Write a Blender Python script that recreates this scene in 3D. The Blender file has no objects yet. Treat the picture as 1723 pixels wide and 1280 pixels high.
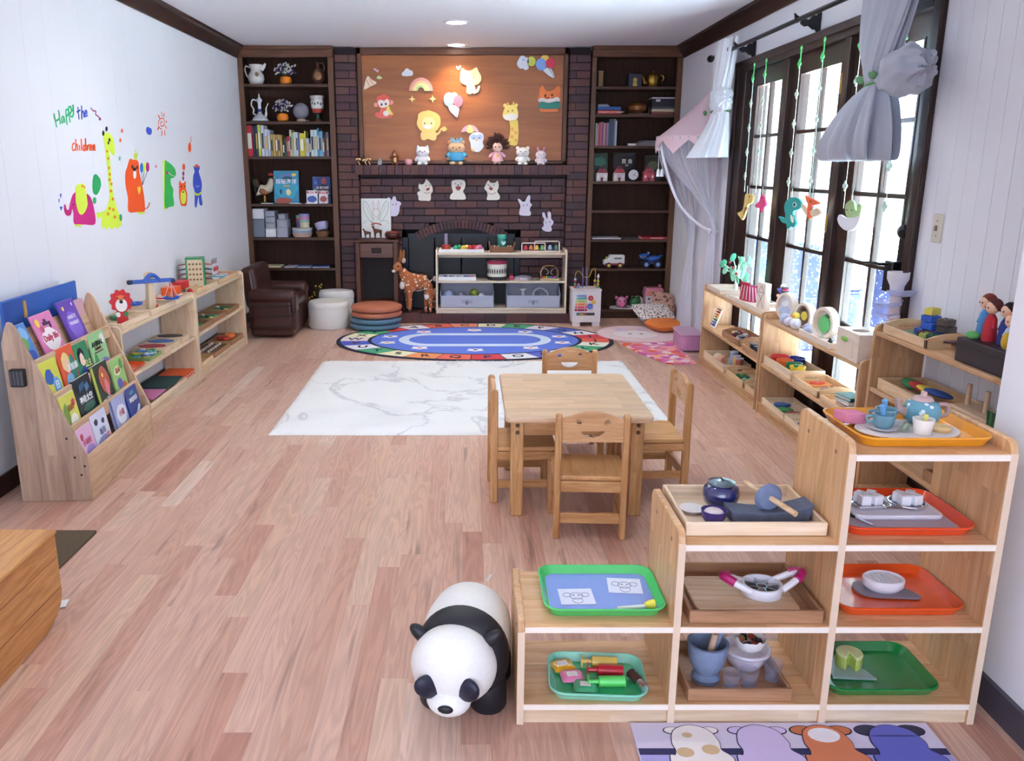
import bpy,bmesh,math,random
from mathutils import Vector,Matrix,Euler
random.seed(7)
SC=bpy.context.scene
COL=SC.collection
PI=math.pi
def lin(h):
 h=h.lstrip('#')
 v=[int(h[i:i+2],16)/255 for i in(0,2,4)]
 return tuple(c/12.92 if c<=.04045 else((c+.055)/1.055)**2.4 for c in v)
 # ---- camera
cam_d=bpy.data.cameras.new('camera')
cam=bpy.data.objects.new('camera',cam_d);COL.objects.link(cam)
cam.location=(0,0,1.405)
cam.rotation_euler=(math.radians(90-14.2),0,0)
cam_d.sensor_fit='HORIZONTAL';cam_d.sensor_width=36
cam_d.lens=1411/1723*36
cam_d.shift_x=(861.5-785)/1723
cam_d.clip_start=.02
SC.camera=cam
# ---- world, exposure
SC.view_settings.view_transform='Standard'
SC.view_settings.look='None'
SC.view_settings.gamma=1
SC.view_settings.use_curve_mapping=False
SC.view_settings.exposure=0.88
wd=bpy.data.worlds.new('daylight');SC.world=wd;wd.use_nodes=True
bg=wd.node_tree.nodes['Background']
bg.inputs[0].default_value=(0.70,0.80,1.0,1)
bg.inputs[1].default_value=3.5
# high sun along the house wall: lights the patio, which throws daylight in through the glass doors
sun_d=bpy.data.lights.new('sun','SUN');sun_d.energy=115;sun_d.angle=.02;sun_d.color=(.86,.93,1)
sun=bpy.data.objects.new('sun',sun_d);COL.objects.link(sun);sun.rotation_euler=(math.radians(-38),0,math.radians(9))
# recessed downlights, last five unseen and added for overhead light: (x, y, watts, warm)
DOWNLIGHTS=[(-.076,6.74,26,.1),(-.09,7.92,24,.75),(-.076,4.6,22,-.15),(1.15,4.6,12,-.15),(-1.2,4.6,12,-.15),(-.076,2.5,14,-.15),(-1.1,2.5,9,-.15)]
for i,(x,y,w,k)in enumerate(DOWNLIGHTS):
 ld=bpy.data.lights.new('downlight_lamp','SPOT')
 ld.energy=w;ld.spot_size=math.radians(150 if i!=1 else 125);ld.spot_blend=.8;ld.shadow_soft_size=.06
 ld.color=(1,1-.28*k,1-.55*k)
 lo=bpy.data.objects.new('downlight_lamp',ld);COL.objects.link(lo)
 lo.location=(x,y,2.448)
 # ---- materials
MATS={}
def _new(name):
 m=bpy.data.materials.new(name);m.use_nodes=True
 nt=m.node_tree
 return m,nt,nt.nodes['Principled BSDF'],nt.links
def mat(col,rough=.5,metal=0,var=.06,bump=0,scale=40,emit=0,trans=0,alpha=1,sheen=0,coat=0):
 """plain procedural material: colour with a fine noise variation, optional bump"""
 key=(col,rough,metal,var,bump,scale,emit,trans,alpha,sheen,coat)
 if key in MATS:return MATS[key]
 m,nt,b,L=_new('m_'+col)
 c=lin(col)
 b.inputs['Roughness'].default_value=rough;b.inputs['Metallic'].default_value=metal
 b.inputs['Transmission Weight'].default_value=trans;b.inputs['Alpha'].default_value=alpha
 b.inputs['Sheen Weight'].default_value=sheen;b.inputs['Coat Weight'].default_value=coat
 if emit:
  b.inputs['Emission Color'].default_value=(*c,1);b.inputs['Emission Strength'].default_value=emit
 if var or bump:
  tc=nt.nodes.new('ShaderNodeTexCoord');n=nt.nodes.new('ShaderNodeTexNoise')
  n.inputs['Scale'].default_value=scale;n.inputs['Detail'].default_value=3
  L.new(tc.outputs['Object'],n.inputs['Vector'])
  r=nt.nodes.new('ShaderNodeMixRGB');r.blend_type='MIX'
  r.inputs[1].default_value=(*[x*(1-var)for x in c],1);r.inputs[2].default_value=(*[min(1,x*(1+var))for x in c],1)
  L.new(n.outputs['Fac'],r.inputs[0]);L.new(r.outputs[0],b.inputs['Base Color'])
  if bump:
   bp=nt.nodes.new('ShaderNodeBump');bp.inputs['Strength'].default_value=bump;bp.inputs['Distance'].default_value=.004
   L.new(n.outputs['Fac'],bp.inputs['Height']);L.new(bp.outputs[0],b.inputs['Normal'])
 else:
  b.inputs['Base Color'].default_value=(*c,1)
 MATS[key]=m
 return m
def wood(c1,c2,axis='x',scale=1.0,rough=.45,strips=0.0,bump=.06):
 """wood grain running along an axis of the object; strips = width of glued staves"""
 key=('wood',c1,c2,axis,scale,rough,strips)
 if key in MATS:return MATS[key]
 m,nt,b,L=_new('wood_'+c1+axis)
 N=nt.nodes
 tc=N.new('ShaderNodeTexCoord');mp=N.new('ShaderNodeMapping')
 s={'x':(1.2,14,14),'y':(14,1.2,14),'z':(14,14,1.2)}[axis]
 mp.inputs['Scale'].default_value=[v*scale for v in s]
 L.new(tc.outputs['Object'],mp.inputs['Vector'])
 vec=mp.outputs[0]
 if strips:
  br=N.new('ShaderNodeTexBrick');br.inputs['Scale'].default_value=1
  br.inputs['Brick Width'].default_value=strips*7;br.inputs['Row Height'].default_value=strips
  br.inputs['Mortar Size'].default_value=0;br.inputs['Color1'].default_value=(0,0,0,1);br.inputs['Color2'].default_value=(1,1,1,1)
  cmb=N.new('ShaderNodeCombineXYZ');sp=N.new('ShaderNodeSeparateXYZ')
  L.new(tc.outputs['Object'],sp.inputs[0])
  o={'x':('X','Y','Z'),'y':('Y','X','Z'),'z':('Z','X','Y')}[axis]
  ad=N.new('ShaderNodeMath');ad.operation='ADD'
  L.new(sp.outputs[o[1]],ad.inputs[0]);L.new(sp.outputs[o[2]],ad.inputs[1])
  L.new(sp.outputs[o[0]],cmb.inputs[0]);L.new(ad.outputs[0],cmb.inputs[1])
  L.new(cmb.outputs[0],br.inputs['Vector'])
  add=N.new('ShaderNodeVectorMath');add.operation='MULTIPLY_ADD'
  add.inputs[1].default_value=(37,37,37)
  L.new(br.outputs['Color'],add.inputs[0]);L.new(mp.outputs[0],add.inputs[2]);vec=add.outputs[0]
 n=N.new('ShaderNodeTexNoise');n.inputs['Scale'].default_value=1.6;n.inputs['Detail'].default_value=5;n.inputs['Distortion'].default_value=1.6
 L.new(vec,n.inputs['Vector'])
 n2=N.new('ShaderNodeTexNoise');n2 .inputs['Scale'].default_value=9;n2 .inputs['Detail'].default_value=4
 L.new(vec,n2 .inputs['Vector'])
 mx=N.new('ShaderNodeMath');mx.operation='MULTIPLY_ADD';mx.inputs[1].default_value=.35
 L.new(n2 .outputs['Fac'],mx.inputs[0]);L.new(n.outputs['Fac'],mx.inputs[2])
 rp=N.new('ShaderNodeValToRGB');e=rp.color_ramp.elements
 e[0].position=.42;e[1].position=.92
 e[0].color=(*lin(c1),1);e[1].color=(*lin(c2),1)
 L.new(mx.outputs[0],rp.inputs[0])
 out=rp.outputs[0]
 if strips:
  h=N.new('ShaderNodeMixRGB');h.blend_type='MULTIPLY';h.inputs[0].default_value=1
  q=N.new('ShaderNodeMapRange');q.inputs['To Min'].default_value=.86;q.inputs['To Max'].default_value=1.06
  L.new(br.outputs['Color'],q.inputs[0]);L.new(out,h.inputs[1]);L.new(q.outputs[0],h.inputs[2]);out=h.outputs[0]
 L.new(out,b.inputs['Base Color'])
 b.inputs['Roughness'].default_value=rough
 bp=N.new('ShaderNodeBump');bp.inputs['Strength'].default_value=bump;bp.inputs['Distance'].default_value=.003
 L.new(mx.outputs[0],bp.inputs['Height']);L.new(bp.outputs[0],b.inputs['Normal'])
 MATS[key]=m
 return m
def glass(col='ffffff',rough=.02,alpha=.12):
 """thin clear sheet: mostly transparent, a little gloss"""
 key=('glass',col,rough,alpha)
 if key in MATS:return MATS[key]
 m,nt,b,L=_new('glass_'+col)
 N=nt.nodes
 t=N.new('ShaderNodeBsdfTransparent');g=N.new('ShaderNodeBsdfGlossy');mx=N.new('ShaderNodeMixShader')
 t.inputs[0].default_value=(*lin(col),1);g.inputs['Roughness'].default_value=rough
 d=N.new('ShaderNodeBsdfDiffuse');d.inputs[0].default_value=(*lin(col),1);m2=N.new('ShaderNodeMixShader')
 mx.inputs[0].default_value=.05;L.new(t.outputs[0],mx.inputs[1]);L.new(g.outputs[0],mx.inputs[2])
 m2 .inputs[0].default_value=alpha;L.new(mx.outputs[0],m2 .inputs[1]);L.new(d.outputs[0],m2 .inputs[2])
 L.new(m2 .outputs[0],N['Material Output'].inputs[0]);N.remove(b)
 MATS[key]=m
 return m
 # ---- meshes
class MB:
 """collects shapes into one mesh"""
 def __init__(s):s.v=[];s.f=[];s.M=Matrix()
 def add(s,vs,fs):
  o=len(s.v)
  s.v+=[tuple(s.M@Vector(v))for v in vs]
  s.f+=[tuple(i+o for i in f)for f in fs]
  return s
 def box(s,x0,x1,y0,y1,z0,z1):
  return s.add([(x,y,z)for z in(z0,z1)for y in(y0,y1)for x in(x0,x1)],[(0,2,3,1),(4,5,7,6),(0,1,5,4),(2,6,7,3),(0,4,6,2),(1,3,7,5)])
 def cbox(s,cx,cy,cz,sx,sy,sz):return s.box(cx-sx/2,cx+sx/2,cy-sy/2,cy+sy/2,cz-sz/2,cz+sz/2)
 def prism(s,poly,z0,z1):
  n=len(poly)
  a=sum(poly[i][0]*poly[(i+1)%n][1]-poly[(i+1)%n][0]*poly[i][1]for i in range(n))
  if a<0:poly=poly[::-1]
  vs=[(x,y,z0)for x,y in poly]+[(x,y,z1)for x,y in poly]
  return s.add(vs,[tuple(range(n-1,-1,-1)),tuple(range(n,2*n))]+[(i,(i+1)%n,n+(i+1)%n,n+i)for i in range(n)])
 def holed(s,outer,holes,z0,z1):
  from mathutils.geometry import tessellate_polygon
  loops=[outer]+holes;flat=[p for q in loops for p in q];n=len(flat)
  tri=tessellate_polygon([[Vector((x,y,0))for x,y in q]for q in loops])
  vs=[(x,y,z)for z in(z0,z1)for x,y in flat];fs=[]
  for a,b,c in tri:
   A,B,C=flat[a],flat[b],flat[c]
   if(B[0]-A[0])*(C[1]-A[1])-(C[0]-A[0])*(B[1]-A[1])<0:b,c=c,b
   fs+=[(n+a,n+b,n+c),(a,c,b)]
  o=0
  for q in loops:
   m=len(q)
   ar=sum(q[i][0]*q[(i+1)%m][1]-q[(i+1)%m][0]*q[i][1]for i in range(m))
   for i in range(m):
    a,b=o+i,o+(i+1)%m
    if(ar<0)==(q is outer):a,b=b,a
    fs.append((a,b,n+b,n+a))
   o+=m
  return s.add(vs,fs)
 def lathe(s,prof,n=20,c=(0,0,0),caps=True):
  vs,fs=[],[]
  for r,z in prof:
   for k in range(n):
    a=2*PI*k/n
    vs.append((c[0]+r*math.cos(a),c[1]+r*math.sin(a),c[2]+z))
  for j in range(len(prof)-1):
   for k in range(n):fs.append((j*n+k,j*n+(k+1)%n,(j+1)*n+(k+1)%n,(j+1)*n+k))
  if caps:
   if prof[0][0]>1e-5:fs.append(tuple(range(n-1,-1,-1)))
   if prof[-1][0]>1e-5:fs.append(tuple((len(prof)-1)*n+k for k in range(n)))
  return s.add(vs,fs)
 def tube(s,pts,r,n=8,closed=False):
  pts=[Vector(p)for p in pts];m=len(pts)
  rs=r if isinstance(r,(list,tuple))else[r]*m
  vs,fs=[],[];nrm=None
  for i,p in enumerate(pts):
   if closed:t=pts[(i+1)%m]-pts[i-1]
   else:t=pts[min(i+1,m-1)]-pts[max(i-1,0)]
   if t.length<1e-9:t=Vector((0,0,1))
   t.normalize()
   if nrm is None:
    nrm=t.orthogonal().normalized()
   else:
    nrm=nrm-t*nrm.dot(t)
    nrm=nrm.normalized()if nrm.length>1e-6 else t.orthogonal().normalized()
   bn=t.cross(nrm)
   for k in range(n):
    a=2*PI*k/n
    vs.append(p+(nrm*math.cos(a)+bn*math.sin(a))*rs[i])
  for i in range(m if closed else m-1):
   j=(i+1)%m
   for k in range(n):fs.append((i*n+k,i*n+(k+1)%n,j*n+(k+1)%n,j*n+k))
  if not closed:
   fs.append(tuple(range(n-1,-1,-1)));fs.append(tuple((m-1)*n+k for k in range(n)))
  return s.add(vs,fs)
 def cyl(s,p0,p1,r0,r1=None,n=12):return s.tube([p0,p1],[r0,r0 if r1 is None else r1],n)
 def ell(s,c,r,n=16,m=10):
  if not isinstance(r,(tuple,list)):r=(r,r,r)
  vs=[(c[0],c[1],c[2]-r[2])];fs=[]
  for j in range(1,m):
   t=-PI/2+PI*j/m
   for k in range(n):
    a=2*PI*k/n
    vs.append((c[0]+r[0]*math.cos(t)*math.cos(a),c[1]+r[1]*math.cos(t)*math.sin(a),c[2]+r[2]*math.sin(t)))
  vs.append((c[0],c[1],c[2]+r[2]));T=len(vs)-1
  for k in range(n):
   fs.append((0,1+(k+1)%n,1+k));fs.append((T,T-n+k,T-n+(k+1)%n))
  for j in range(m-2):
   for k in range(n):fs.append((1+j*n+k,1+j*n+(k+1)%n,1+(j+1)*n+(k+1)%n,1+(j+1)*n+k))
  return s.add(vs,fs)
 def at(s,loc=(0,0,0),rot=(0,0,0),sc=(1,1,1)):
  s.M=Matrix.LocRotScale(Vector(loc),Euler(rot),Vector(sc));return s
 def mesh(s,name,smooth=True,ang=40):
  me=bpy.data.meshes.new(name);me.from_pydata(s.v,[],s.f);me.update()
  if smooth:
   for p in me.polygons:p.use_smooth=True
   me.set_sharp_from_angle(angle=math.radians(ang))
  return me
def link(name,me,m,parent=None,bev=0,seg=2,sub=0):
 o=bpy.data.objects.new(name,me);COL.objects.link(o)
 if m is not None:
  if not me.materials:me.materials.append(m)
 if parent is not None:o.parent=parent
 if bev:
  b=o.modifiers.new('b','BEVEL');b.width=bev;b.segments=seg;b.limit_method='ANGLE';b.angle_limit=math.radians(38);b.harden_normals=False
 if sub:
  b=o.modifiers.new('s','SUBSURF');b.levels=b.render_levels=sub
 return o
def part(name,mb,m,parent=None,bev=0,label=None,**k):
 o=link(name,mb.mesh(name),m,parent,bev,**k)
 if label:o['label']=label
 return o
def tag(o,label,cat,group=None):
 o['label']=label;o['category']=cat
 if group:o['group']=group
 return o
def thing(name,label,cat,loc=(0,0,0),rz=0,group=None,rot=None):
 o=bpy.data.objects.new(name,None);COL.objects.link(o);o.empty_display_size=.05
 o.location=loc;o.rotation_euler=rot if rot else(0,0,rz)
 return tag(o,label,cat,group)
def struct(o):
 o['kind']='structure';return o
def solo(name,mb,m,label,cat,loc=(0,0,0),rz=0,group=None,bev=0,rot=None,**k):
 """a thing that is one mesh"""
 o=part(name,mb,m,None,bev,**k);o.location=loc;o.rotation_euler=rot if rot else(0,0,rz)
 return tag(o,label,cat,group)
def copy_tree(o,label=None,loc=None,rz=None,parent=None):
 c=o.copy();COL.objects.link(c);c.parent=parent
 if label:c['label']=label
 if loc is not None:c.location=loc
 if rz is not None:c.rotation_euler=(0,0,rz)
 for ch in o.children:copy_tree(ch,parent=c)
 return c
def smooth2(p,k=4,closed=True):
 n=len(p);out=[]
 for i in range(n if closed else n-1):
  g=(lambda j:p[j%n])if closed else(lambda j:p[max(0,min(n-1,j))])
  a,b,c,d=g(i-1),g(i),g(i+1),g(i+2)
  for j in range(k):
   t=j/k
   out.append(tuple(.5*(2*b[q]+(c[q]-a[q])*t+(2*a[q]-5*b[q]+4*c[q]-d[q])*t*t+(3*b[q]-a[q]-3*c[q]+d[q])*t**3)for q in range(len(b))))
 if not closed:out.append(tuple(p[-1]))
 return out
def rrect(w,h,r,k=5,cx=0,cy=0):
 out=[]
 for sx,sy,a0 in((1,1,0),(-1,1,90),(-1,-1,180),(1,-1,270)):
  for j in range(k+1):
   a=math.radians(a0+90*j/k)
   out.append((cx+sx*(w/2-r)+r*math.cos(a),cy+sy*(h/2-r)+r*math.sin(a)))
 return out
def circ(r,n=20,cx=0,cy=0,ry=None):
 return[(cx+r*math.cos(2*PI*k/n),cy+(ry or r)*math.sin(2*PI*k/n))for k in range(n)]
def ribbon(pts,w):
 """outline of a flat stroke along an open polyline"""
 pts=[Vector(p)for p in pts];L,R=[],[]
 for i,p in enumerate(pts):
  t=pts[min(i+1,len(pts)-1)]-pts[max(i-1,0)]
  if t.length<1e-9:t=Vector((1,0))
  t.normalize();n=Vector((-t.y,t.x))*w/2
  L.append(tuple(p+n));R.append(tuple(p-n))
 return L,R
def stroke(mb,pts,w,z0,z1):
 L,R=ribbon(pts,w);n=len(L)
 vs=[(x,y,z)for z in(z0,z1)for x,y in L+R]
 fs=[]
 for i in range(n-1):
  fs.append((2*n+i,3*n+i,3*n+i+1,2*n+i+1));fs.append((i,i+1,n+i+1,n+i))
  fs.append((i,2*n+i,2*n+i+1,i+1));fs.append((n+i,n+i+1,3*n+i+1,3*n+i))
 fs+=[(0,n,3*n,2*n),(n-1,3*n-1,4*n-1,2*n-1)]
 mb.add(vs,fs)
def text_mesh(s,size,depth=.0006,bold=0):
 c=bpy.data.curves.new('txt','FONT');c.body=s;c.size=size;c.align_x='CENTER';c.align_y='CENTER';c.extrude=depth;c.offset=bold;c.resolution_u=2
 o=bpy.data.objects.new('txt',c);COL.objects.link(o)
 bpy.context.view_layer.update()
 me=bpy.data.meshes.new_from_object(o.evaluated_get(bpy.context.evaluated_depsgraph_get()))
 bpy.data.objects.remove(o);bpy.data.curves.remove(c)
 me.materials.clear()
 return me
TEXTS={}
def lettering(s,size,m,parent,loc,rot=(0,0,0),bold=0,name='lettering'):
 k=(s,size,bold)
 me=TEXTS.get(k)or text_mesh(s,size,bold=bold)
 TEXTS[k]=me
 if me.materials and me.materials[0]!=m:me=me.copy();me.materials.clear()
 o=link(name,me,m,parent);o.location=loc;o.rotation_euler=rot
 return o
 # shared woods
BIRCH={a:wood('f0dcc2','d6b48c',a,1.0,.45,.07)for a in 'xyz'}
PINE={a:wood('e9cda8','c79a68',a,1.2,.42,.05)for a in 'xyz'}
WALNUT={a:wood('b88a66','8c6242',a,1.2,.45)for a in 'xyz'}
WHITE=mat('f4f4f4',.5)
BLACK=mat('141416',.45)
PSTRIP=mat('efe4d6',.4)
def skin(name,pts,edges,m,parent,sub=2,root=0):
 """one continuous body grown over a skeleton: pts = [(x, y, z, r)]"""
 me=bpy.data.meshes.new(name);me.from_pydata([p[:3]for p in pts],edges,[])
 o=link(name,me,m,parent)
 o.modifiers.new('skin','SKIN');bpy.context.view_layer.update()
 if not me.skin_vertices:
  bm=bmesh.new();bm.from_mesh(me);bm.verts.layers.skin.verify();bm.to_mesh(me);bm.free()
 for i,p in enumerate(pts):
  r=p[3]if isinstance(p[3],tuple)else(p[3],p[3])
  me.skin_vertices[0].data[i].radius=r
  me.skin_vertices[0].data[i].use_root=(i==root)
 o.modifiers['skin'].use_smooth_shade=True
 s=o.modifiers.new('sub','SUBSURF');s.levels=s.render_levels=sub
 return o
def spotted(c1,c2,scale=30,th=.32):
 key=('spot',c1,c2,scale,th)
 if key in MATS:return MATS[key]
 m,nt,b,L=_new('spotted_'+c1);N=nt.nodes
 tc=N.new('ShaderNodeTexCoord');v=N.new('ShaderNodeTexVoronoi');v.inputs['Scale'].default_value=scale;L.new(tc.outputs['Object'],v.inputs['Vector'])
 r=N.new('ShaderNodeValToRGB');e=r.color_ramp.elements;e[0].position=th;e[0].color=(*lin(c2),1);e[1].position=th+.08;e[1].color=(*lin(c1),1)
 L.new(v.outputs['Distance'],r.inputs[0]);L.new(r.outputs[0],b.inputs['Base Color']);b.inputs['Roughness'].default_value=.85
 MATS[key]=m
 return m
def tray(label,loc,rz,w,d,h=.03,W=None,handles=False,group='wooden activity trays',t=.009,name='wooden_tray'):
 """open wooden tray; local x = width, y = depth, origin at the centre of its base"""
 W=W or BIRCH
 o=thing(name,label,'tray',loc,rz,group)
 part('bottom',MB().box(-w/2+t,w/2-t,-d/2+t,d/2-t,.001,.006),W['x'],o)
 for s in(-1,1):
  part('long_side',MB().box(-w/2,w/2,s*d/2-(t if s>0 else 0),s*d/2+(0 if s>0 else t),0,h),W['x'],o,bev=.0015,seg=1)
  if handles:
   outer=[(-d/2,0),(d/2,0),(d/2,h)]+[(d/2-d*k/10,h+.022*math.sin(PI*k/10))for k in range(1,10)]+[(-d/2,h)]
   hole=rrect(d*.34,.014,.0065,4,0,h*.72)
   mb=MB();mb.M=Matrix.Translation((s*w/2-(t if s>0 else 0),0,0))@Matrix(((0,0,1,0),(1,0,0,0),(0,1,0,0),(0,0,0,1)))
   part('end_with_grip',mb.holed(outer,[hole[::-1]],0,t),W['y'],o)
  else:
   part('short_side',MB().box(s*w/2-(t if s>0 else 0),s*w/2+(0 if s>0 else t),-d/2+t,d/2-t,0,h),W['y'],o,bev=.0015,seg=1)
 return o
 # ==== THE ROOM
XL,XR,YB,ZC=-2.06,1.95,8.0,2.465
PAINT=mat('f3f3f8',.55,var=.015,scale=3)
PAINT2=mat('eeeef5',.6,var=.02,scale=3)
CEILP=mat('f6f5fa',.7,var=.01,scale=2)
BROWN=wood('3c2219','22120d','y',1,.38)
BROWNZ=wood('3c2219','22120d','z',1,.38)
BROWNX=wood('704226','4a2813','x',1,.42)
# ---- floor with its planks
def floor_mat():
 m,nt,b,L=_new('oak_floor');N=nt.nodes
 at=N.new('ShaderNodeAttribute');at.attribute_name='tint'
 tc=N.new('ShaderNodeTexCoord')
 sp=N.new('ShaderNodeSeparateColor');L.new(at.outputs['Color'],sp.inputs[0])
 off=N.new('ShaderNodeVectorMath');off.operation='MULTIPLY_ADD';off.inputs[1].default_value=(19,31,23)
 L.new(at.outputs['Color'],off.inputs[0]);L.new(tc.outputs['Object'],off.inputs[2])
 mp=N.new('ShaderNodeMapping');mp.inputs['Scale'].default_value=(11,.9,1);L.new(off.outputs[0],mp.inputs[0])
 n1=N.new('ShaderNodeTexNoise');n1 .inputs['Scale'].default_value=1.1;n1 .inputs['Detail'].default_value=3;n1 .inputs['Distortion'].default_value=.9
 L.new(mp.outputs[0],n1 .inputs['Vector'])
 wv=N.new('ShaderNodeMath');wv.operation='MULTIPLY';wv.inputs[1].default_value=64;L.new(n1 .outputs['Fac'],wv.inputs[0])
 sn=N.new('ShaderNodeMath');sn.operation='SINE';L.new(wv.outputs[0],sn.inputs[0])
 mp2=N.new('ShaderNodeMapping');mp2 .inputs['Scale'].default_value=(160,5,1);L.new(off.outputs[0],mp2 .inputs[0])
 n2=N.new('ShaderNodeTexNoise');n2 .inputs['Scale'].default_value=1;n2 .inputs['Detail'].default_value=4;L.new(mp2 .outputs[0],n2 .inputs['Vector'])
 mr=N.new('ShaderNodeMapRange');mr.inputs['From Min'].default_value=-1;mr.inputs['To Min'].default_value=.86;mr.inputs['To Max'].default_value=1.04;L.new(sn.outputs[0],mr.inputs[0])
 mr2=N.new('ShaderNodeMapRange');mr2 .inputs['From Min'].default_value=.3;mr2 .inputs['From Max'].default_value=.7;mr2 .inputs['To Min'].default_value=.93;mr2 .inputs['To Max'].default_value=1.04;L.new(n2 .outputs['Fac'],mr2 .inputs[0])
 mp3=N.new('ShaderNodeMapping');mp3 .inputs['Scale'].default_value=(26,1.7,1);mp3 .inputs['Location'].default_value=(3,7,0);L.new(off.outputs[0],mp3 .inputs[0])
 n3=N.new('ShaderNodeTexNoise');n3 .inputs['Scale'].default_value=1;n3 .inputs['Detail'].default_value=2;L.new(mp3 .outputs[0],n3 .inputs['Vector'])
 mr3=N.new('ShaderNodeMapRange');mr3 .inputs['From Min'].default_value=.62;mr3 .inputs['From Max'].default_value=.76;mr3 .inputs['To Min'].default_value=1;mr3 .inputs['To Max'].default_value=.58;L.new(n3 .outputs['Fac'],mr3 .inputs[0])
 rp=N.new('ShaderNodeValToRGB');e=rp.color_ramp.elements
 e[0].position=0;e[0].color=(*lin('ab7564'),1);e[1].position=1;e[1].color=(*lin('dcc0b0'),1)
 for p,c in((.15,'bc8a76'),(.4,'c89d89'),(.6,'d2aa97'),(.8,'d2ac94')):
  x=e.new(p);x.color=(*lin(c),1)
 L.new(sp.outputs[0],rp.inputs[0])
 cur=rp.outputs[0]
 for q in(mr,mr2,mr3):
  mm=N.new('ShaderNodeMixRGB');mm.blend_type='MULTIPLY';mm.inputs[0].default_value=1
  L.new(cur,mm.inputs[1]);L.new(q.outputs[0],mm.inputs[2]);cur=mm.outputs[0]
 L.new(cur,b.inputs['Base Color']);b.inputs['Roughness'].default_value=.36
 b.inputs['Specular IOR Level'].default_value=.4
 bp=N.new('ShaderNodeBump');bp.inputs['Strength'].default_value=.05;bp.inputs['Distance'].default_value=.002
 L.new(n2 .outputs['Fac'],bp.inputs['Height']);L.new(bp.outputs[0],b.inputs['Normal'])
 return m
FLOOR=floor_mat()
fl=struct(part('floor',MB().box(XL-.1,XR+.1,-3.0,8.4,-.08,-.012),mat('5a3a2c',.7)))
PW=.0765
planks=[]
for i in range(54):
 x0=XL-.02+i*PW
 y=-3.0-random.random()
 while y<8.2:
  ln=random.choice((.45,.6,.8,1.0,1.25,1.5))*random.uniform(.9,1.1)
  planks.append((x0,max(y,-3.0),min(y+ln,8.2)));y+=ln
def tinted(me,vals):
 a=me.attributes.new('tint','FLOAT_COLOR','POINT')
 for k,v in enumerate(vals):a.data[k].color=v
def pl_mesh(mb,x0,y0,y1):
 z=-random.random()*.0003
 mb.box(x0+.0002,x0+PW-.0002,y0+.0002,y1-.0002,-.02,z)
 t=(min(1,max(0,random.gauss(.53,.19))),random.random(),random.random(),1)
 return[t]*8
planks.sort(key=lambda p:(p[2]<1.7,p[1]))
near=[p for p in planks if p[2]>1.72 and abs(p[0])<.62*(p[2]+.35)+.1]
near=near[:296];rest=[p for p in planks if p not in set(near)]
for p in near:
 mb=MB();t=pl_mesh(mb,*p);me=mb.mesh('plank',False);tinted(me,t);link('plank',me,FLOOR,fl)
mb=MB();t=[]
for p in rest:t+=pl_mesh(mb,*p)
me=mb.mesh('planks',False);tinted(me,t);o=link('plank_remainder',me,FLOOR,fl);o['kind']='stuff'
# ---- ceiling
struct(part('ceiling',MB().box(XL-.1,XR+.1,-3.0,8.4,ZC,ZC+.1),CEILP))
for i,(x,y,w,k)in enumerate(DOWNLIGHTS):
 where=['in the ceiling centre','against the wood panel','added out of view midway along the room','added out of view by the glass doors','added out of view by the left wall','added out of view above the panda','added out of view above the book display'][i]  # all but the first two are added fittings outside the view
 d=thing('downlight','round white recessed downlight '+where,'ceiling light',(x,y,ZC),0,'recessed downlights')
 part('trim_ring',MB().lathe([(.075,0),(.098,0),(.098,-.004),(.086,-.008),(.075,-.006),(.075,0)],28,caps=False),WHITE,d)
 part('lens',MB().lathe([(.0001,-.001),(.075,-.001),(.075,-.0005)],28,caps=False),mat('fff4e2',.5,emit=9,var=0),d)
 # ---- left wall of painted boards
wl=struct(part('wall_left',MB().box(XL-.12,XL-.006,-3.0,8.4,0,ZC),PAINT))
y=-3.0;widths=(.405,.21,.405,.31,.21,.405)
k=0
while y<8.3:
 w=widths[k%6];k+=1
 part('board',MB().box(XL-.008,XL,y+.0007,min(y+w,8.4)-.0007,0,ZC),PAINT,wl)
 y+=w
 # ---- right wall: boards either side of the glass doors
wr=struct(part('wall_right',MB().box(XR+.006,XR+.14,6.30,8.4,0,ZC).box(XR+.006,XR+.14,2.0,3.69,0,ZC).box(XR+.006,XR+.14,3.69,6.30,2.11,ZC),PAINT2))
for a,b_ in((6.33,8.3),(2.13,3.66)):
 n=round((b_-a)/.095);w=(b_-a)/n
 for i in range(n):part('board',MB().box(XR-.002,XR+.008,a+i*w+.0012,a+(i+1)*w-.0012,0,ZC),PAINT2,wr,bev=.001,seg=1)
part('lintel_board',MB().box(XR-.002,XR+.008,3.66,6.33,2.1,ZC),PAINT2,wr)
# the wall that steps in beside the stepped shelf
struct(part('wall_step',MB().box(1.40,XR+.14,-3.0,2.128,0,ZC),PAINT))
struct(part('baseboard_step',MB().box(1.386,1.40,-3.0,2.13,0,.085),mat('4a4650',.5)))
struct(part('baseboard_left',MB().box(XL,XL+.014,-3.0,8.0,0,.09),BROWN,bev=.003))
struct(part('baseboard_right',MB().box(XR-.016,XR-.002,6.33,8.0,0,.09).box(XR-.016,XR-.002,2.13,3.66,0,.09),BROWN,bev=.003))
for i,(xa,sgn)in enumerate(((XL,1),(XR-.002,-1))):
 pr=[(0,-.105),(.012,-.105),(.016,-.085),(.04,-.05),(.05,-.03),(.07,-.02),(.075,0),(0,0)]
 mb=MB();n=len(pr)
 y0=-3.0 if sgn>0 else 2.13
 mb.add([(xa+sgn*u,yy,ZC+v)for yy in(y0,YB)for u,v in pr],[(j,(j+1)%n,n+(j+1)%n,n+j)for j in range(n)]+[tuple(range(n)),tuple(range(2*n-1,n-1,-1))])
 struct(part('trim_%d'%(i+1),mb,BROWN))
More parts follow.
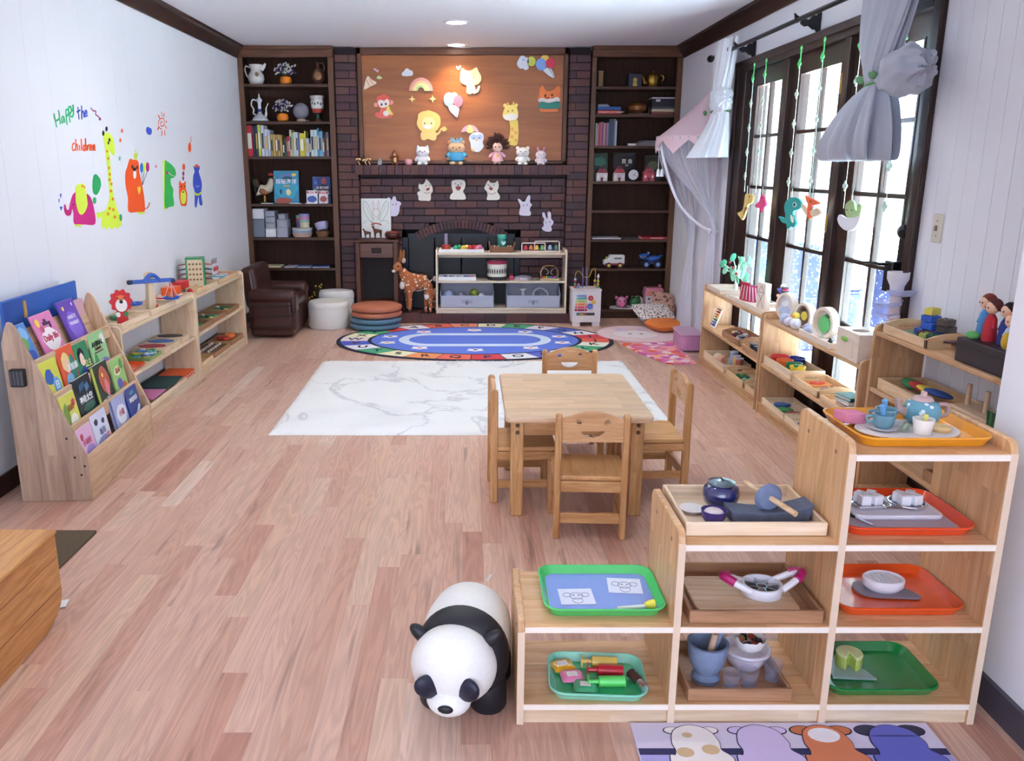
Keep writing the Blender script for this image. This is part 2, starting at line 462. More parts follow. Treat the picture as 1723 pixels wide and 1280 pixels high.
 # ---- back wall: panel, pilasters, chimney breast bricks
wb=struct(part('wall_back',MB().box(XL-.1,XR+.14,8.30,8.42,0,ZC).box(-1.19,1.12,8.13,8.30,.9,ZC).box(-1.19,-.60,8.13,8.30,0,.9).box(.50,1.12,8.13,8.30,0,.9),mat('20151a',.8)))
part('panel',MB().box(-1.0,.93,8.115,8.13,1.44,ZC),wood('a8642f','8c4c20','x',.35,.36),wb)
for q in((-1.0,-.955,1.44,ZC),(.885,.93,1.44,ZC),(-1.0,.93,2.40,ZC),(-1.0,.93,1.44,1.475)):
 part('panel_moulding',MB().box(q[0],q[1],8.085,8.13,q[2],q[3]),wood('6e4024','4a2816','z' if q[1]-q[0]<.1 else 'x',1,.4),wb,bev=.008)
BRK=[]
for c in('4c2c30','5a322e','40282e','5c3630','4c2a34'):BRK.append(mat(c,.55,var=.25,bump=.35,scale=60))
CACHE={}
def put_brick(parent,x0,x1,y0,y1,z0,z1,ry=0,name='brick'):
 w,d,h=round(x1-x0,3),round(y1-y0,3),round(z1-z0,3);ci=random.randrange(5)
 key=(w,d,h,ci)
 if key not in CACHE:
  me=MB().cbox(0,0,0,w,d,h).mesh('brick',False);me.materials.append(BRK[ci]);CACHE[key]=me
 o=bpy.data.objects.new(name,CACHE[key]);COL.objects.link(o);o.parent=parent
 o.location=((x0+x1)/2,(y0+y1)/2+random.uniform(-.003,.003),(z0+z1)/2);o.rotation_euler=(0,ry,0)
 return o
CH=.0685
for side in(-1,1):
 a,b_=(-1.19,-1.005)if side<0 else(.935,1.12)
 for r in range(36):
  z0=r*CH+.004
  if z0+CH>ZC:break
  if r%2:put_brick(wb,a,b_,8.035,8.14,z0,z0+CH-.009)
  else:
   mid=(a+.06)if side>0 else(b_-.06)
   put_brick(wb,a,mid-.004,8.035,8.14,z0,z0+CH-.009);put_brick(wb,mid+.004,b_,8.035,8.14,z0,z0+CH-.009)
part('mortar',MB().box(-1.186,-1.009,8.045,8.14,0,ZC-.01),mat('2a1f24',.9),wb)
part('mortar',MB().box(.939,1.116,8.045,8.14,0,ZC-.01),mat('2a1f24',.9),wb)
# ---- the fireplace
fp=thing('fireplace','dark brick fireplace with arched black firebox and raised hearth','fireplace',(0,0,0))
AX,AZ,RI,RO=-.05,.068,.785,.86  # arch centre and radii
for r in range(5,24):
 z0=.085+(r-5)*CH
 off=.1 if r%2 else 0
 x=-1.0-off
 while x<.93:
  a,b_=max(x,-1.0),min(x+.2,.93);x+=.2
  if b_-a<.02:continue
  cz=z0+CH/2
  # clip against the opening
  if cz<.81:
   l_,r_=AX-.56,AX+.56
  elif cz<AZ+RO:
   h=math.sqrt(max(0,RO**2-(cz-AZ)**2));h=min(h,.58);l_,r_=AX-h,AX+h
  else:l_,r_=9,9
  if a>l_ and b_<r_:continue
  if a<l_<b_:
   if b_>r_:put_brick(fp,r_+.004,b_-.004,8.10,8.14,z0,z0+CH-.009)
   b_=l_-.002
  elif a<r_<b_:a=r_+.002
  if b_-a>.02 and z0+CH<1.37:put_brick(fp,a+.004,b_-.004,8.10,8.14,z0,z0+CH-.009)
nA=26;half=math.radians(31)
for i in range(nA):
 t=-half+2*half*(i+.5)/nA
 rm=(RI+RO)/2
 o=put_brick(fp,-.5*2*half*rm/nA+.003,.5*2*half*rm/nA-.003,8.08,8.14,-.04,.04,0,'arch_brick')
 o.location=(AX+rm*math.sin(t),8.105,AZ+rm*math.cos(t));o.rotation_euler=(0,t,0)
FB=mat('121216',.7)
part('firebox',MB().box(-.62,-.60,8.13,8.55,.08,.95).box(.5,.52,8.13,8.55,.08,.95).box(-.62,.52,8.53,8.55,.08,.95).box(-.62,.52,8.13,8.55,.93,.95).box(-.62,.52,8.10,8.55,.06,.085),FB,fp)
mtl=mat('23262e',.35,.6)
part('fire_screen_frame',MB().box(-.61,-.56,8.09,8.12,.085,.80).box(.46,.51,8.09,8.12,.085,.80).box(-.61,.51,8.09,8.12,.765,.80),mtl,fp)
for x in(-.56,-.305,-.05,.205):part('fire_screen_pane',MB().box(x+.008,x+.247,8.098,8.106,.09,.765),mat('0b0d12',.45),fp)
part('arch_infill',MB().at((0,8.13,0),(PI/2,0,0)).prism([(AX-.5,.72)]+[(AX+(RI)*math.sin(-half+2*half*k/16),AZ+RI*math.cos(-half+2*half*k/16))for k in range(17)]+[(AX+.5,.72)],0,.02),FB,fp)
# mantel shelf of upright bricks
mo=part('mantel_core',MB().box(-1.03,.955,7.99,8.13,1.352,1.425),mat('2a1f24',.9),fp)
nm=27;w=1.985/nm
for i in range(nm):put_brick(fp,-1.03+i*w+.003,-1.03+(i+1)*w-.003,7.975,8.03,1.347,1.432,0,'mantel_brick')
part('mantel_slab',MB().box(-1.03,.955,7.98,8.13,1.42,1.430),mat('3c2622',.6,bump=.2),fp)
part('mantel_course',MB().box(-.99,.925,8.05,8.13,1.325,1.35),mat('2f2026',.8),fp)
part('hearth_core',MB().box(-1.03,.965,7.755,8.13,0,.082),mat('2a2228',.9),fp)
for i in range(10):put_brick(fp,-1.03+i*.1995+.003,-1.03+(i+1)*.1995-.003,7.745,7.95,.006,.087,0,'hearth_brick')
for i in range(10):put_brick(fp,-1.03+i*.1995+.003,-1.03+(i+1)*.1995-.003,7.956,8.10,.006,.087,0,'hearth_brick')
# ---- built-in bookcases
def bookcase(x0,x1,shelves,label):
 t=thing('bookcase',label,'bookcase',(0,0,0))
 Z,X_=BROWNZ2,BROWNX
 part('back_panel',MB().box(x0,x1,8.285,8.299,0,ZC),DK,t)
 for a,b_ in((x0,x0+.045),(x1-.05,x1)):
  part('stile',MB().box(a,b_,8.0,8.03,0,2.37),Z,t,bev=.003)
 part('side_panel',MB().box(x0,x0+.02,8.03,8.285,0,2.4),DK,t)
 part('side_panel',MB().box(x1-.02,x1,8.03,8.285,0,2.4),DK,t)
 part('header',MB().box(x0,x1,7.985,8.03,2.37,ZC-.002),X_,t,bev=.005)
 part('header_cap',MB().box(x0,x1,7.965,8.03,ZC-.035,ZC-.001),X_,t,bev=.006)
 part('plinth',MB().box(x0+.045,x1-.05,8.01,8.03,0,shelves[-1]-.02),DK,t)
 for z in shelves:part('shelf',MB().box(x0+.021,x1-.021,8.012,8.284,z-.024,z),SHF,t,bev=.002)
 return t
BROWNZ2=wood('6c4426','4a2a16','z',1,.42)
DK=wood('462816','2e170b','z',1,.8)
SHF=wood('583620','382010','x',1,.45)
LSH=(2.144,1.82,1.511,1.082,.769,.484,.118)
RSH=(2.123,1.882,1.606,1.287,1.022,.752,.478,.084)
bookcase(XL,-1.20,LSH,'tall dark built-in bookcase left of the fireplace')
bookcase(1.13,XR-.004,RSH,'tall dark built-in bookcase right of the fireplace')
# ---- french doors
FRAMEC=BROWNZ
dr=thing('door_1','dark brown french doors with glass panes and muntins','door');del dr['category'];struct(dr)
part('jamb',MB().box(XR-.022,XR+.14,6.13,6.33,0,2.12),FRAMEC,dr,bev=.006)
part('jamb',MB().box(XR-.022,XR+.14,3.66,3.735,0,2.12),FRAMEC,dr,bev=.006)
part('head',MB().box(XR-.022,XR+.14,3.735,6.13,2.05,2.12),BROWN,dr,bev=.006)
part('casing',MB().box(XR-.034,XR-.022,3.64,6.35,2.085,2.13),BROWN,dr,bev=.004)
part('casing',MB().box(XR-.034,XR-.022,6.27,6.34,0,2.085),FRAMEC,dr,bev=.004)
part('casing',MB().box(XR-.034,XR-.022,3.65,3.70,0,2.085),FRAMEC,dr,bev=.004)
part('mullion_post',MB().box(XR-.02,XR+.12,5.335,5.415,0,2.05),FRAMEC,dr,bev=.006)
part('mullion_post',MB().box(XR-.02,XR+.12,4.50,4.565,0,2.05),FRAMEC,dr,bev=.006)
part('threshold',MB().box(XR-.02,XR+.14,3.735,6.13,0,.02),BROWN,dr)
PANE=glass('f2fafa',.02,.03)
ROWS=[1.94,1.613,1.28,.945,.61,.28]
for(ya,yb,ga,gb,blu)in((5.415,6.13,5.495,5.97,0),(4.565,5.335,4.645,5.21,0),(3.735,4.50,3.83,4.38,0)):
 x0,x1=XR+.012,XR+.052
 leaf=part('door_leaf',MB().box(x0,x1,ya,ga,.02,2.05).box(x0,x1,gb,yb,.02,2.05).box(x0,x1,ga,gb,ROWS[0],2.05).box(x0,x1,ga,gb,.02,ROWS[-1]),FRAMEC,dr)
 gm=(ga+gb)/2
 part('muntin',MB().box(x0+.004,x1-.004,gm-.012,gm+.012,ROWS[-1],ROWS[0]),FRAMEC,leaf,bev=.004)
 for z in ROWS[1:-1]:part('muntin',MB().box(x0+.006,x1-.006,ga,gb,z-.011,z+.011),BROWN,leaf,bev=.004)
 for r in range(5):
  for a,b_ in((ga,gm-.012),(gm+.012,gb)):
   part('pane',MB().box(x0+.018,x0+.022,a,b_,ROWS[r+1]+.011,ROWS[r]-.011),PANE,leaf)
 for e_ in(ga,gb):
  part('glazing_bead',MB().box(x0-.004,x0+.004,e_-.009,e_+.009,.27,1.95),FRAMEC,leaf,bev=.003)
for z in(1.83,1.12):part('hinge',MB().cyl((XR-.012,4.578,z-.05),(XR-.012,4.578,z+.05),.008),mat('a8843c',.3,1),dr)
h=part('lock_box',MB().box(XR-.05,XR+.012,3.755,3.83,.86,1.0),mat('101014',.35),dr,bev=.006)
part('lever',MB().tube([(XR-.05,3.80,.985),(XR-.085,3.80,.985),(XR-.09,3.84,.985),(XR-.09,3.93,.978)],.008),mat('101014',.35),dr)
part('deadbolt',MB().lathe([(.0,0),(.03,0),(.032,.02),(.02,.032),(0.0,.034)],16),mat('121216',.3,.6),dr).matrix_local=Matrix.Translation((XR+.012,3.79,1.13))@Matrix.Rotation(-PI/2,4,'Y')
# light switch
sw=thing('switch_plate','beige light switch plate on the white board wall','switch',(XR-.002,3.512,1.106),0)
part('plate',MB().box(-.006,0,-.037,.037,0,.116),mat('d8d2c4',.4),sw,bev=.003)
part('toggle',MB().box(-.016,-.005,-.005,.005,.048,.07),mat('8a8478',.4),sw,bev=.002)
for z in(.028,.088):part('screw',MB().cyl((-.0075,0,z),(-.004,0,z),.004),mat('a09888',.3,.8),sw)
# ---- outside: patio, hedge, neighbour house
struct(part('floor_patio',MB().box(XR+.14,16,-6,24,-.12,-.04),mat('e4e4e4',.8,var=.1,scale=6)))
# ==== FURNITURE
def side_profile(d,h,r=.03):
 """side panel outline (depth, height) with rounded top corners"""
 pts=[(0,0)]
 for k in range(6):a=PI-PI/2*k/5;pts.append((r+r*math.cos(a),h-r+r*math.sin(a)))
 for k in range(6):a=PI/2-PI/2*k/5;pts.append((d-r+r*math.cos(a),h-r+r*math.sin(a)))
 return pts+[(d,0)]
def shelf_unit(label,loc,rz,L,levels,d=.24,top=.03,group=None,W=BIRCH):
 """open low shelf: two side panels, boards at the given heights (top faces), kick board"""
 t=thing('low_shelf',label,'shelf',loc,rz,group)
 h=levels[-1]+top
 for x in(0,L-.018):
  mb=MB();mb.M=Matrix.Translation((x,0,0))@Matrix(((0,0,1,0),(1,0,0,0),(0,1,0,0),(0,0,0,1)))
  mb.prism(side_profile(d,h),0,.018);part('side_panel',mb,W['z'],t,bev=.003)
  for zz in levels:
   part('screw_cap',MB().cyl((x-.0012 if x==0 else x+.018,.05,zz-.009),(x if x==0 else x+.0192,.05,zz-.009),.005,n=8),mat('b89468',.5),t)
 for z in levels:part('shelf_board',MB().box(.018,L-.018,.004,d,z-.018,z),W['x'],t,bev=.003)
 part('kick_board',MB().box(.018,L-.018,.012,.028,0,levels[0]-.018),W['x'],t)
 part('back_rail',MB().box(.018,L-.018,d-.014,d,levels[-1]-.07,levels[-1]-.018),W['x'],t)
 return t
SL=(.065,.315,.572)
HONEY={a:wood('deb68c','b98658',a,1.2,.42,.06)for a in 'xyz'}
shelf_unit('light wood low shelf against the left wall, nearest the brown armchair',(-1.81,5.565,0),PI/2,1.235,SL,.235,group='low toy shelves')
shelf_unit('light wood low shelf against the left wall, beside the book display',(-1.81,4.315,0),PI/2,1.235,SL,.235,group='low toy shelves')
shelf_unit('light wood low shelf under the far glass door, by the tent canopy',(1.72,6.06,0),-PI/2,1.225,(.065,.30,.565),.215,group='low toy shelves',W=HONEY)
shelf_unit('light wood low shelf under the middle glass door',(1.72,4.80,0),-PI/2,1.235,(.065,.30,.565),.215,group='low toy shelves',W=HONEY)
shelf_unit('taller light wood shelf against the white board wall',(1.71,3.47,0),-PI/2,1.20,(.065,.265,.505,.745),.22,group='low toy shelves',W=HONEY)
shelf_unit('white-edged wood shelf on the hearth in front of the fireplace',(-.285,7.76,.088),0,1.215,(.05,.302,.562),.28,group='low toy shelves',W={a:wood('f2e4d2','dcc4a4',a,1,.45)for a in 'xyz'})
# ---- stepped shelf at the front
SW={a:wood('e8c296','c8925c',a,1.4,.42,.06)for a in 'xyz'}
st=thing('stepped_shelf','stepped wooden display shelf of three rising columns in the foreground','shelf',(.13,1.90,0))
XS=(0,.392,.785,1.172)
TOPS=(.283,.508,.742)
def side_at(x,h,nm='side_panel'):
 mb=MB();mb.M=Matrix.Translation((x,0,0))@Matrix(((0,0,1,0),(1,0,0,0),(0,1,0,0),(0,0,0,1)))
 mb.prism(side_profile(.31,h,.03),0,.018);o=part(nm,mb,SW['z'],st,bev=.003)
 part('edge_band',MB().box(x,x+.018,-.0015,0,0,h-.032),mat('dcc4aa',.4),o)
 for y in(.07,.24):part('screw_cap',MB().cyl((x-.001,y,h-.05),(x,y,h-.05),.006,n=8),mat('8a6a4c',.4),o)
for x,h in zip(XS,(.30,.542,.775,.775)):side_at(x,h)
for c in range(3):
 a,b_=XS[c]+.018,XS[c+1]
 zs=[.06,.283,.508,.742][:c+2]
 for z in zs:
  o=part('shelf_board',MB().box(a,b_,0,.30,z-.018,z),SW['x'],st)
  part('edge_band',MB().box(a,b_,-.0018,0,z-.0165,z-.0015),PSTRIP,o)
part('kick_board',MB().box(.018,1.172,.008,.026,0,.042),BIRCH['x'],st)
# ---- children's table and four chairs
TW={a:wood('d9ac78','b27a44',a,1.6,.38,.055)for a in 'xyz'}
CW={a:wood('d8a873','a9713e',a,1.6,.38)for a in 'xyz'}
tb=thing('childrens_table','square light wood childrens table with chunky legs','table',(.452,3.548,0))
part('table_top',MB().prism(rrect(.592,.735,.03),.424,.45),wood('ecd2b4','d2aa82','x',1.6,.3,.055),tb,bev=.006,seg=3)
for sx in(-1,1):
 for sy in(-1,1):part('leg',MB().cbox(sx*.245,sy*.275,.212,.052,.052,.424),TW['z'],tb,bev=.006)
 part('apron',MB().cbox(sx*.245,0,.385,.02,.498,.07),TW['y'],tb)
for sy in(-1,1):part('apron',MB().cbox(0,sy*.275,.385,.438,.02,.07),TW['x'],tb)
for z in(.395,.365):
 for sx in(-1,1):part('bolt',MB().lathe([(0,-.004),(.007,-.004),(.009,0),(.009,.001)],10).at(),mat('6a5848',.35,.9),tb).matrix_local=Matrix.Translation((sx*.245,-.302,z))@Matrix.Rotation(-PI/2,4,'X')
def chair(label,loc,rz):
 t=thing('childrens_chair',label,'chair',loc,rz,'chairs around the childrens table')
 w=.128
 for s in(-1,1):
  mb=MB();poly=[(-.016,0),(.016,0),(.016,.485)]+[(.016*math.cos(PI*k/6),.492+.014*math.sin(PI*k/6))for k in range(7)]+[(-.016,.485)]
  mb.M=Matrix.Translation((s*w-.0125,0,0))@Matrix(((0,0,1,0),(1,0,0,0),(0,1,0,0),(0,0,0,1)))
  mb.prism(poly,0,.025);part('back_post',mb,CW['z'],t,bev=.004)
  part('front_leg',MB().cbox(s*(w+.006),.245,.117,.03,.03,.234),CW['z'],t,bev=.004)
  part('side_stretcher',MB().cbox(s*w,.125,.085,.016,.215,.035),CW['y'],t,bev=.003)
  part('seat_rail',MB().cbox(s*(w+.002),.125,.215,.018,.22,.036),CW['y'],t,bev=.002)
 part('rear_stretcher',MB().cbox(0,0,.085,.232,.016,.042),CW['x'],t,bev=.003)
 part('rear_rail',MB().cbox(0,0,.215,.232,.018,.042),CW['x'],t,bev=.003)
 part('front_rail',MB().cbox(0,.245,.215,.24,.018,.036),CW['x'],t,bev=.003)
 part('seat',MB().prism(rrect(.285,.262,.025,cy=.138),.236,.254),wood('e0b27c','bd8550','y',1.3,.34),t,bev=.004)
 # backrest with a smiling face cut through it
 top=[(.1155*(1-2*k/14),.484+.033*math.sin(PI*k/14))for k in range(15)]
 outer=[(-.1155,.398),(.1155,.398)]+top
 eyes=[circ(.0115,12,sx*.053,.476)for sx in(-1,1)]
 mouth=[(.044*math.cos(PI+PI*k/12),.441+.029*math.sin(PI+PI*k/12))for k in range(13)]
 mb=MB();mb.M=Matrix(((1,0,0,0),(0,0,-1,.009),(0,1,0,0),(0,0,0,1)))
 mb.holed(outer,eyes+[mouth],0,.018);part('backrest',mb,wood('dcae80','b98656','x',1.4,.38),t)
 return t
chair('small wooden chair with smiling back, nearest the camera, back to the viewer',(.478,3.035,0),math.radians(-3))
chair('small wooden chair at the left side of the table seen edge-on',(.115,3.53,0),-PI/2+.02)
chair('small wooden chair at the right side of the table',(.965,3.645,0),PI/2+.03)
chair('small wooden chair tucked behind the far side of the table',(.53,4.20,0),PI)
# ---- white shag rug
def rug_mat():
 m,nt,b,L=_new('white_pile');N=nt.nodes
 tc=N.new('ShaderNodeTexCoord');n=N.new('ShaderNodeTexNoise');n.inputs['Scale'].default_value=1.1;n.inputs['Detail'].default_value=5;n.inputs['Distortion'].default_value=1.2
 L.new(tc.outputs['Object'],n.inputs[0])
 s=N.new('ShaderNodeMath');s.operation='SUBTRACT';s.inputs[1].default_value=.5;L.new(n.outputs['Fac'],s.inputs[0])
 a=N.new('ShaderNodeMath');a.operation='ABSOLUTE';L.new(s.outputs[0],a.inputs[0])
 r=N.new('ShaderNodeValToRGB');e=r.color_ramp.elements;e[0].position=0;e[0].color=(*lin('d0cecf'),1);e[1].position=.014;e[1].color=(*lin('efedeb'),1)
 L.new(a.outputs[0],r.inputs[0])
 n2=N.new('ShaderNodeTexNoise');n2 .inputs['Scale'].default_value=1.8;n2 .inputs['Detail'].default_value=2;L.new(tc.outputs['Object'],n2 .inputs[0])
 r2=N.new('ShaderNodeValToRGB');e=r2 .color_ramp.elements;e[0].position=.52;e[0].color=(1,1,1,1);e[1].position=.75;e[1].color=(.88,.88,.90,1);L.new(n2 .outputs['Fac'],r2 .inputs[0])
 mm=N.new('ShaderNodeMixRGB');mm.blend_type='MULTIPLY';mm.inputs[0].default_value=1;L.new(r.outputs[0],mm.inputs[1]);L.new(r2 .outputs[0],mm.inputs[2])
 n3=N.new('ShaderNodeTexNoise');n3 .inputs['Scale'].default_value=260;n3 .inputs['Detail'].default_value=2;L.new(tc.outputs['Object'],n3 .inputs[0])
 bp=N.new('ShaderNodeBump');bp.inputs['Strength'].default_value=.6;bp.inputs['Distance'].default_value=.006;L.new(n3 .outputs['Fac'],bp.inputs['Height']);L.new(bp.outputs[0],b.inputs['Normal'])
 L.new(mm.outputs[0],b.inputs['Base Color']);b.inputs['Roughness'].default_value=.95;b.inputs['Sheen Weight'].default_value=.2
 return m
nx,ny=150,120;W_,D_=2.24,1.75
vs,fs=[],[]
for j in range(ny+1):
 for i in range(nx+1):
  e_=min(i,nx-i,j,ny-j)
  z=.024*min(1,(e_/3)**.6)+random.uniform(-.0025,.0025)*(1 if e_ else 0)
  k=.003 if e_<=1 else 0
  vs.append((-W_/2+W_*i/nx+random.uniform(-k,k),D_*j/ny+random.uniform(-k,k),z+.0015))
for j in range(ny):
 for i in range(nx):fs.append((j*(nx+1)+i,j*(nx+1)+i+1,(j+1)*(nx+1)+i+1,(j+1)*(nx+1)+i))
solo('shag_rug',MB().add(vs,fs),rug_mat(),'white rectangular shag rug with grey marble veins on the floor','rug',(.045,4.335,0))
# ---- oval alphabet rug
orug=thing('alphabet_rug','oval blue alphabet rug with coloured letter squares round its edge','rug',(.07,6.925,0))
def ering(a0,b0,a1,b1,t0=0,t1=2*PI,n=72):
 out=[(a1*math.cos(t0+(t1-t0)*k/n),b1*math.sin(t0+(t1-t0)*k/n))for k in range(n+1)]
 return out+[(a0*math.cos(t0+(t1-t0)*k/n),b0*math.sin(t0+(t1-t0)*k/n))for k in range(n,-1,-1)]
NAVY=mat('1c2038',.9)
part('border',MB().prism(circ(1.16,96,ry=.79),.001,.007),NAVY,orug)
SEGC=['f0ecf2','e2604e','e88a70','f2e8c0','4aa878','e8e4f2','5a68c8','f0ecf2','d8404a','e2604e','f2f0e0','4aa878','f0ecf2','5a68c8','f0ecf2','d8404a','e86a58','e8905c','f2e8c0','4aa878','f0ecf2','4a58c0','ead8dc','f2eec0','4aa878','d83c46']
for i in range(26):
# equal steps along the ellipse, clockwise from upper left
 t1=PI*.72-2*PI*i/26;t0=t1-2*PI/26
 sg=part('letter_square',MB().prism(ering(.90,.585,1.125,.755,t0+.004,t1-.004,6),.006,.0078),mat(SEGC[i],.9,bump=.1,scale=200),orug)
 tm=(t0+t1)/2
 up=0 if math.sin(tm)>-.35 else PI
 lettering('ABCDEFGHIJKLMNOPQRSTUVWXYZ'[i],.12,mat(['3a2030','5a2a20','203a30','2a2a50'][i%4],.9),sg,(1.01*math.cos(tm),.67*math.sin(tm),.0082),(0,0,0),.003,'letter')
part('field',MB().prism(circ(.868,80,ry=.558),.006,.0082),mat('5f79d6',.9,bump=.1,scale=200),orug)
def stad(a,b):return[(x+(a-b if x>0 else b-a),y)for x,y in circ(b,40)]
part('road_loop',MB().holed(stad(.64,.275),[stad(.555,.185)[::-1]],.0075,.0092),mat('d4e2f4',.9),orug)
for i in range(10):
 t=2*PI*(i+.5)/10;x,y=.76*math.cos(t),.42*math.sin(t)
 sc=[(0,.045),(.03,.03),(.06,.04),(.05,.0),(.07,-.025),(.03,-.03),(0,-.045),(-.03,-.03),(-.07,-.025),(-.05,.0),(-.06,.04),(-.03,.03)]
 c=part('printed_animal',MB().prism(smooth2([(x+u,y+v*1.2)for u,v in sc],3),.0078,.0094),mat('f4eef0',.9),orug)
 part('cheeks',MB().prism(circ(.02,10,x,y+.005),.009,.0098),mat(['e05a6a','3a3a5a','e8a050'][i%3],.9),c)
 # ---- book display stand
ds=thing('book_display','slanted wooden four-tier book display stand against the left wall','book stand',(-1.634,3.416,0),PI/2+math.radians(2.8))
# local: x along the front (0..0.87), y towards the wall
DSW={a:wood('e2c4a2','b88f6c',a,1.1,.45,.07)for a in 'xyz'}
prof=[(0,0),(0,.195),(.232,.765),(.245,.785),(.262,.79),(.272,.77),(.295,.70),(.295,0)]
for x in(0,.852):
 mb=MB();mb.M=Matrix.Translation((x,0,0))@Matrix(((0,0,1,0),(1,0,0,0),(0,1,0,0),(0,0,0,1)))
 sd=part('side_panel',mb.prism(prof,0,.018),wood('c8ab92','9c7f6c','z',1.1,.5,.06)if x==0 else DSW['z'],ds,bev=.003)
 if x==0:
  for y,z in((.075,.285),(.03,.12),(.012,.16),(.05,.20)):part('screw',MB().cyl((-.0015,y,z),(.001,y,z),.005,n=8),mat('3c3028',.4,.8),sd)
part('front_panel',MB().box(.018,.852,0,.018,0,.195),DSW['x'],ds,bev=.003)
TIERS=((.022,.13),(.075,.28),(.13,.425),(.185,.575))  # y of the ledge front, z of the ledge floor
for i,(y,z)in enumerate(TIERS):
 part('ledge',MB().box(.018,.852,y-.002,y+.05,z-.012,z),DSW['x'],ds)
 if i:part('lip',MB().box(.018,.852,y-.018,y-.003,z-.014,z+.05),DSW['x'],ds,bev=.003)
 part('tier_back',MB().at((0,y+.05,z),(-.33,0,0)).box(.018,.852,0,.008,-.005,.16),DSW['x'],ds)
 # books on the display
def cover_book(label,tier,x,w,h,col,art,txt=None,group='books on the display stand',th=.010):
 y,z=TIERS[tier]
 t=thing('picture_book',label,'book',(0,0,0),0,group)
 # place: local frame of the stand
 h*=1.1
 M=ds.matrix_basis@Matrix.Translation((x,y+(.026 if tier==3 else .007),z+.0025))@Matrix.Rotation(-.33 if tier==3 else-.175,4,'X')
 t.matrix_basis=M
 part('cover',MB().box(-w/2,w/2,-th/2,th/2,0,h),mat(col,.35,coat=.2),t,bev=.0015)
 part('pages',MB().box(-w/2+.004,w/2-.002,-th/2+.002,th/2-.002,h-.003,h+.0006),mat('f2eee4',.8),t)
 f=-th/2
 for k,(nm,c,pts)in enumerate(art):
  mb=MB();mb.M=Matrix.Translation((0,f-.0004-.0003*k,0))@Matrix(((w,0,0,0),(0,0,-1,0),(0,h,0,0),(0,0,0,1)))
  part(nm,mb.prism(pts,-.0002,.0003),mat(c,.4),t)
 if txt:
  for s_,size,c,(u,v)in txt:lettering(s_,size,mat(c,.4),t,(u*w,f-.0022,v*h),(PI/2,0,0),.0004)
 return t
def blob(cx,cy,rx,ry=None,n=14,j=.12,seed=1):
 r=random.Random(seed)
 return[(cx+rx*(1+r.uniform(-j,j))*math.cos(2*PI*k/n),cy+(ry or rx)*(1+r.uniform(-j,j))*math.sin(2*PI*k/n))for k in range(n)]
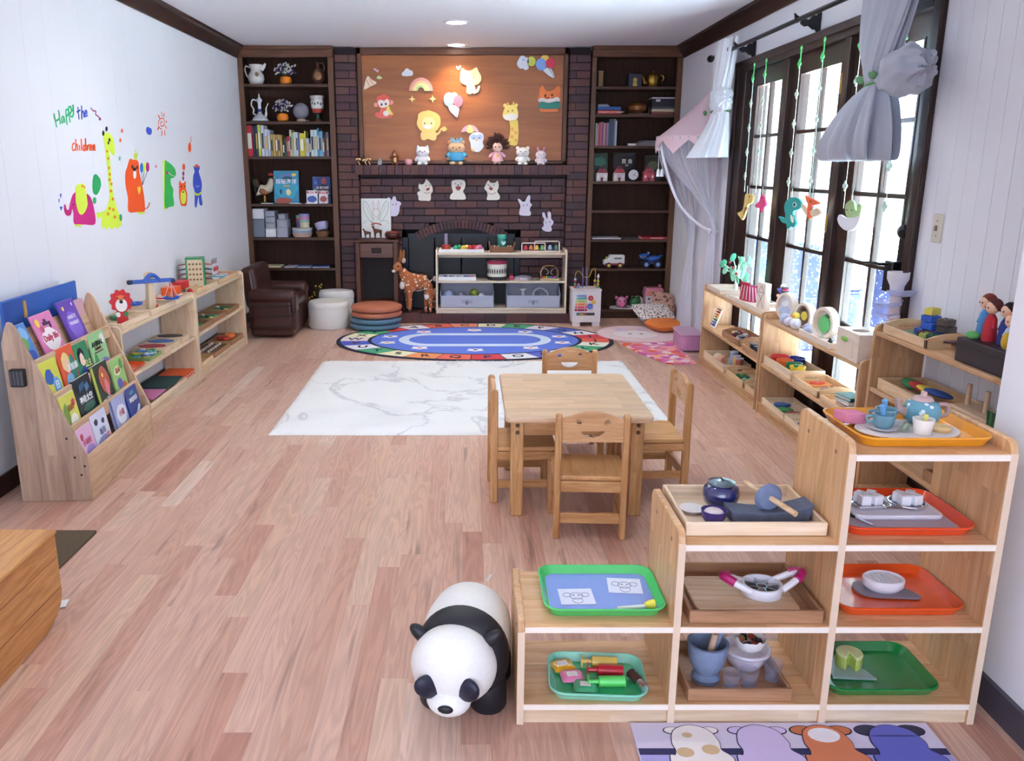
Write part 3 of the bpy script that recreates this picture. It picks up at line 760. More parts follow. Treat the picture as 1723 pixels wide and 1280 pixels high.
BK=[
# tier, x, w, h, cover, art, text, label
(3,.10,.125,.175,'5a8ed0',[('sky_print','8cc0ea',blob(0,.75,.42,.18,seed=3)),('leaf_print','6fae5c',blob(-.05,.55,.25,.14,seed=4)),('figure_print','3f62b4',blob(.05,.25,.32,.14,seed=5))],None,'blue picture book with green leaves, leftmost on top tier'),
(3,.33,.20,.185,'e388bc',[('white_blob','fdf6f8',blob(.02,.4,.40,.26,seed=6)),('bear_print','c05878',blob(-.2,.66,.09,.08)),('train_print','503860',[(-.1,.72),(.28,.72),(.28,.78),(.12,.78),(.1,.86),(-.02,.86),(-.02,.8),(-.1,.8)]),('wheel_print','503860',blob(.22,.68,.05,.06,j=0)),('sun_print','f2d060',blob(-.32,.82,.1,.1))],[('Daily life',.042,'c8345c',(.02,.44))],'pink picture book titled Daily life on the top tier'),
(3,.61,.185,.20,'6a4ab0',[('arch_print','8a6cd0',blob(0,.42,.36,.34,seed=9)),('dark_band','4a308c',[(-.4,.06),(.4,.06),(.4,.12),(-.4,.12)]),('star_print','f4e080',blob(-.28,.84,.06,.05)),('star_print','f8f0ff',blob(.3,.88,.04,.04))],[('MAKE IT',.024,'f6f0ff',(0,.62)),('YOURSELF',.022,'f6f0ff',(0,.48))],'purple picture book with arched print on the top tier'),
(2,.10,.165,.165,'dfe05c',[('parrot_print','3c68b8',blob(-.12,.6,.22,.2,seed=2)),('round_print','6aa8dc',blob(.2,.32,.22,.24,seed=8)),('ground_print','e07838',blob(.1,.06,.35,.06))],[('日',.04,'ffffff',(.2,.34))],'yellow picture book with a blue parrot on the second tier'),
(2,.285,.165,.185,'e05a34',[('green_print','2f8478',blob(.25,.45,.2,.32,seed=3)),('hair_print','f0d890',blob(-.12,.66,.26,.22,seed=7)),('face_print','f6d0b4',blob(-.1,.58,.17,.16,seed=4)),('dress_print','88b8dc',blob(-.12,.2,.24,.2,seed=5))],[('灰姑娘',.035,'ffffff',(.22,.5))],'orange storybook with a blonde girl on the second tier'),
(2,.45,.15,.17,'2f8a5c',[('hair_print','1c1a28',blob(-.12,.66,.26,.22,seed=7)),('face_print','f6d8c4',blob(-.1,.58,.17,.16,seed=4)),('dress_print','3c50a0',blob(-.12,.2,.26,.2,seed=5))],[('公主',.04,'f8f0a0',(.24,.42))],'green storybook with a dark-haired girl on the second tier'),
(2,.655,.195,.18,'9ccf94',[('zebra_print','f4f4ee',blob(.3,.78,.14,.14)),('lilac_print','8c7cc0',blob(.1,.18,.36,.14,seed=3)),('leaf_print','4c9c58',blob(-.32,.3,.12,.2,seed=2)),('rule','6a2c38',[(-.36,.5),(.2,.5),(.2,.53),(-.36,.53)])],[('ANIMAL',.038,'202820',(-.06,.72)),('FAMILIES',.02,'5a2830',(-.08,.6))],'pale green picture book titled ANIMAL on the second tier'),
(1,.115,.155,.155,'d8da5e',[('leaf_print','7aa048',blob(-.25,.5,.16,.3,seed=3)),('lamb_print','f2f0e2',blob(.1,.3,.26,.16,seed=4)),('red_print','c84a40',blob(.28,.72,.12,.1))],[('百科',.03,'b04a30',(.05,.62))],'lime picture book, leftmost on the third tier'),
(1,.295,.19,.185,'18222c',[('panel_print','2c5c7c',[(-.25,.68),(.12,.78),(.08,.9),(-.22,.84)]),('panel_print','4c7ca0',[(.1,.62),(.32,.7),(.28,.84),(.08,.78)]),('ring_print','2e6a50',blob(.05,.3,.34,.1,seed=5))],[('神奇太空',.036,'ffffff',(0,.5))],'black space picture book with Chinese title on the third tier'),
(1,.515,.205,.195,'2c3c2c',[('edge_print','b4c048',[(-.48,.02),(-.36,.02),(-.36,.98),(-.48,.98)]),('dinosaur_print','b86048',blob(.12,.6,.28,.3,seed=6)),('mouth_print','e07884',blob(.16,.42,.12,.2,seed=8)),('eye_print','f2d060',blob(.06,.72,.05,.05)),('white_print','eeeae4',blob(.05,.12,.4,.1,seed=3))],[('恐龙',.036,'202020',(.05,.12))],'dark green dinosaur picture book on the third tier'),
(1,.73,.165,.175,'9cc878',[('fox_print','d06038',blob(.22,.2,.16,.14,seed=2)),('car_print','6a68b8',blob(-.1,.34,.2,.14,seed=3)),('leaf_print','5c9c50',blob(.3,.8,.12,.14)),('cream_print','e8f0c0',blob(-.08,.68,.28,.12,seed=4))],[('森林',.032,'b05040',(-.06,.68))],'spring green picture book, rightmost on the third tier'),
(0,.12,.16,.155,'e4b8dc',[('castle_print','a48cd0',blob(.12,.26,.3,.22,seed=5)),('flag_print','c04858',blob(-.22,.76,.1,.1))],[('小城堡',.03,'c85878',(.02,.58))],'lilac pink picture book, leftmost on the lowest tier'),
(0,.30,.175,.17,'d8dcf2',[('crowd_print','8c94c4',blob(0,.25,.4,.14,seed=6)),('bird_print','3c4058',blob(-.24,.78,.12,.08)),('bird_print','3c4058',blob(.2,.72,.1,.07)),('coral_print','d08c8c',blob(.3,.3,.1,.12))],[('城市',.034,'50507c',(.02,.5))],'pale blue white picture book with small figures on the lowest tier'),
(0,.545,.185,.175,'a8b0dc',[('bus_print','e0c84c',blob(.1,.12,.34,.1,seed=4)),('cream_print','e4e8f2',blob(.08,.5,.34,.26,seed=5)),('spine_print','505c8c',[(-.5,.02),(-.4,.02),(-.4,.98),(-.5,.98)])],[('小镇',.034,'c05868',(.1,.54))],'lavender picture book with a yellow bus on the lowest tier'),
(0,.745,.165,.175,'24408c',[('whale_print','dfe6f2',smooth2([(-.1,.12),(.2,.18),(.42,.4),(.3,.42),(.1,.3),(-.2,.2)],3)),('reef_print','3c64b4',blob(-.3,.2,.16,.14)),('green_print','4c9c8c',blob(0,.82,.2,.05))],[('神奇海洋',.028,'ffffff',(0,.64))],'navy ocean picture book with a white whale on the lowest tier'),
]
for tier,x,w,h,col,art,txt,lab in BK:cover_book(lab,tier,x,w,h,col,art,txt)
# the blue and pink boards standing behind the display
bb=thing('blue_board','blue folded board standing behind the book display','board',(-1.975,3.53,.62),PI/2)
part('panel',MB().box(0,.70,0,.012,0,.235),mat('2f5fb0',.5),bb,bev=.002)
part('flap',MB().box(0,.16,-.008,0,.09,.232),mat('274f9c',.5),bb,bev=.002)
part('tab',MB().box(.155,.175,-.014,-.008,.14,.215),mat('b08a50',.5),bb)
pb=solo('pink_board',MB().prism(rrect(.25,.18,.02),0,.01),mat('d8a8b4',.5),'pink rounded board standing in front of the blue board','board',(-1.955,4.10,.68),bev=.001)
pb.rotation_euler=(PI/2,0,PI/2)
bk=thing('black_clip_basket','small black slotted holder fixed to the side of the display','holder',(-1.87,3.408,.52))
part('body',MB().box(-.03,.03,-.03,-.002,0,.075),BLACK,bk,bev=.004)
for i in range(4):part('slot_rim',MB().box(-.028+.0147*i,-.0165+.0147*i,-.033,-.030,.008,.068),mat('5a5a60',.3,.6),bk)
# ---- small brown leather armchair
LEA=mat('3e2019',.32,var=.2,bump=.25,scale=26)
ac=thing('armchair','small dark brown leather armchair facing right','armchair',(-1.65,7.32,0))
def soft(name,c,s_,m,parent,bev=.04,seg=4):
 return part(name,MB().cbox(*c,*s_),m,parent,bev=bev,seg=seg)
soft('base',(0.0,0,.13),(.36,.62,.22),LEA,ac,.02)
soft('front_arm',(0.005,-.26,.215),(.40,.13,.33),LEA,ac,.05)
soft('far_arm',(0.005,.26,.215),(.40,.13,.33),LEA,ac,.05)
soft('arm_pad',(0.01,-.265,.36),(.40,.16,.11),LEA,ac,.045)
soft('far_arm_pad',(0.01,.265,.36),(.40,.16,.11),LEA,ac,.045)
soft('arm_scroll',(.19,-.265,.30),(.05,.15,.16),LEA,ac,.022)
soft('seat_cushion',(.04,0,.29),(.32,.40,.11),LEA,ac,.04)
part('backrest',MB().at((-.17,0,.36),(0,-.12,0)).cbox(0,0,.06,.13,.56,.36),LEA,ac,bev=.05,seg=4)
for k in range(3):part('seam_roll',MB().tube([(-.19,-.328,.10+.09*k),(.19,-.328,.105+.09*k)],.006),mat('34201a',.4),ac)
# ---- poufs and floor cushions
CREAM=mat('e8e4de',.55,bump=.1,scale=80)
def pouf(label,loc,r,h,m):
 t=thing('pouf',label,'pouf',loc,0,'white round poufs')
 part('body',MB().lathe([(0,0),(r*.94,0),(r,.02),(r,h*.72),(r*.985,h*.76)],32),m,t)
 part('seat_pad',MB().lathe([(r*.985,h*.76),(r*1.01,h*.8),(r*1.0,h*.9),(r*.93,h*.98),(r*.6,h),(0,h)],32),m,t)
 part('piping',MB().tube([(r*1.0*math.cos(a),r*1.0*math.sin(a),h*.775)for a in[2*PI*k/32 for k in range(32)]],.004,6,True),m,t)
pouf('white round pouf in front, beside the orange floor cushions',(-1.255,7.56,0),.185,.245,CREAM)
pouf('white round pouf half hidden behind the front pouf',(-1.225,7.855,0),.165,.30,CREAM)
bpy.data.objects['pouf.001'].scale=(1,.62,1)
def cushion(label,z,m,dx=0,rz=0):
 r=.228;h=.052
 t=thing('floor_cushion',label,'cushion',(-.815+dx,7.50,z),rz,'stacked round floor cushions')
 part('pad',MB().lathe([(0,0),(r*.9,0),(r*.98,.010),(r,h*.5),(r*.98,h-.010),(r*.9,h-.002),(0,h)],40),m,t)
 part('seam',MB().tube([(r*.995*math.cos(a),r*.995*math.sin(a),h*.5)for a in[2*PI*k/40 for k in range(40)]],.0035,6,True),m,t)
OR_,BL_=mat('bd7256',.5,bump=.1),mat('5c7c92',.5,bump=.1)
cushion('blue grey round floor cushion at the bottom of the stack',.008,BL_,-.012)
cushion('blue grey round floor cushion second from the bottom of the stack',.061,BL_,-.004)
cushion('terracotta round floor cushion second from the top of the stack',.114,OR_,.002)
cushion('terracotta round floor cushion on top of the stack',.167,OR_,.004)
# ---- dark side table on the hearth
sd=thing('side_table','dark brown side table with one drawer beside the firebox','side table',(-.83,7.952,.088))
BW={a:wood('66361f','42200f',a,1.2,.5)for a in 'xyz'}
H_=.675
part('table_top',MB().box(-.215,.205,-.14,.14,H_-.022,H_),BW['x'],sd,bev=.004)
for x in(-.18,.17):
 for y in(-.11,.11):part('leg',MB().cbox(x,y,(H_-.022)/2,.04,.04,H_-.022),BW['z'],sd,bev=.003)
 part('side_rail',MB().cbox(x,0,H_-.10,.02,.19,.15),BW['y'],sd)
 part('side_slab',MB().cbox(x,0,.28,.012,.19,.42),BW['z'],sd)
dw=part('drawer',MB().box(-.158,.148,-.122,.10,H_-.165,H_-.03),wood('6c3a24','4a2414','x',1.2,.35),sd,bev=.003)
part('drawer_pull',MB().box(-.05,.04,-.132,-.122,H_-.12,H_-.075),mat('2a1a14',.4,.6),dw,bev=.004)
part('lower_shelf',MB().box(-.165,.155,-.12,.12,.085,.10),BW['x'],sd)
part('lower_rail',MB().box(-.16,.15,-.12,-.10,.04,.085),BW['x'],sd)
part('back_slab',MB().box(-.16,.15,.10,.112,.1,H_-.17),mat('1c1210',.6),sd)
# ---- wooden bench at lower left
be=thing('bench','honey coloured wooden bench end at the lower left corner','bench',(-1.30,1.70,0))
pr=[(0,.29),(.745,.29)]+[(.75,.28)]+[(.75,.09)]+[(.75-.16*(1-math.cos(PI/2*k/6)),.09*(1-math.sin(PI/2*k/6)))for k in range(1,7)]+[(0,0)]
mb=MB();mb.M=Matrix.Translation((-.30,0,0))@Matrix(((0,0,1,0),(1,0,0,0),(0,1,0,0),(0,0,0,1)))
part('body',mb.prism(pr,0,.30),wood('d69c5e','a86a34','y',1.5,.38),be,bev=.004)
for z in(.105,.21):part('board_joint',MB().box(-.0005,.0006,.02,.74,z,z+.0025),mat('7a4a26',.6),be)
part('seat_board',MB().box(-.302,.004,-.004,.754,.288,.30),wood('dba666','b8783e','y',1.2,.35),be,bev=.003)
solo('paper_sheet',MB().at((0,0,0),(0,-.12,.2)).box(-.02,.012,0,.05,.0,.0012),WHITE,'white paper corner on the floor beside the bench','paper',(-1.33,2.49,.006))
solo('door_mat',MB().prism(rrect(.42,.52,.01),.0012,.009),mat('5a4a36',.95,var=.25,bump=.6,scale=120),'brown door mat on the floor beside the wooden bench','mat',(-1.68,2.83,0))
# ==== BACK WALL THINGS
MZ=1.4325
def eyes(parent,x,y,z,dx,r=.006,col='141414'):
 for s in(-1,1):part('eye',MB().ell((x+s*dx,y,z),(r,r*.6,r),8,6),mat(col,.2),parent)
def plush(name,label,loc,s,body,belly=None,ear='round',earc=None,nose='6a3a3a',rz=0,cat='soft toy',group='soft toys on the mantel'):
 """seated soft toy, about s tall, facing -y"""
 t=thing(name,label,cat,loc,rz,group)
 bm_=mat(body,.9,bump=.3,scale=120,sheen=.3)
 part('body',MB().ell((0,0,s*.28),(s*.30,s*.24,s*.28),18,12),bm_,t)
 part('head',MB().ell((0,-s*.03,s*.66),(s*.36,s*.27,s*.28),18,12),bm_,t)
 for q in(-1,1):
  if ear=='round':mb=MB().ell((q*s*.27,0,s*.89),(s*.10,s*.05,s*.10),10,8)
  elif ear=='cat':mb=MB().at((q*s*.22,0,s*.84),(0,q*.25,0)).lathe([(s*.13,0),(s*.08,s*.09),(0.001,s*.18)],10)
  else:mb=MB().at((q*s*.16,0,s*.9),(0,q*.3,0)).ell((0,0,s*.1),(s*.08,s*.04,s*.2),10,8)
  part('ear',mb,mat(earc or body,.9),t)
  part('arm',MB().tube([(q*s*.24,-s*.05,s*.42),(q*s*.34,-s*.12,s*.30),(q*s*.33,-s*.17,s*.22)],[s*.07,s*.075,s*.06],8),bm_,t)
  part('foot',MB().ell((q*s*.17,-s*.22,s*.08),(s*.11,s*.15,s*.08),12,8),bm_,t)
 eyes(t,0,-s*.285,s*.70,s*.13,s*.028)
 part('nose',MB().ell((0,-s*.295,s*.63),(s*.03,s*.02,s*.02),8,6),mat(nose,.4),t)
 if belly:part('belly',MB().ell((0,-s*.07,s*.26),(s*.22,s*.19,s*.2),14,10),mat(belly,.9),t)
 return t
plush('plush_cat','round white plush cat on the mantel, left of the blue bear',(-.408,8.05,MZ),.178,'f2f0f4',None,'cat','b8c4e4')
plush('plush_bear','round white plush bear on the mantel, right of the doll',(.52,8.05,MZ),.172,'f4f2ee','faf6f0','round')
plush('plush_rabbit','small pink and white plush toy at the right end of the mantel',(.69,8.05,MZ),.14,'f0e4ea',None,'long','d88ca8')
# tan bear in a blue shirt and crown
bt=plush('plush_bear','tan plush bear in a blue shirt and blue crown on the mantel',(-.094,8.06,MZ),.225,'d8b08c','d8b08c','round','c89a74')
BS=mat('4a9cc8',.85,bump=.2)
part('shirt',MB().lathe([(.05,.03),(.078,.045),(.082,.08),(.066,.115),(.04,.125)],20),BS,bt)
for q in(-1,1):part('sleeve',MB().tube([(q*.055,-.01,.105),(q*.082,-.03,.07)],[.026,.026],10),BS,bt)
cr=part('crown',MB().lathe([(.044,.196),(.05,.222)],24,caps=False),mat('a8d4e8',.5),bt)
for k in range(9):
 a=2*PI*k/9;part('crown_point',MB().at((.049*math.cos(a),.049*math.sin(a),.22)).lathe([(.012,0),(.006,.018),(.001,.03)],6),mat('6ab4d8',.4),cr)
 # doll with big brown hair
dl=thing('doll','fabric doll with frizzy brown hair and pink dress on the mantel','doll',(.285,8.05,MZ),0,'soft toys on the mantel')
SKN=mat('f0c8b4',.8)
part('body',MB().lathe([(.02,.02),(.045,.05),(.05,.08),(.03,.12),(.018,.13)],16),SKN,dl)
part('dress',MB().lathe([(.058,.035),(.054,.06),(.042,.1),(.03,.122)],18),mat('f0b4c0',.85),dl)
part('dress_badge',MB().ell((0,-.047,.085),(.012,.006,.012),8,6),mat('e8c040',.6),dl)
for q in(-1,1):
 part('arm',MB().tube([(q*.035,0,.11),(q*.065,-.01,.085),(q*.07,-.012,.07)],[.014,.014,.012],8),mat('f0b4c0',.85),dl)
 part('leg',MB().tube([(q*.02,0,.04),(q*.022,-.012,0.012)],[.016,.015],8),SKN,dl)
part('head',MB().ell((0,-.008,.16),(.05,.042,.045),16,12),SKN,dl);eyes(dl,0,-.048,.163,.019,.006,'303050')
hm=MB()
rr=random.Random(5)
for k in range(320):
 a=rr.uniform(0,2*PI);e=rr.uniform(-.25,1.45)
 d=Vector((math.cos(a)*math.cos(e),math.sin(a)*math.cos(e)*.8+.12,math.sin(e)))
 if d.y<-.45 and d.z<.55:continue
 b0=Vector((0,.002,.168))+d*.035;b1=Vector((0,.002,.168))+d*rr.uniform(.09,.125)+Vector((rr.uniform(-.01,.01),0,rr.uniform(-.008,.012)))
 hm.tube([b0,(b0+b1)/2+Vector((rr.uniform(-.006,.006),)*3),b1],[.006,.005,.002],4)
hh=part('hair',hm,mat('4a2a22',.8),dl);hh['kind']='stuff'
# brown monkey figurine, pink pot, grey figurine, gold ornament
mk=thing('monkey_figurine','small brown monkey figurine on the mantel','figurine',(-.664,8.03,MZ),0)
BM=mat('8a4a28',.6,bump=.2)
part('body',MB().ell((0,0,.045),(.028,.022,.038),12,8),BM,mk);part('belly',MB().ell((0,-.012,.045),(.018,.013,.026),10,8),mat('d8a878',.6),mk)
hd=part('head',MB().ell((0,-.003,.1),(.027,.023,.026),12,8),BM,mk);part('face',MB().ell((0,-.014,.097),(.018,.013,.016),10,8),mat('e0b48c',.6),hd);eyes(mk,0,-.028,.102,.008,.003)
for q in(-1,1):
 part('arm',MB().tube([(q*.024,0,.07),(q*.042,-.005,.06),(q*.036,-.01,.085)],[.009,.009,.008],7),BM,mk)
 part('leg',MB().tube([(q*.014,0,.02),(q*.02,-.012,.006)],[.011,.01],7),BM,mk)
part('hat',MB().lathe([(.02,.118),(.014,.126),(.002,.14)],10),mat('7a3a1c',.6),mk)
pj=thing('pink_pot','small lidded pink pot on the mantel','pot',(-.538,8.04,MZ))
part('body',MB().lathe([(.026,0),(.036,.012),(.036,.034),(.03,.042)],20),mat('d89aa0',.35),pj);part('lid',MB().lathe([(.034,.042),(.034,.05),(.01,.056),(0,.057)],20),mat('e0aab0',.35),pj)
gy=thing('owl_figurine','small grey and white figurine at the left of the mantel','figurine',(-.804,8.03,MZ))
part('body',MB().lathe([(.016,0),(.023,.012),(.022,.034),(.017,.05),(.008,.06),(0,.062)],14),mat('a4a8b4',.5,var=.4,scale=90),gy);eyes(gy,0,-.019,.046,.008,.004,'303038')
go=thing('gold_ornament','gold and brown twig ornament with bows at the mantel left end','ornament',(-.955,8.03,MZ))
gm=MB();rr=random.Random(3)
for k in range(26):
 a=rr.uniform(0,2*PI);gm.tube([(rr.uniform(-.04,.04),0,.012),(.06*math.cos(a),.03*math.sin(a),.02+rr.random()*.075)],[.003,.0015],4)
part('twigs',gm,mat('5a3a20',.7),go)['kind']='stuff'
for x in(-.045,.015,.05):
 for q in(-1,1):part('bow_loop',MB().at((x+q*.012,-.025,.04+abs(x)*.3),(0,q*.6,0)).ell((0,0,0),(.014,.005,.009),10,6),mat('e0c08c',.35,.5),go)
 part('ribbon_end',MB().tube([(x,-.026,.038),(x+.01,-.03,.012),(x+.016,-.03,.002)],.004,5),mat('e0c08c',.35,.5),go)
 # ---- left bookcase
def at_l(x,row,y=8.12):return(x,y,LSH[row]+.0008)
POR=mat('f0eee8',.15,coat=.5)
jg=thing('porcelain_jug','white porcelain jug with floral print on the top left shelf','jug',at_l(-1.925,0))
part('body',MB().lathe([(.045,0),(.06,.01),(.075,.05),(.07,.085),(.048,.12),(.05,.15),(.062,.175),(.058,.175),(.044,.15),(.042,.12)],14,caps=True),POR,jg)
part('handle',MB().tube([(-.045,0,.15),(-.09,0,.165),(-.1,0,.13),(-.085,0,.08),(-.065,0,.06)],.008,8),POR,jg)
part('spout',MB().tube([(.05,0,.13),(.075,0,.16),(.092,0,.185)],[.02,.018,.008],8),POR,jg)
part('flower_print',MB().ell((.02,-.062,.085),(.018,.014,.022),10,8),mat('a8906a',.4,var=.6,scale=60),jg)
PUM=mat('ee8418',.5,bump=.1)
def flower_pot(label,loc,s=1):
 t=thing('orange_vase',label,'vase',loc,0,'orange vases with dried flowers')
 part('vase',MB().lathe([(.03,0),(.05,.012),(.055,.04),(.046,.068),(.02,.078),(.018,.076)],18),PUM,t)
 rr=random.Random(len(label));st_,fl_,pf=MB(),MB(),MB()
 for k in range(84):
  a=rr.uniform(0,2*PI);r=rr.uniform(.02,.10);h=.095+rr.random()*.115*(1-r*3.5)
  p=Vector((r*math.cos(a),r*math.sin(a)*.7,h));st_.tube([(0,0,.07),p*.6+Vector((0,0,.045)),p],[.0012,.001,.0008],3)
  (pf if k%4==0 else fl_).ell(p,rr.uniform(.006,.011)*(1.5 if k%4==0 else 1),5,4)
 part('stems',st_,mat('5a5a40',.8),t)['kind']='stuff'
 part('white_blossoms',fl_,mat('d8d4cc',.9),t)['kind']='stuff'
 part('purple_blossoms',pf,mat('4a3470',.9),t)['kind']='stuff'
flower_pot('orange vase with dried white flowers on the top left shelf',at_l(-1.655,0))
flower_pot('orange vase with dried purple flowers on the second left shelf',at_l(-1.70,1))
fk=thing('metal_flask','brown embossed flask with handle at right of the top left shelf','flask',at_l(-1.355,0))
FKM=mat('6a4a36',.35,.5,var=.5,bump=.5,scale=70)
part('body',MB().at((0,0,.075),(0,0,0),(1,.5,1)).ell((0,0,0),(.064,.064,.075),18,12),FKM,fk)
part('neck',MB().lathe([(.02,.14),(.013,.16),(.014,.185),(.02,.195)],12),FKM,fk)
part('foot',MB().lathe([(.035,0),(.03,.012)],14),FKM,fk)
part('handle',MB().tube([(.012,0,.185),(.045,0,.19),(.058,0,.15),(.045,0,.12)],.005,6),FKM,fk)
part('medallion',MB().at((0,-.03,.075),(PI/2,0,0)).lathe([(.04,0),(.036,.006),(.02,.009),(0,.009)],18),mat('8a6446',.35,.5,bump=.6,scale=90),fk)
ew=thing('porcelain_ewer','blue and white porcelain ewer with long spout on the second left shelf','ewer',at_l(-1.91,1))
BWP=mat('e4e6f0',.15,var=.25,scale=55,coat=.5)
part('saucer',MB().lathe([(.0,0),(.07,0),(.098,.006),(.096,.009),(0,.006)],24),BWP,ew)
part('body',MB().lathe([(.072,.008),(.074,.02),(.058,.045),(.03,.066),(.017,.08),(.015,.16),(.02,.175),(.028,.185),(.024,.2),(.012,.212),(.006,.222),(.008,.235),(.002,.25)],18),BWP,ew)
part('handle',MB().tube(smooth2([(-.03,0,.06),(-.06,0,.075),(-.055,0,.11),(-.075,0,.15),(-.06,0,.195),(-.02,0,.185)],4,False),.007,8),POR,ew)
part('spout',MB().tube(smooth2([(.05,0,.04),(.058,0,.08),(.06,0,.12),(.082,0,.165)],4,False),[.012]*5+[.008]*4+[.005]*4,8),POR,ew)
part('blue_band',MB().lathe([(.0165,.085),(.019,.1),(.0165,.115)],18,caps=False),mat('3a4c98',.3),ew)
moon=thing('moon_lamp','grey moon globe lamp on a small stand on the second left shelf','lamp',at_l(-1.53,1))
part('globe',MB().ell((0,0,.095),.073,24,16),mat('8c8894',.8,var=.35,scale=18,bump=.3),moon);part('stand',MB().lathe([(.04,0),(.044,.008),(.042,.024),(.035,.026)],20),mat('c8a894',.5),moon);part('cord',MB().tube([(.04,0,.005),(.06,0,.018),(.07,0,.004)],.002,5),WHITE,moon)
ur=thing('painted_urn','red black and white painted urn on the second left shelf','urn',at_l(-1.375,1))
part('foot',MB().lathe([(.04,0),(.042,.01),(.03,.02)],20),mat('8a5030',.4),ur)
part('stem',MB().lathe([(.03,.02),(.02,.04),(.025,.065),(.042,.078)],20),mat('2c4034',.35),ur)
part('striped_base',MB().lathe([(.042,.078),(.05,.095),(.055,.115)],20,caps=False),mat('a83a2c',.4,var=.6,scale=40),ur)
part('bowl',MB().lathe([(.055,.115),(.062,.15),(.062,.185),(.055,.195)],20,caps=False),mat('e6e2dc',.3),ur)
for k in range(14):a=2*PI*k/14;part('painted_figure',MB().ell((.0605*math.cos(a),.0605*math.sin(a),.155+.008*(k%2)),(.006,.006,.012),8,6),mat('1c1c22',.4),ur)
part('lip',MB().lathe([(.055,.195),(.066,.21),(.068,.228),(.062,.23),(.058,.21)],20,caps=False),mat('d8d0cc',.3,var=.3,scale=60),ur)
# books on the third shelf
BZ=LSH[2]+.0008
LB=[('c02430',.062,.275,'red'),('22304c',.022,.27,'navy'),('2c3c50',.022,.27,'slate blue'),('d0d44c',.028,.28,'lime'),('e4e4ee',.03,.275,'white'),('d4d8ea',.032,.24,'pale grey'),('c8ccdc',.022,.235,'light grey'),
('b89a50',.022,.195,'gold'),('c0a468',.022,.195,'tan gold'),('b08c48',.02,.193,'bronze'),('c4a86c',.022,.192,'sand gold'),('b89450',.02,.19,'ochre'),
('1c2838',.02,.135,'black blue'),('2c6048',.016,.16,'green'),('a83448',.016,.175,'crimson'),('c8384c',.014,.18,'scarlet'),('e4dcb4',.018,.235,'cream'),('b8d0a0',.018,.21,'pale green'),('e4e4e0',.018,.215,'ivory'),('e8e8f0',.02,.215,'chalk white'),('5c6cac',.012,.21,'periwinkle'),
('d8c83c',.046,.205,'yellow'),('e0d464',.012,.225,'pale yellow'),('b8bcd8',.03,.16,'lavender grey'),('4c3838',.014,.15,'brown'),('dce4e8',.03,.235,'frost white'),('c4dce0',.03,.235,'mint white'),('5c94b8',.016,.25,'steel blue'),('64b0d8',.018,.22,'sky blue'),('a0c4dc',.014,.225,'powder blue'),('8c6478',.014,.165,'mauve'),('54364c',.016,.2,'plum'),('7c6c84',.024,.215,'grey violet')]
x=-2.03
tot=sum(b[1]+.0008 for b in LB);fac=(.77-.01)/tot
for i,(c,w,h,nm)in enumerate(LB):
 w*=fac;d=random.uniform(.15,.19)
 t=thing('book',nm+' spined book in the upright row on the third left shelf','book',(x+w/2,8.035,BZ),0,'upright books on the left bookcase')
 part('cover',MB().box(-w/2+.0004,-w/2+.0018,0,d,0,h).box(w/2-.0018,w/2-.0004,0,d,0,h).box(-w/2+.0004,w/2-.0004,0,.002,0,h),mat(c,.5),t)
 part('pages',MB().box(-w/2+.0018,w/2-.0018,.002,d-.004,.003,h-.004),mat('ece6d8',.8),t)
 if w>.012:part('spine_band',MB().box(-w*.28,w*.28,-.0006,.0002,h*.25,h*.75),mat('f0ece0' if i%3==0 else '303040' if i%3==1 else 'c8a860',.5),t)
 x+=w+.0008*fac
 # fourth shelf: rooster, ocean book, why book, small books
ro=thing('rooster_figurine','painted rooster figurine on the fourth left shelf','figurine',at_l(-1.91,3))
CRM_=mat('d8ccb4',.35,var=.25,scale=40)
skin('body',[(.0,0,.10,(.05,.055)),(-.045,0,.12,.04),(.045,0,.14,.042),(.065,0,.19,.03),(.068,0,.235,.026)],[(0,1),(0,2),(2,3),(3,4)],CRM_,ro,2)
for q in(-1,1):part('wing',MB().at((-.005,q*.042,.11),(0,.4,0)).ell((0,0,0),(.045,.012,.028),12,8),mat('9a5a30',.4,var=.5,scale=60),ro)
for k in range(6):
 a=.3+k*.32;part('tail_feather',MB().tube(smooth2([(-.05,(k-2.5)*.006,.13),(-.07-.03*math.cos(a),(k-2.5)*.008,.17+.05*math.sin(a)),(-.09,(k-2.5)*.009,.235-.02*k),(-.105+.005*k,(k-2.5)*.01,.20-.025*k)],4,False),[.012]*6+[.009]*4+[.004]*3,6),mat(['1c3028','2c3a2c','5a3020','8a4424','20302c','3c2c20'][k],.35),ro)
part('comb',MB().at((.068,.004,.255),(PI/2,0,0)).prism([(-.02,0),(.02,0),(.024,.02),(.012,.012),(.006,.03),(-.004,.014),(-.014,.026),(-.022,.01)],0,.008),mat('c02c28',.4),ro)
part('wattle',MB().ell((.088,0,.205),(.008,.007,.018),8,6),mat('c02c28',.4),ro);part('beak',MB().at((.09,0,.235),(0,PI/2,0)).lathe([(.009,0),(.001,.02)],8),mat('d8a030',.4),ro)
part('legs',MB().cyl((.0,-.012,.0),(0,-.012,.07),.007),mat('c89a40',.5),ro);part('legs',MB().cyl((.0,.012,.0),(0,.012,.07),.007),mat('c89a40',.5),ro)
part('base',MB().lathe([(.055,0),(.058,.008),(.05,.014)],18),mat('3c4a2c',.6,var=.4),ro)
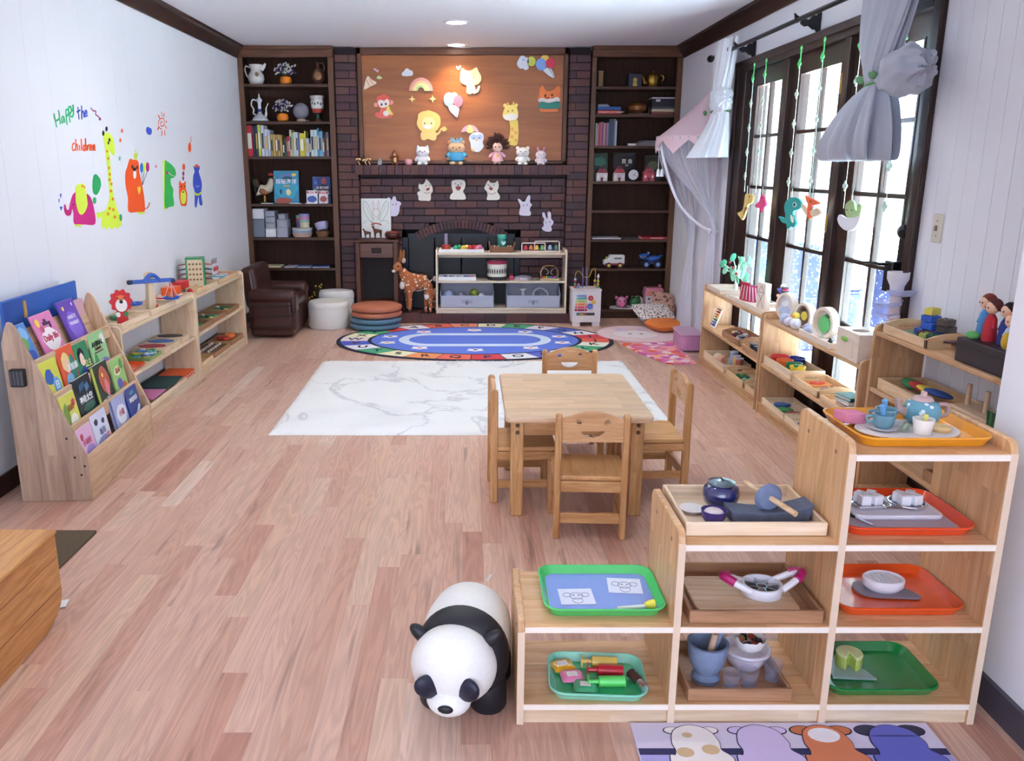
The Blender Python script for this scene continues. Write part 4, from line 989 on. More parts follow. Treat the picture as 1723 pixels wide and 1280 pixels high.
def big_book(label,loc,w,h,th,col,art,txt,rx=-.1,group='face-out books on the bookcases',name='picture_book'):
 t=thing(name,label,'book',loc,0,group,rot=(rx,0,0))
 part('cover',MB().box(-w/2,w/2,0,th,0,h),mat(col,.35,coat=.2),t,bev=.0015)
 part('pages',MB().box(-w/2+.004,w/2-.003,.002,th-.002,h-.003,h+.0008),mat('f2eee4',.8),t)
 for k,(nm,c,pts)in enumerate(art):
  mb=MB();mb.M=Matrix.Translation((0,-.0003-.0003*k,0))@Matrix(((w,0,0,0),(0,0,-1,0),(0,h,0,0),(0,0,0,1)))
  part(nm,mb.prism(pts,-.0002,.0003),mat(c,.4),t)
 for s_,size,c,(u,v)in txt:lettering(s_,size,mat(c,.4),t,(u*w,-.0028,v*h),(PI/2,0,0),.0006)
 return t
big_book('blue ocean book with a large white Chinese title on the fourth left shelf',at_l(-1.70,3,8.10),.235,.30,.018,'2c8cb0',[('sea_print','3aa4c4',blob(0,.5,.44,.4,seed=2)),('bubble_print','6a78b0',blob(.05,.78,.26,.14,seed=3)),('dark_ring','22607c',blob(.05,.74,.2,.1,seed=5)),('glow_print','f0e0a0',blob(.08,.34,.1,.1,seed=6)),('reef_print','a84c40',blob(-.12,.08,.34,.1,seed=7)),('seal_print','e0c060',blob(.32,.88,.1,.05)),('fish_print','204c70',blob(-.22,.36,.05,.08))],[('探秘海洋',.05,'ffffff',(0,.66)),('海底世界',.018,'f2d060',(.02,.53))])
big_book('navy question book with Chinese title at the right of the fourth left shelf',at_l(-1.375,3,8.14),.17,.245,.02,'2c4890',[('round_print','141c30',blob(.12,.42,.42,.3,j=.03,seed=2)),('rocket_print','c05038',blob(.14,.84,.14,.12,seed=4)),('planet_print','3c68b4',blob(-.32,.78,.1,.08)),('plant_print','8ca850',blob(-.36,.42,.1,.14,seed=8))],[('会说话的',.03,'e8e4f0',(.06,.58)),('为什么',.042,'ffffff',(.1,.4))])
big_book('small white book with a blue red cover on the fourth left shelf, left one',at_l(-1.452,3,8.06),.105,.12,.012,'e8e2ee',[('title_bar','c03848',[(-.46,.78),(.46,.78),(.46,.95),(-.46,.95)]),('sea_print','3c58a0',blob(0,.34,.42,.26,seed=3))],[('海洋馆',.022,'f4f0f4',(0,.86))])
big_book('small white book with a red brown cover on the fourth left shelf, right one',at_l(-1.345,3,8.06),.088,.118,.012,'ece2e6',[('title_bar','c03848',[(-.46,.78),(.46,.78),(.46,.95),(-.46,.95)]),('figure_print','9a4a40',blob(0,.36,.38,.24,seed=4))],[('动物园',.018,'f4f0f4',(0,.86))])
for i,x in enumerate((-1.87,-1.60,-1.46)):solo('price_strip',MB().box(-.055,.055,-.012,.0,0,.006),WHITE,'white label strip on the fourth left shelf edge, '+('left','middle','right')[i]+' one','label strip',(x,8.035,LSH[3]+.0005))
# fifth shelf: plastic boxes, pastel bowls
CLR=mat('d0d6e4',.25,alpha=.5,var=.05);CLRD=mat('9aa2b4',.3,alpha=.6,var=.05)
def pbox(label,x,z,w,h,d=.16,lid=True,m=None,lidm=None):
 t=thing('plastic_box',label,'box',(x,8.13,z),0,'plastic boxes on the left bookcase')
 m=m or CLR
 part('body',MB().box(-w/2,w/2,-d/2,-d/2+.003,0,h).box(-w/2,w/2,d/2-.003,d/2,0,h).box(-w/2,-w/2+.003,-d/2,d/2,0,h).box(w/2-.003,w/2,-d/2,d/2,0,h).box(-w/2,w/2,-d/2,d/2,0,.003),m,t)
 if lid:part('lid',MB().box(-w/2-.004,w/2+.004,-d/2-.004,d/2+.004,h,h+.01),lidm or m,t,bev=.002)
 part('contents',MB().box(-w/2+.008,w/2-.008,-d/2+.008,d/2-.008,.004,h*.6),mat('a8a8b8',.7,var=.5,scale=70),t,bev=.01)
Z5=LSH[4]+.0008
OPQ=mat('eeeef2',.5)
pbox('tall grey clear plastic box at the left end of the fifth left shelf',-1.965,Z5,.11,.16,m=CLRD);pbox('white plastic box on top of the tall grey box',-1.965,Z5+.1705,.11,.085,m=OPQ)
pbox('white plastic box at the bottom of the second pile',-1.855,Z5,.10,.07,m=OPQ)
for k in range(3):pbox('clear plastic box in the second pile, '+('lowest','middle','topmost')[k]+' of the three clear ones',-1.855,Z5+.081+.056*k,.09,.044)
pbox('clear plastic box at the bottom of the third pile',-1.745,Z5,.10,.085);pbox('clear plastic box in the middle of the third pile',-1.745,Z5+.096,.096,.06);pbox('small clear plastic box on top of the third pile',-1.745,Z5+.167,.065,.04)
def bowl(name,label,loc,r,h,m,th=.004,cat='bowl',group=None,rot=None,k=.7):
 return solo(name,MB().lathe([(0,0),(r*k,0),(r*.9,h*.45),(r,h),(r-th,h),(r*.9-th,h*.45),(r*k-th,th),(0,th)],24),m,label,cat,loc,0,group,rot=rot)
for k,(c,nm)in enumerate((('d8b8a8','pink beige'),('a8bcd8','pale blue'),('e4e4dc','ivory'))):bowl('pastel_plate',nm+' plate in the pastel stack on the fifth left shelf',(-1.57,8.13,Z5+.022*k),.10,.04,mat(c,.5),group='pastel dishes',k=.8)
for k,(c,nm)in enumerate((('e4dcb4','cream'),('9cccc0','mint'),('e090b4','pink'),('a0a0d0','violet'))):bowl('pastel_cup',nm+' cup in the leaning pastel cup stack',(-1.545,8.12,Z5+.087+.026*k),.05,.05,mat(c,.5),group='pastel dishes',k=.92)
for k,(c,nm)in enumerate((('7c70a8','purple'),('e080a0','rose'),('b8dcc4','pale green'))):bowl('pastel_cup',nm+' cup in the rear pastel cup stack',(-1.60,8.21,Z5+.087+.03*k),.045,.05,mat(c,.5),group='pastel dishes',k=.92)
bowl('wicker_bowl','brown round bowl at the right of the fifth left shelf',(-1.375,8.13,Z5),.07,.055,mat('8a6444',.7,bump=.5,scale=90));bowl('pastel_bowl','lilac bowl tilted on the brown bowl',(-1.375,8.13,Z5+.062),.068,.07,mat('b8b0d8',.5),group='pastel dishes',rot=(-.25,-.2,0))
# sixth shelf: tray and papers ; seventh: pink box and plant
tf=thing('tan_folder','tan flat folder on the sixth left shelf','folder',at_l(-1.90,5));part('cover',MB().box(-.125,.125,-.09,.09,0,.004),mat('c8a878',.6),tf);part('sheets',MB().box(-.12,.12,-.085,.088,.004,.014),mat('dccfb0',.7),tf)
for i,(x,w,c,nm)in enumerate(((-1.69,.10,'d4d0e0','white'),(-1.56,.13,'6c84c8','pale blue'),(-1.40,.16,'3c54a8','dark blue'))):
 t=thing('magazine',nm+' magazine lying on the sixth left shelf','magazine',at_l(x,5),.05*i,'magazines on the sixth left shelf');part('cover',MB().box(-w/2,w/2,-.09,.09,.006,.009),mat(c,.4,var=.3,scale=30),t);part('pages',MB().box(-w/2+.002,w/2-.002,-.088,.088,0,.006),mat('f0eef4',.7),t)
pk=thing('pink_box','pink and white lidded box behind the brown armchair','box',(-1.90,8.13,LSH[6]+.0008));part('body',MB().box(-.1,.1,-.08,.08,0,.15),mat('e8d8e4',.5),pk,bev=.004);part('lid',MB().box(-.105,.105,-.085,.085,.15,.2),mat('d83c7c',.5,var=.2,scale=30),pk,bev=.006)
pp=thing('dried_plant','small wreath of twigs and yellow buds behind the white pouf','plant',(-1.43,8.13,LSH[6]+.0008))
mb=MB();bm2=MB();rr=random.Random(11)
for k in range(18):
 a=rr.uniform(.2,2.9);r=rr.uniform(.06,.11);p=[(0,0,.004),(r*.6*math.cos(a),rr.uniform(-.03,.03),r*math.sin(a)),(r*math.cos(a),rr.uniform(-.04,.03),r*1.9*math.sin(a))]
 mb.tube(smooth2(p,3,False),.0025,4);bm2 .ell(p[-1],.009,6,5)
part('twigs',mb,mat('4a5a30',.7),pp)['kind']='stuff';part('buds',bm2,mat('c8b848',.6),pp)['kind']='stuff'
# ---- right bookcase
def at_r(x,row,y=8.12):return(x,y,RSH[row]+.0008)
pf=thing('photo_block','tan block at the left of the top right shelf','block',at_r(1.225,0));part('body',MB().box(-.022,.022,-.03,.03,0,.135),mat('9a7a58',.6),pf,bev=.002);part('cap',MB().box(-.024,.024,-.032,.032,.135,.14),mat('b8946c',.6),pf)
nb=thing('navy_box','navy box with a gold figure on the top right shelf','box',at_r(1.535,0));part('body',MB().box(-.06,.06,-.05,.05,0,.115),mat('2a2c44',.5),nb,bev=.003);part('gold_figure',MB().at((0,-.0505,.045),(PI/2,0,0)).prism(smooth2([(-.02,-.035),(.02,-.035),(.015,.0),(.02,.02),(0,.036),(-.02,.02),(-.015,0)],3),0,.001),mat('b89a50',.4,.6),nb)
GOLD=mat('b08a3c',.28,.9)
tp=thing('brass_teapot','gold brass teapot on the top right shelf','teapot',at_r(1.705,0))
part('body',MB().lathe([(.045,0),(.05,.005),(.058,.085),(.05,.1),(.04,.104)],8),GOLD,tp);ld=part('lid',MB().lathe([(.04,.104),(.034,.118),(.012,.122),(.006,.13),(.008,.14),(0,.148)],12),GOLD,tp)
part('spout',MB().tube(smooth2([(-.05,0,.03),(-.075,0,.045),(-.085,0,.08),(-.108,0,.108)],4,False),[.016]*5+[.011]*4+[.007]*4,8),GOLD,tp);part('handle',MB().tube(smooth2([(.045,0,.09),(.08,0,.105),(.1,0,.08),(.085,0,.05)],4,False),.005,6),GOLD,tp)
def flat_book(label,loc,w,d,h,c,txt=None,rz=0,group='flat books on the right bookcase'):
 t=thing('book',label,'book',loc,rz,group)
 part('cover',MB().box(-w/2,w/2,-d/2,d/2,0,.003).box(-w/2,w/2,-d/2,d/2,h-.003,h).box(-w/2,w/2,-d/2,-d/2+.003,0,h),mat(c,.5),t);part('pages',MB().box(-w/2+.004,w/2-.004,-d/2+.003,d/2-.004,.003,h-.003),mat('ece6da',.8),t)
 if txt:lettering(txt,h*.55,mat('f0e4d0',.5),t,(.02,-d/2-.0008,h/2),(PI/2,0,0),.0004)
ZR=RSH[1]+.0008
flat_book('red dictionary lying at the bottom of the pile on the right bookcase',(1.305,8.12,ZR),.21,.16,.038,'b82c34','STUDENTS DICTIONARY')
flat_book('blue book lying on the red dictionary',(1.305,8.12,ZR+.0385),.21,.155,.03,'2c64b0');flat_book('white booklet on top of the blue book',(1.255,8.12,ZR+.069),.10,.14,.012,'d8d8e4');flat_book('pale grey booklet on top of the flat pile',(1.25,8.12,ZR+.0815),.09,.13,.01,'b8b4c4')
wb_=thing('wooden_bowl','dark round bowl on a wooden stand on the second right shelf','bowl',at_r(1.575,1));part('bowl',MB().lathe([(0,.012),(.05,.012),(.085,.04),(.09,.075),(.06,.1),(0,.108)],20),mat('7a4a20',.4,var=.3),wb_);part('stand',MB().box(-.1,.1,-.06,.06,0,.012),mat('4a2a1c',.5),wb_);part('stand_end',MB().box(.09,.1,-.06,.06,.012,.06),mat('4a2a1c',.5),wb_)
for k,(h,c,lab)in enumerate(((.022,'8a4a44','maroon flat box at the bottom of the box pile on the right bookcase'),(.026,'c8b49c','cream flat box in the box pile on the right bookcase'),(.022,'3c4a48','dark teal flat box in the box pile on the right bookcase'),(.075,'2c2834','dark box with a white lid on top of the box pile'))):
 z=ZR+(0,.0225,.049,.0715)[k]
 t=thing('flat_box',lab,'box',(1.80,8.12,z),0,'boxes on the right bookcase');part('body',MB().box(-.105,.105,-.07,.07,0,h-(.008 if k==3 else 0)),mat(c,.6),t,bev=.002)
 if k==3:part('lid',MB().box(-.108,.108,-.073,.073,h-.008,h+.002),mat('d8d4dc',.5),t);part('label',MB().box(-.07,-.03,-.0712,-.0702,h-.035,h-.015),mat('d0ccd8',.5),t)
x=1.185
for i,(c,w,h,nm)in enumerate((('8ca8a4',.016,.2,'sage'),('b88c78',.012,.19,'tan'),('a84458',.016,.2,'rose'),('c86478',.012,.205,'coral pink'),('7c4c84',.016,.21,'violet'),('b0a090',.014,.2,'beige'),('a04c64',.014,.2,'wine'),('8c84b4',.016,.2,'lilac'),('3c4c5c',.03,.23,'dark slate'),('4a5868',.02,.235,'slate grey'),('8494b4',.012,.235,'blue grey'),('c4c8d4',.01,.22,'silver'))):
 t=thing('book',nm+' spined book in the upright row on the right bookcase','book',(x+w/2,8.035,RSH[2]+.0008),0,'upright books on the right bookcase');part('cover',MB().box(-w/2+.0003,w/2-.0003,0,.16,0,h),mat(c,.5),t,bev=.001,seg=1);part('pages',MB().box(-w/2+.0015,w/2-.0015,.003,.158,h-.002,h+.0008),mat('e8e2d8',.8),t);x+=w+.0008
sm=thing('small_box','tiny white box beside the fanned magazines','box',at_r(1.525,2,8.05));part('body',MB().box(-.035,.035,-.02,.02,0,.014),WHITE,sm);part('lid',MB().box(-.036,.036,-.021,.021,.014,.02),mat('e0dce0',.5),sm)
for k in range(5):
 t=thing('magazine',('lowest','second lowest','middle','second highest','topmost')[k]+' grey magazine in the fanned pile on the right bookcase','magazine',(1.68+.018*k,8.13,RSH[2]+.0012+.0095*k),.12*k-.2,'fanned magazines');part('cover',MB().box(-.13,.13,-.075,.075,.006,.0085),mat(('4c4450','584c50','443c48','5c5058','50464c')[k],.5),t);part('pages',MB().box(-.128,.128,-.073,.073,0,.006),mat('a8a0a4',.7),t)
def gift_house(label,loc,wall,roof,s=1):
 t=thing('gift_house_box',label,'box',loc,0,'little house boxes on the right bookcase');part('walls',MB().box(-.052,.052,-.04,.04,0,.075),mat(wall,.5,var=.3,scale=50),t,bev=.002)
 mb=MB();mb.M=Matrix(((1,0,0,0),(0,0,-1,.042),(0,1,0,0),(0,0,0,1)));part('roof',mb.prism([(-.056,.075),(.056,.075),(.03,.112),(-.03,.112)],0,.084),mat(roof,.5,var=.3,scale=60),t)
 part('bow_handle',MB().tube([(-.02,0,.112),(-.012,0,.13),(.012,0,.13),(.02,0,.112)],.006,6),mat(roof,.5),t);part('door',MB().box(-.012,.012,-.0412,-.040,0,.035),mat('6a3030',.5),t)
 for q in(-1,1):part('window',MB().box(q*.034-.009,q*.034+.009,-.0412,-.040,.03,.052),mat('f0e8e0',.4),t)
gift_house('white and red house gift box at the left of the fourth right shelf',at_r(1.262,3,8.08),'d8d0d0','8a3440');gift_house('white and red house gift box beside the round clock',at_r(1.425,3,8.08),'d8d4d4','a83c44');gift_house('pink red house gift box right of the round clock',at_r(1.70,3,8.08),'c04c58','9a3c4c')
big_book('dark green book behind the left house box',at_r(1.265,3,8.17),.14,.255,.016,'1e4a3c',[('scribble_print','2c7058',blob(0,.7,.38,.2,j=.3,seed=3))],[])
big_book('black insect book with two white Chinese characters',at_r(1.49,3,8.17),.21,.255,.018,'14161c',[('leaf_print','22402c',blob(-.3,.3,.12,.2)),('rule','4c5460',[(-.4,.93),(.4,.93),(.4,.945),(-.4,.945)])],[('昆 虫',.045,'f0f0f0',(.12,.7)),('百科',.014,'d0d0d0',(.12,.56))])
big_book('dark olive book standing at the right of the fourth right shelf',at_r(1.765,3,8.17),.16,.23,.016,'2c3028',[('frog_print','5c6448',blob(-.05,.6,.3,.2,j=.2,seed=5))],[])
ck=thing('round_clock','round black and white desk clock on the fourth right shelf','clock',at_r(1.555,3,8.06));part('case',MB().at((0,0,.058),(PI/2,0,0)).lathe([(.05,-.014),(.055,-.008),(.055,.01),(.05,.014),(.045,.012)],28),BLACK,ck);part('dial',MB().at((0,-.013,.058),(PI/2,0,0)).lathe([(.0,.001),(.046,.001)],28,caps=False),mat('e8e8ec',.4),ck)
for a,ln in((.9,.026),(2.0,.034)):part('hand',MB().at((0,-.0155,.058),(0,a,0)).box(-.0015,.0015,-.0008,.0008,0,ln),BLACK,ck)
for q in(-1,1):part('foot',MB().cyl((q*.03,0,0),(q*.026,0,.015),.005),BLACK,ck)
# sixth shelf flat books, toy cars, bottom shelf toys
flat_book('white flat book at the left of the sixth right shelf',at_r(1.325,5),.27,.2,.016,'d4d2dc',group='flat books on the right bookcase');flat_book('black and white flat book in the middle of the sixth right shelf',at_r(1.56,5),.13,.2,.014,'484450');flat_book('red flat book at the right of the sixth right shelf',at_r(1.78,5),.25,.2,.022,'b82838','PICTURE DICTIONARY')
def wheel(parent,x,y,z,r,w,tyre,hub):
 o=part('wheel',MB().at((x,y,z),(PI/2,0,0)).lathe([(r*.7,-w/2),(r,-w/2*.7),(r,w/2*.7),(r*.7,w/2)],18),mat(tyre,.7),parent);part('hub',MB().at((x,y-w/2,z),(PI/2,0,0)).lathe([(r*.55,-.001),(r*.5,.004),(0,.006)],12),mat(hub,.4),o)
vn=thing('toy_van','white toy van with green hubs on the seventh right shelf','toy car',at_r(1.41,6,8.08))
mb=MB();mb.M=Matrix(((1,0,0,0),(0,0,-1,.04),(0,1,0,0),(0,0,0,1)));part('body',mb.prism([(-.1,.032),(.1,.032),(.1,.118),(.09,.125),(-.04,.125),(-.065,.085),(-.1,.075)],0,.08),mat('e0dcda',.35),vn,bev=.006)
part('red_stripe',MB().box(-.09,.101,-.042,.042,.03,.046),mat('9a2838',.4),vn);part('windscreen',MB().at((-.058,0,.1),(0,-.55,0)).box(-.003,.0,-.034,.034,-.016,.02),mat('40504c',.2),vn);part('headlight',MB().ell((-.072,-.03,.098),(.012,.012,.012),8,6),mat('b8c050',.3),vn);part('badge',MB().box(.0,.07,-.0412,-.040,.085,.1),mat('5a7a5c',.4),vn)
for xx in(-.052,.055):
 for yy in(-.042,.042):wheel(vn,xx,yy,.027,.027,.02,'5a1c28','b8c84c')
cc=thing('toy_crocodile_truck','blue toy monster truck with a crocodile head on the seventh right shelf','toy car',at_r(1.76,6,8.08))
CB=mat('2c5ca8',.4)
part('chassis',MB().box(-.07,.085,-.025,.025,.035,.06),mat('1c2c50',.5),cc,bev=.005);part('body',MB().ell((.03,0,.085),(.06,.032,.035),14,10),CB,cc);part('upper_jaw',MB().at((-.06,0,.12),(0,-.2,0)).ell((0,0,0),(.055,.026,.02),12,8),CB,cc);part('lower_jaw',MB().at((-.055,0,.085),(0,.25,0)).ell((0,0,0),(.05,.024,.012),12,8),CB,cc);part('tail',MB().tube([(.08,0,.1),(.11,0,.118),(.12,0,.112)],[.02,.012,.004],8),CB,cc)
for k in range(4):part('tooth',MB().at((-.095+.018*k,-.02,.103)).lathe([(.005,.006),(.0005,-.006)],6),WHITE,cc)
for q in(-1,1):part('eye',MB().ell((-.02,q*.016,.142),.009,8,6),mat('c8d4f0',.3),cc)
for xx in(-.045,.065):
 for yy in(-.045,.045):wheel(cc,xx,yy,.036,.036,.03,'16182a','7c9cd8')
tt=thing('toy_tray','white oval tray on the bottom right shelf','tray',at_r(1.56,7,8.10));part('plate',MB().prism(circ(.17,28,ry=.08),0,.006),mat('e0dce0',.4),tt);part('rim',MB().tube([(.17*math.cos(2*PI*k/28),.08*math.sin(2*PI*k/28),.01)for k in range(28)],.005,6,True),mat('e0dce0',.4),tt)
def ball_head(name,label,loc,col,kind):
 t=thing(name,label,'toy',loc);r=.055
 part('head',MB().ell((0,0,r),(r,r*.9,r),18,12),mat(col,.5),t)
 if kind=='pig':
  part('snout',MB().at((0,-.05,.045),(PI/2,0,0)).lathe([(.024,-.006),(.026,.004),(.02,.01),(0,.01)],16),mat('e8709c',.5),t)
  for q in(-1,1):part('ear',MB().at((q*.045,0,.095),(0,q*.6,0)).lathe([(.018,0),(.012,.018),(.001,.03)],8),mat('d86494',.5),t)
 else:
  for q in(-1,1):part('eye_bump',MB().ell((q*.028,-.02,.105),.018,10,8),mat(col,.5),t)
  part('mouth',MB().ell((0,-.03,.035),(.04,.03,.012),12,8),mat('e8e8d8',.5),t)
 eyes(t,0,-.046 if kind=='pig' else-.036,.075 if kind=='pig' else .108,.022 if kind=='pig' else .028,.007)
ball_head('pig_toy','pink pig head toy on the oval tray',(1.50,8.06,RSH[7]+.0075),'e090b4','pig');ball_head('frog_toy','dark green frog head toy on the oval tray',(1.63,8.06,RSH[7]+.0075),'2c6a3c','frog')
rg=solo('teething_ring',MB().at((0,0,.055),(1.2,0,0)).tube([(.04*math.cos(2*PI*k/20),.04*math.sin(2*PI*k/20),0)for k in range(20)],.011,8,True),mat('e8d0c8',.5),'pale ring toy leaning behind the frog toy','toy',(1.675,8.14,RSH[7]+.011));hf=solo('straw_hat_toy',MB().lathe([(.06,0),(.05,.008),(.03,.012),(.026,.04),(0,.05)],18),mat('6a4a34',.8,bump=.4,scale=90),'small brown straw hat behind the pig toy','toy',(1.52,8.19,RSH[7]+.0008));hf.scale=(1,1,2.4)
ph=thing('toy_house','pink and white shape sorter toy house on the bottom right shelf','toy house',at_r(1.815,7,8.12))
part('walls',MB().box(-.085,.085,-.06,.06,.012,.125),mat('ecd8dc',.45),ph,bev=.006);part('base',MB().box(-.092,.092,-.066,.066,0,.016),mat('e08ca0',.45),ph,bev=.004)
mb=MB();mb.M=Matrix(((1,0,0,0),(0,0,-1,.07),(0,1,0,0),(0,0,0,1)));part('roof',mb.prism([(-.098,.125),(.098,.125),(.08,.2),(-.08,.2)],0,.14),mat('e08ca0',.45),ph,bev=.006);part('chimney',MB().box(.05,.075,-.01,.02,.2,.225),mat('d07890',.45),ph)
for k,c in enumerate(('e8a040','50b070','5878d0','a060c0')):part('roof_key',MB().box(-.05+.026*k,-.028+.026*k,-.0735,-.069,.135,.165),mat(c,.4),ph)
for k,(u,v,c)in enumerate(((-.05,.095,'3c6c8c'),(0,.075,'b04858'),(.05,.095,'a04050'),(-.045,.045,'8c4060'),(.05,.045,'405c50'))):part('shape_hole',MB().at((u,-.0605,v),(PI/2,0,0)).prism(circ(.014,5+k),0,.0015),mat(c,.5),ph)
# ---- on the side table
dr_=thing('framed_drawing','white canvas with a drawing of a winged rabbit and leaves','picture',(-.855,8.05,.764+.0015),0,rot=(-.06,0,0))
part('canvas',MB().box(-.14,.14,0,.016,0,.365),mat('f2f2ee',.7),dr_,bev=.002)
LNM=mat('7a8c84',.7)
def ln(pts,w,c,nm='drawn_line'):
 mb=MB();mb.M=Matrix(((1,0,0,0),(0,0,-1,-.0001),(0,1,0,0),(0,0,0,1)));stroke(mb,smooth2(pts,4,False),w,0,.0006);part(nm,mb,mat(c,.7),dr_)
for q in(-1,1):
 ln([(q*.02,.16),(q*.06,.28),(q*.10,.34),(q*.12,.30),(q*.1,.22),(q*.05,.15)],.004,'8ab098','drawn_wing');ln([(q*.03,.17),(q*.07,.25),(q*.10,.31)],.003,'9abca4','drawn_wing');ln([(q*.04,.15),(q*.09,.16),(q*.12,.13)],.003,'90b49c','drawn_leaf');ln([(q*.012,.26),(q*.022,.33),(q*.03,.34),(q*.034,.30),(q*.028,.25)],.003,'d89aa8','drawn_ear')
ln([(-.03,.22),(-.02,.265),(.02,.265),(.03,.22),(0,.19),(-.03,.22)],.003,'b08890','drawn_face');ln([(-.03,.19),(-.04,.12),(0,.10),(.04,.12),(.03,.19)],.003,'c8a0a0','drawn_body');ln([(-.05,.12),(0,.135),(.05,.12)],.012,'c05848','drawn_berries')
BRZ=mat('5a3018',.35,.3,var=.3,scale=60)
def deer_fig(label,loc,s,ant,rz=0):
 t=thing('deer_figurine',label,'figurine',loc,rz,'bronze deer figurines')
 skin('body',[(0,0,.55*s,.11*s),(.22*s,0,.57*s,.11*s),(-.2*s,0,.58*s,.11*s),(-.3*s,0,.74*s,.065*s),(-.36*s,0,.86*s,.06*s),(-.47*s,0,.82*s,.035*s),(-.19*s,.07*s,.3*s,.035*s),(-.19*s,.07*s,.015*s,.022*s),(-.19*s,-.07*s,.3*s,.035*s),(-.2*s,-.07*s,.015*s,.022*s),(.24*s,.07*s,.3*s,.04*s),(.25*s,.07*s,.015*s,.022*s),(.24*s,-.07*s,.3*s,.04*s),(.25*s,-.07*s,.015*s,.022*s),(.33*s,0,.6*s,.03*s)],
 [(0,1),(0,2),(2,3),(3,4),(4,5),(2,6),(6,7),(2,8),(8,9),(1,10),(10,11),(1,12),(12,13),(1,14)],BRZ,t,1)
 for q in(-1,1):
  if ant:
   part('antler',MB().tube([(-.34*s,q*.03*s,.9*s),(-.32*s,q*.12*s,1.05*s),(-.36*s,q*.22*s,1.18*s)],.014*s,5),BRZ,t);part('antler_tine',MB().tube([(-.32*s,q*.12*s,1.05*s),(-.42*s,q*.13*s,1.15*s)],.011*s,5),BRZ,t)
  part('ear',MB().tube([(-.34*s,q*.05*s,.88*s),(-.31*s,q*.13*s,.93*s)],[.03*s,.008*s],6),BRZ,t)
deer_fig('small bronze deer figurine on the side table, left one with lowered antlers',(-.925,7.92,.764),.105,False,.5);deer_fig('bronze deer figurine with spread antlers on the side table',(-.83,7.92,.764),.135,True,.6)
rb=thing('red_bowl','dark red carved bowl on the side table','bowl',(-.695,7.93,.764));part('bowl',MB().lathe([(.03,0),(.06,.012),(.072,.035),(.068,.055),(.058,.062),(.054,.055)],24),mat('4a1c18',.35,var=.4,bump=.5,scale=60),rb)
for k in range(12):a=2*PI*k/12;part('stone',MB().ell((.045*math.cos(a),.045*math.sin(a),.062),(.012,.012,.010),8,6),mat('8a3428',.35,var=.4,scale=80),rb)
# ---- plush deer on the hearth
def plush_deer(label,loc,s,rz,big):
 t=thing('plush_deer',label,'soft toy',loc,rz,'spotted plush deer')
 FUR=spotted('b4683a','f0e4d8',30 if big else 42,.27)
 T=mat('b8703e',.9,bump=.4,scale=120,sheen=.3)
 skin('body',[(0,0,.50*s,.135*s),(.2*s,0,.52*s,.13*s),(-.18*s,0,.52*s,.125*s),(-.27*s,0,.66*s,.09*s),(-.31*s,0,.80*s,.075*s),
 (-.17*s,.07*s,.30*s,.05*s),(-.17*s,.07*s,.03*s,.034*s),(-.19*s,-.07*s,.30*s,.05*s),(-.19*s,-.07*s,.03*s,.034*s),(.22*s,.08*s,.32*s,.06*s),(.24*s,.08*s,.03*s,.034*s),(.22*s,-.08*s,.32*s,.06*s),(.24*s,-.08*s,.03*s,.034*s)],
 [(0,1),(0,2),(2,3),(3,4),(2,5),(5,6),(2,7),(7,8),(1,9),(9,10),(1,11),(11,12)],FUR,t,2)
 skin('head',[(-.31*s,0,.83*s,.10*s),(-.37*s,0,.81*s,.09*s),(-.46*s,0,.755*s,.055*s)],[(0,1),(1,2)],T,t,2)
 part('chest',MB().at((-.25*s,0,.54*s),(0,.5,0)).ell((0,0,0),(.07*s,.085*s,.15*s),14,10),mat('ece4dc',.95,bump=.5,scale=90),t);part('belly',MB().ell((-.0*s,0,.42*s),(.15*s,.09*s,.07*s),14,8),mat('ece4dc',.95,bump=.5),t)
 part('nose',MB().ell((-.50*s,0,.75*s),.022*s,8,6),BLACK,t);part('muzzle',MB().ell((-.455*s,0,.735*s),(.04*s,.036*s,.03*s),10,8),mat('f0e8e0',.9),t)
 for q in(-1,1):
  part('eye',MB().ell((-.39*s,q*.062*s,.825*s),.02*s,8,6),mat('140c08',.1),t)
  part('ear',MB().at((-.29*s,q*.07*s,.88*s),(q*-.9,0,q*.3)).ell((0,0,.07*s),(.035*s,.018*s,.08*s),10,8),mat('e8dcd0',.9)if q<0 else T,t)
  if big:part('antler',MB().tube([(-.30*s,q*.04*s,.88*s),(-.29*s,q*.055*s,.98*s),(-.285*s,q*.075*s,1.1*s)],[.032*s,.03*s,.018*s],8),mat('9a6238',.9),t)
 for x,y in((-.17,.07),(-.19,-.07),(.24,.08),(.24,-.08)):part('hoof',MB().lathe([(.042*s,0),(.04*s,.03*s),(.034*s,.05*s)],10,(x*s,y*s,0)),mat('241610',.6),t)
 part('tail',MB().ell((.33*s,0,.56*s),(.04*s,.03*s,.05*s),8,6),mat('e8dcd0',.9),t)
plush_deer('large spotted plush deer with antlers standing on the hearth',(-.46,7.905,.0885),.53,.45,True)
plush_deer('small spotted plush fawn in front of the large plush deer',(-.34,7.815,.0885),.335,1.25,False)
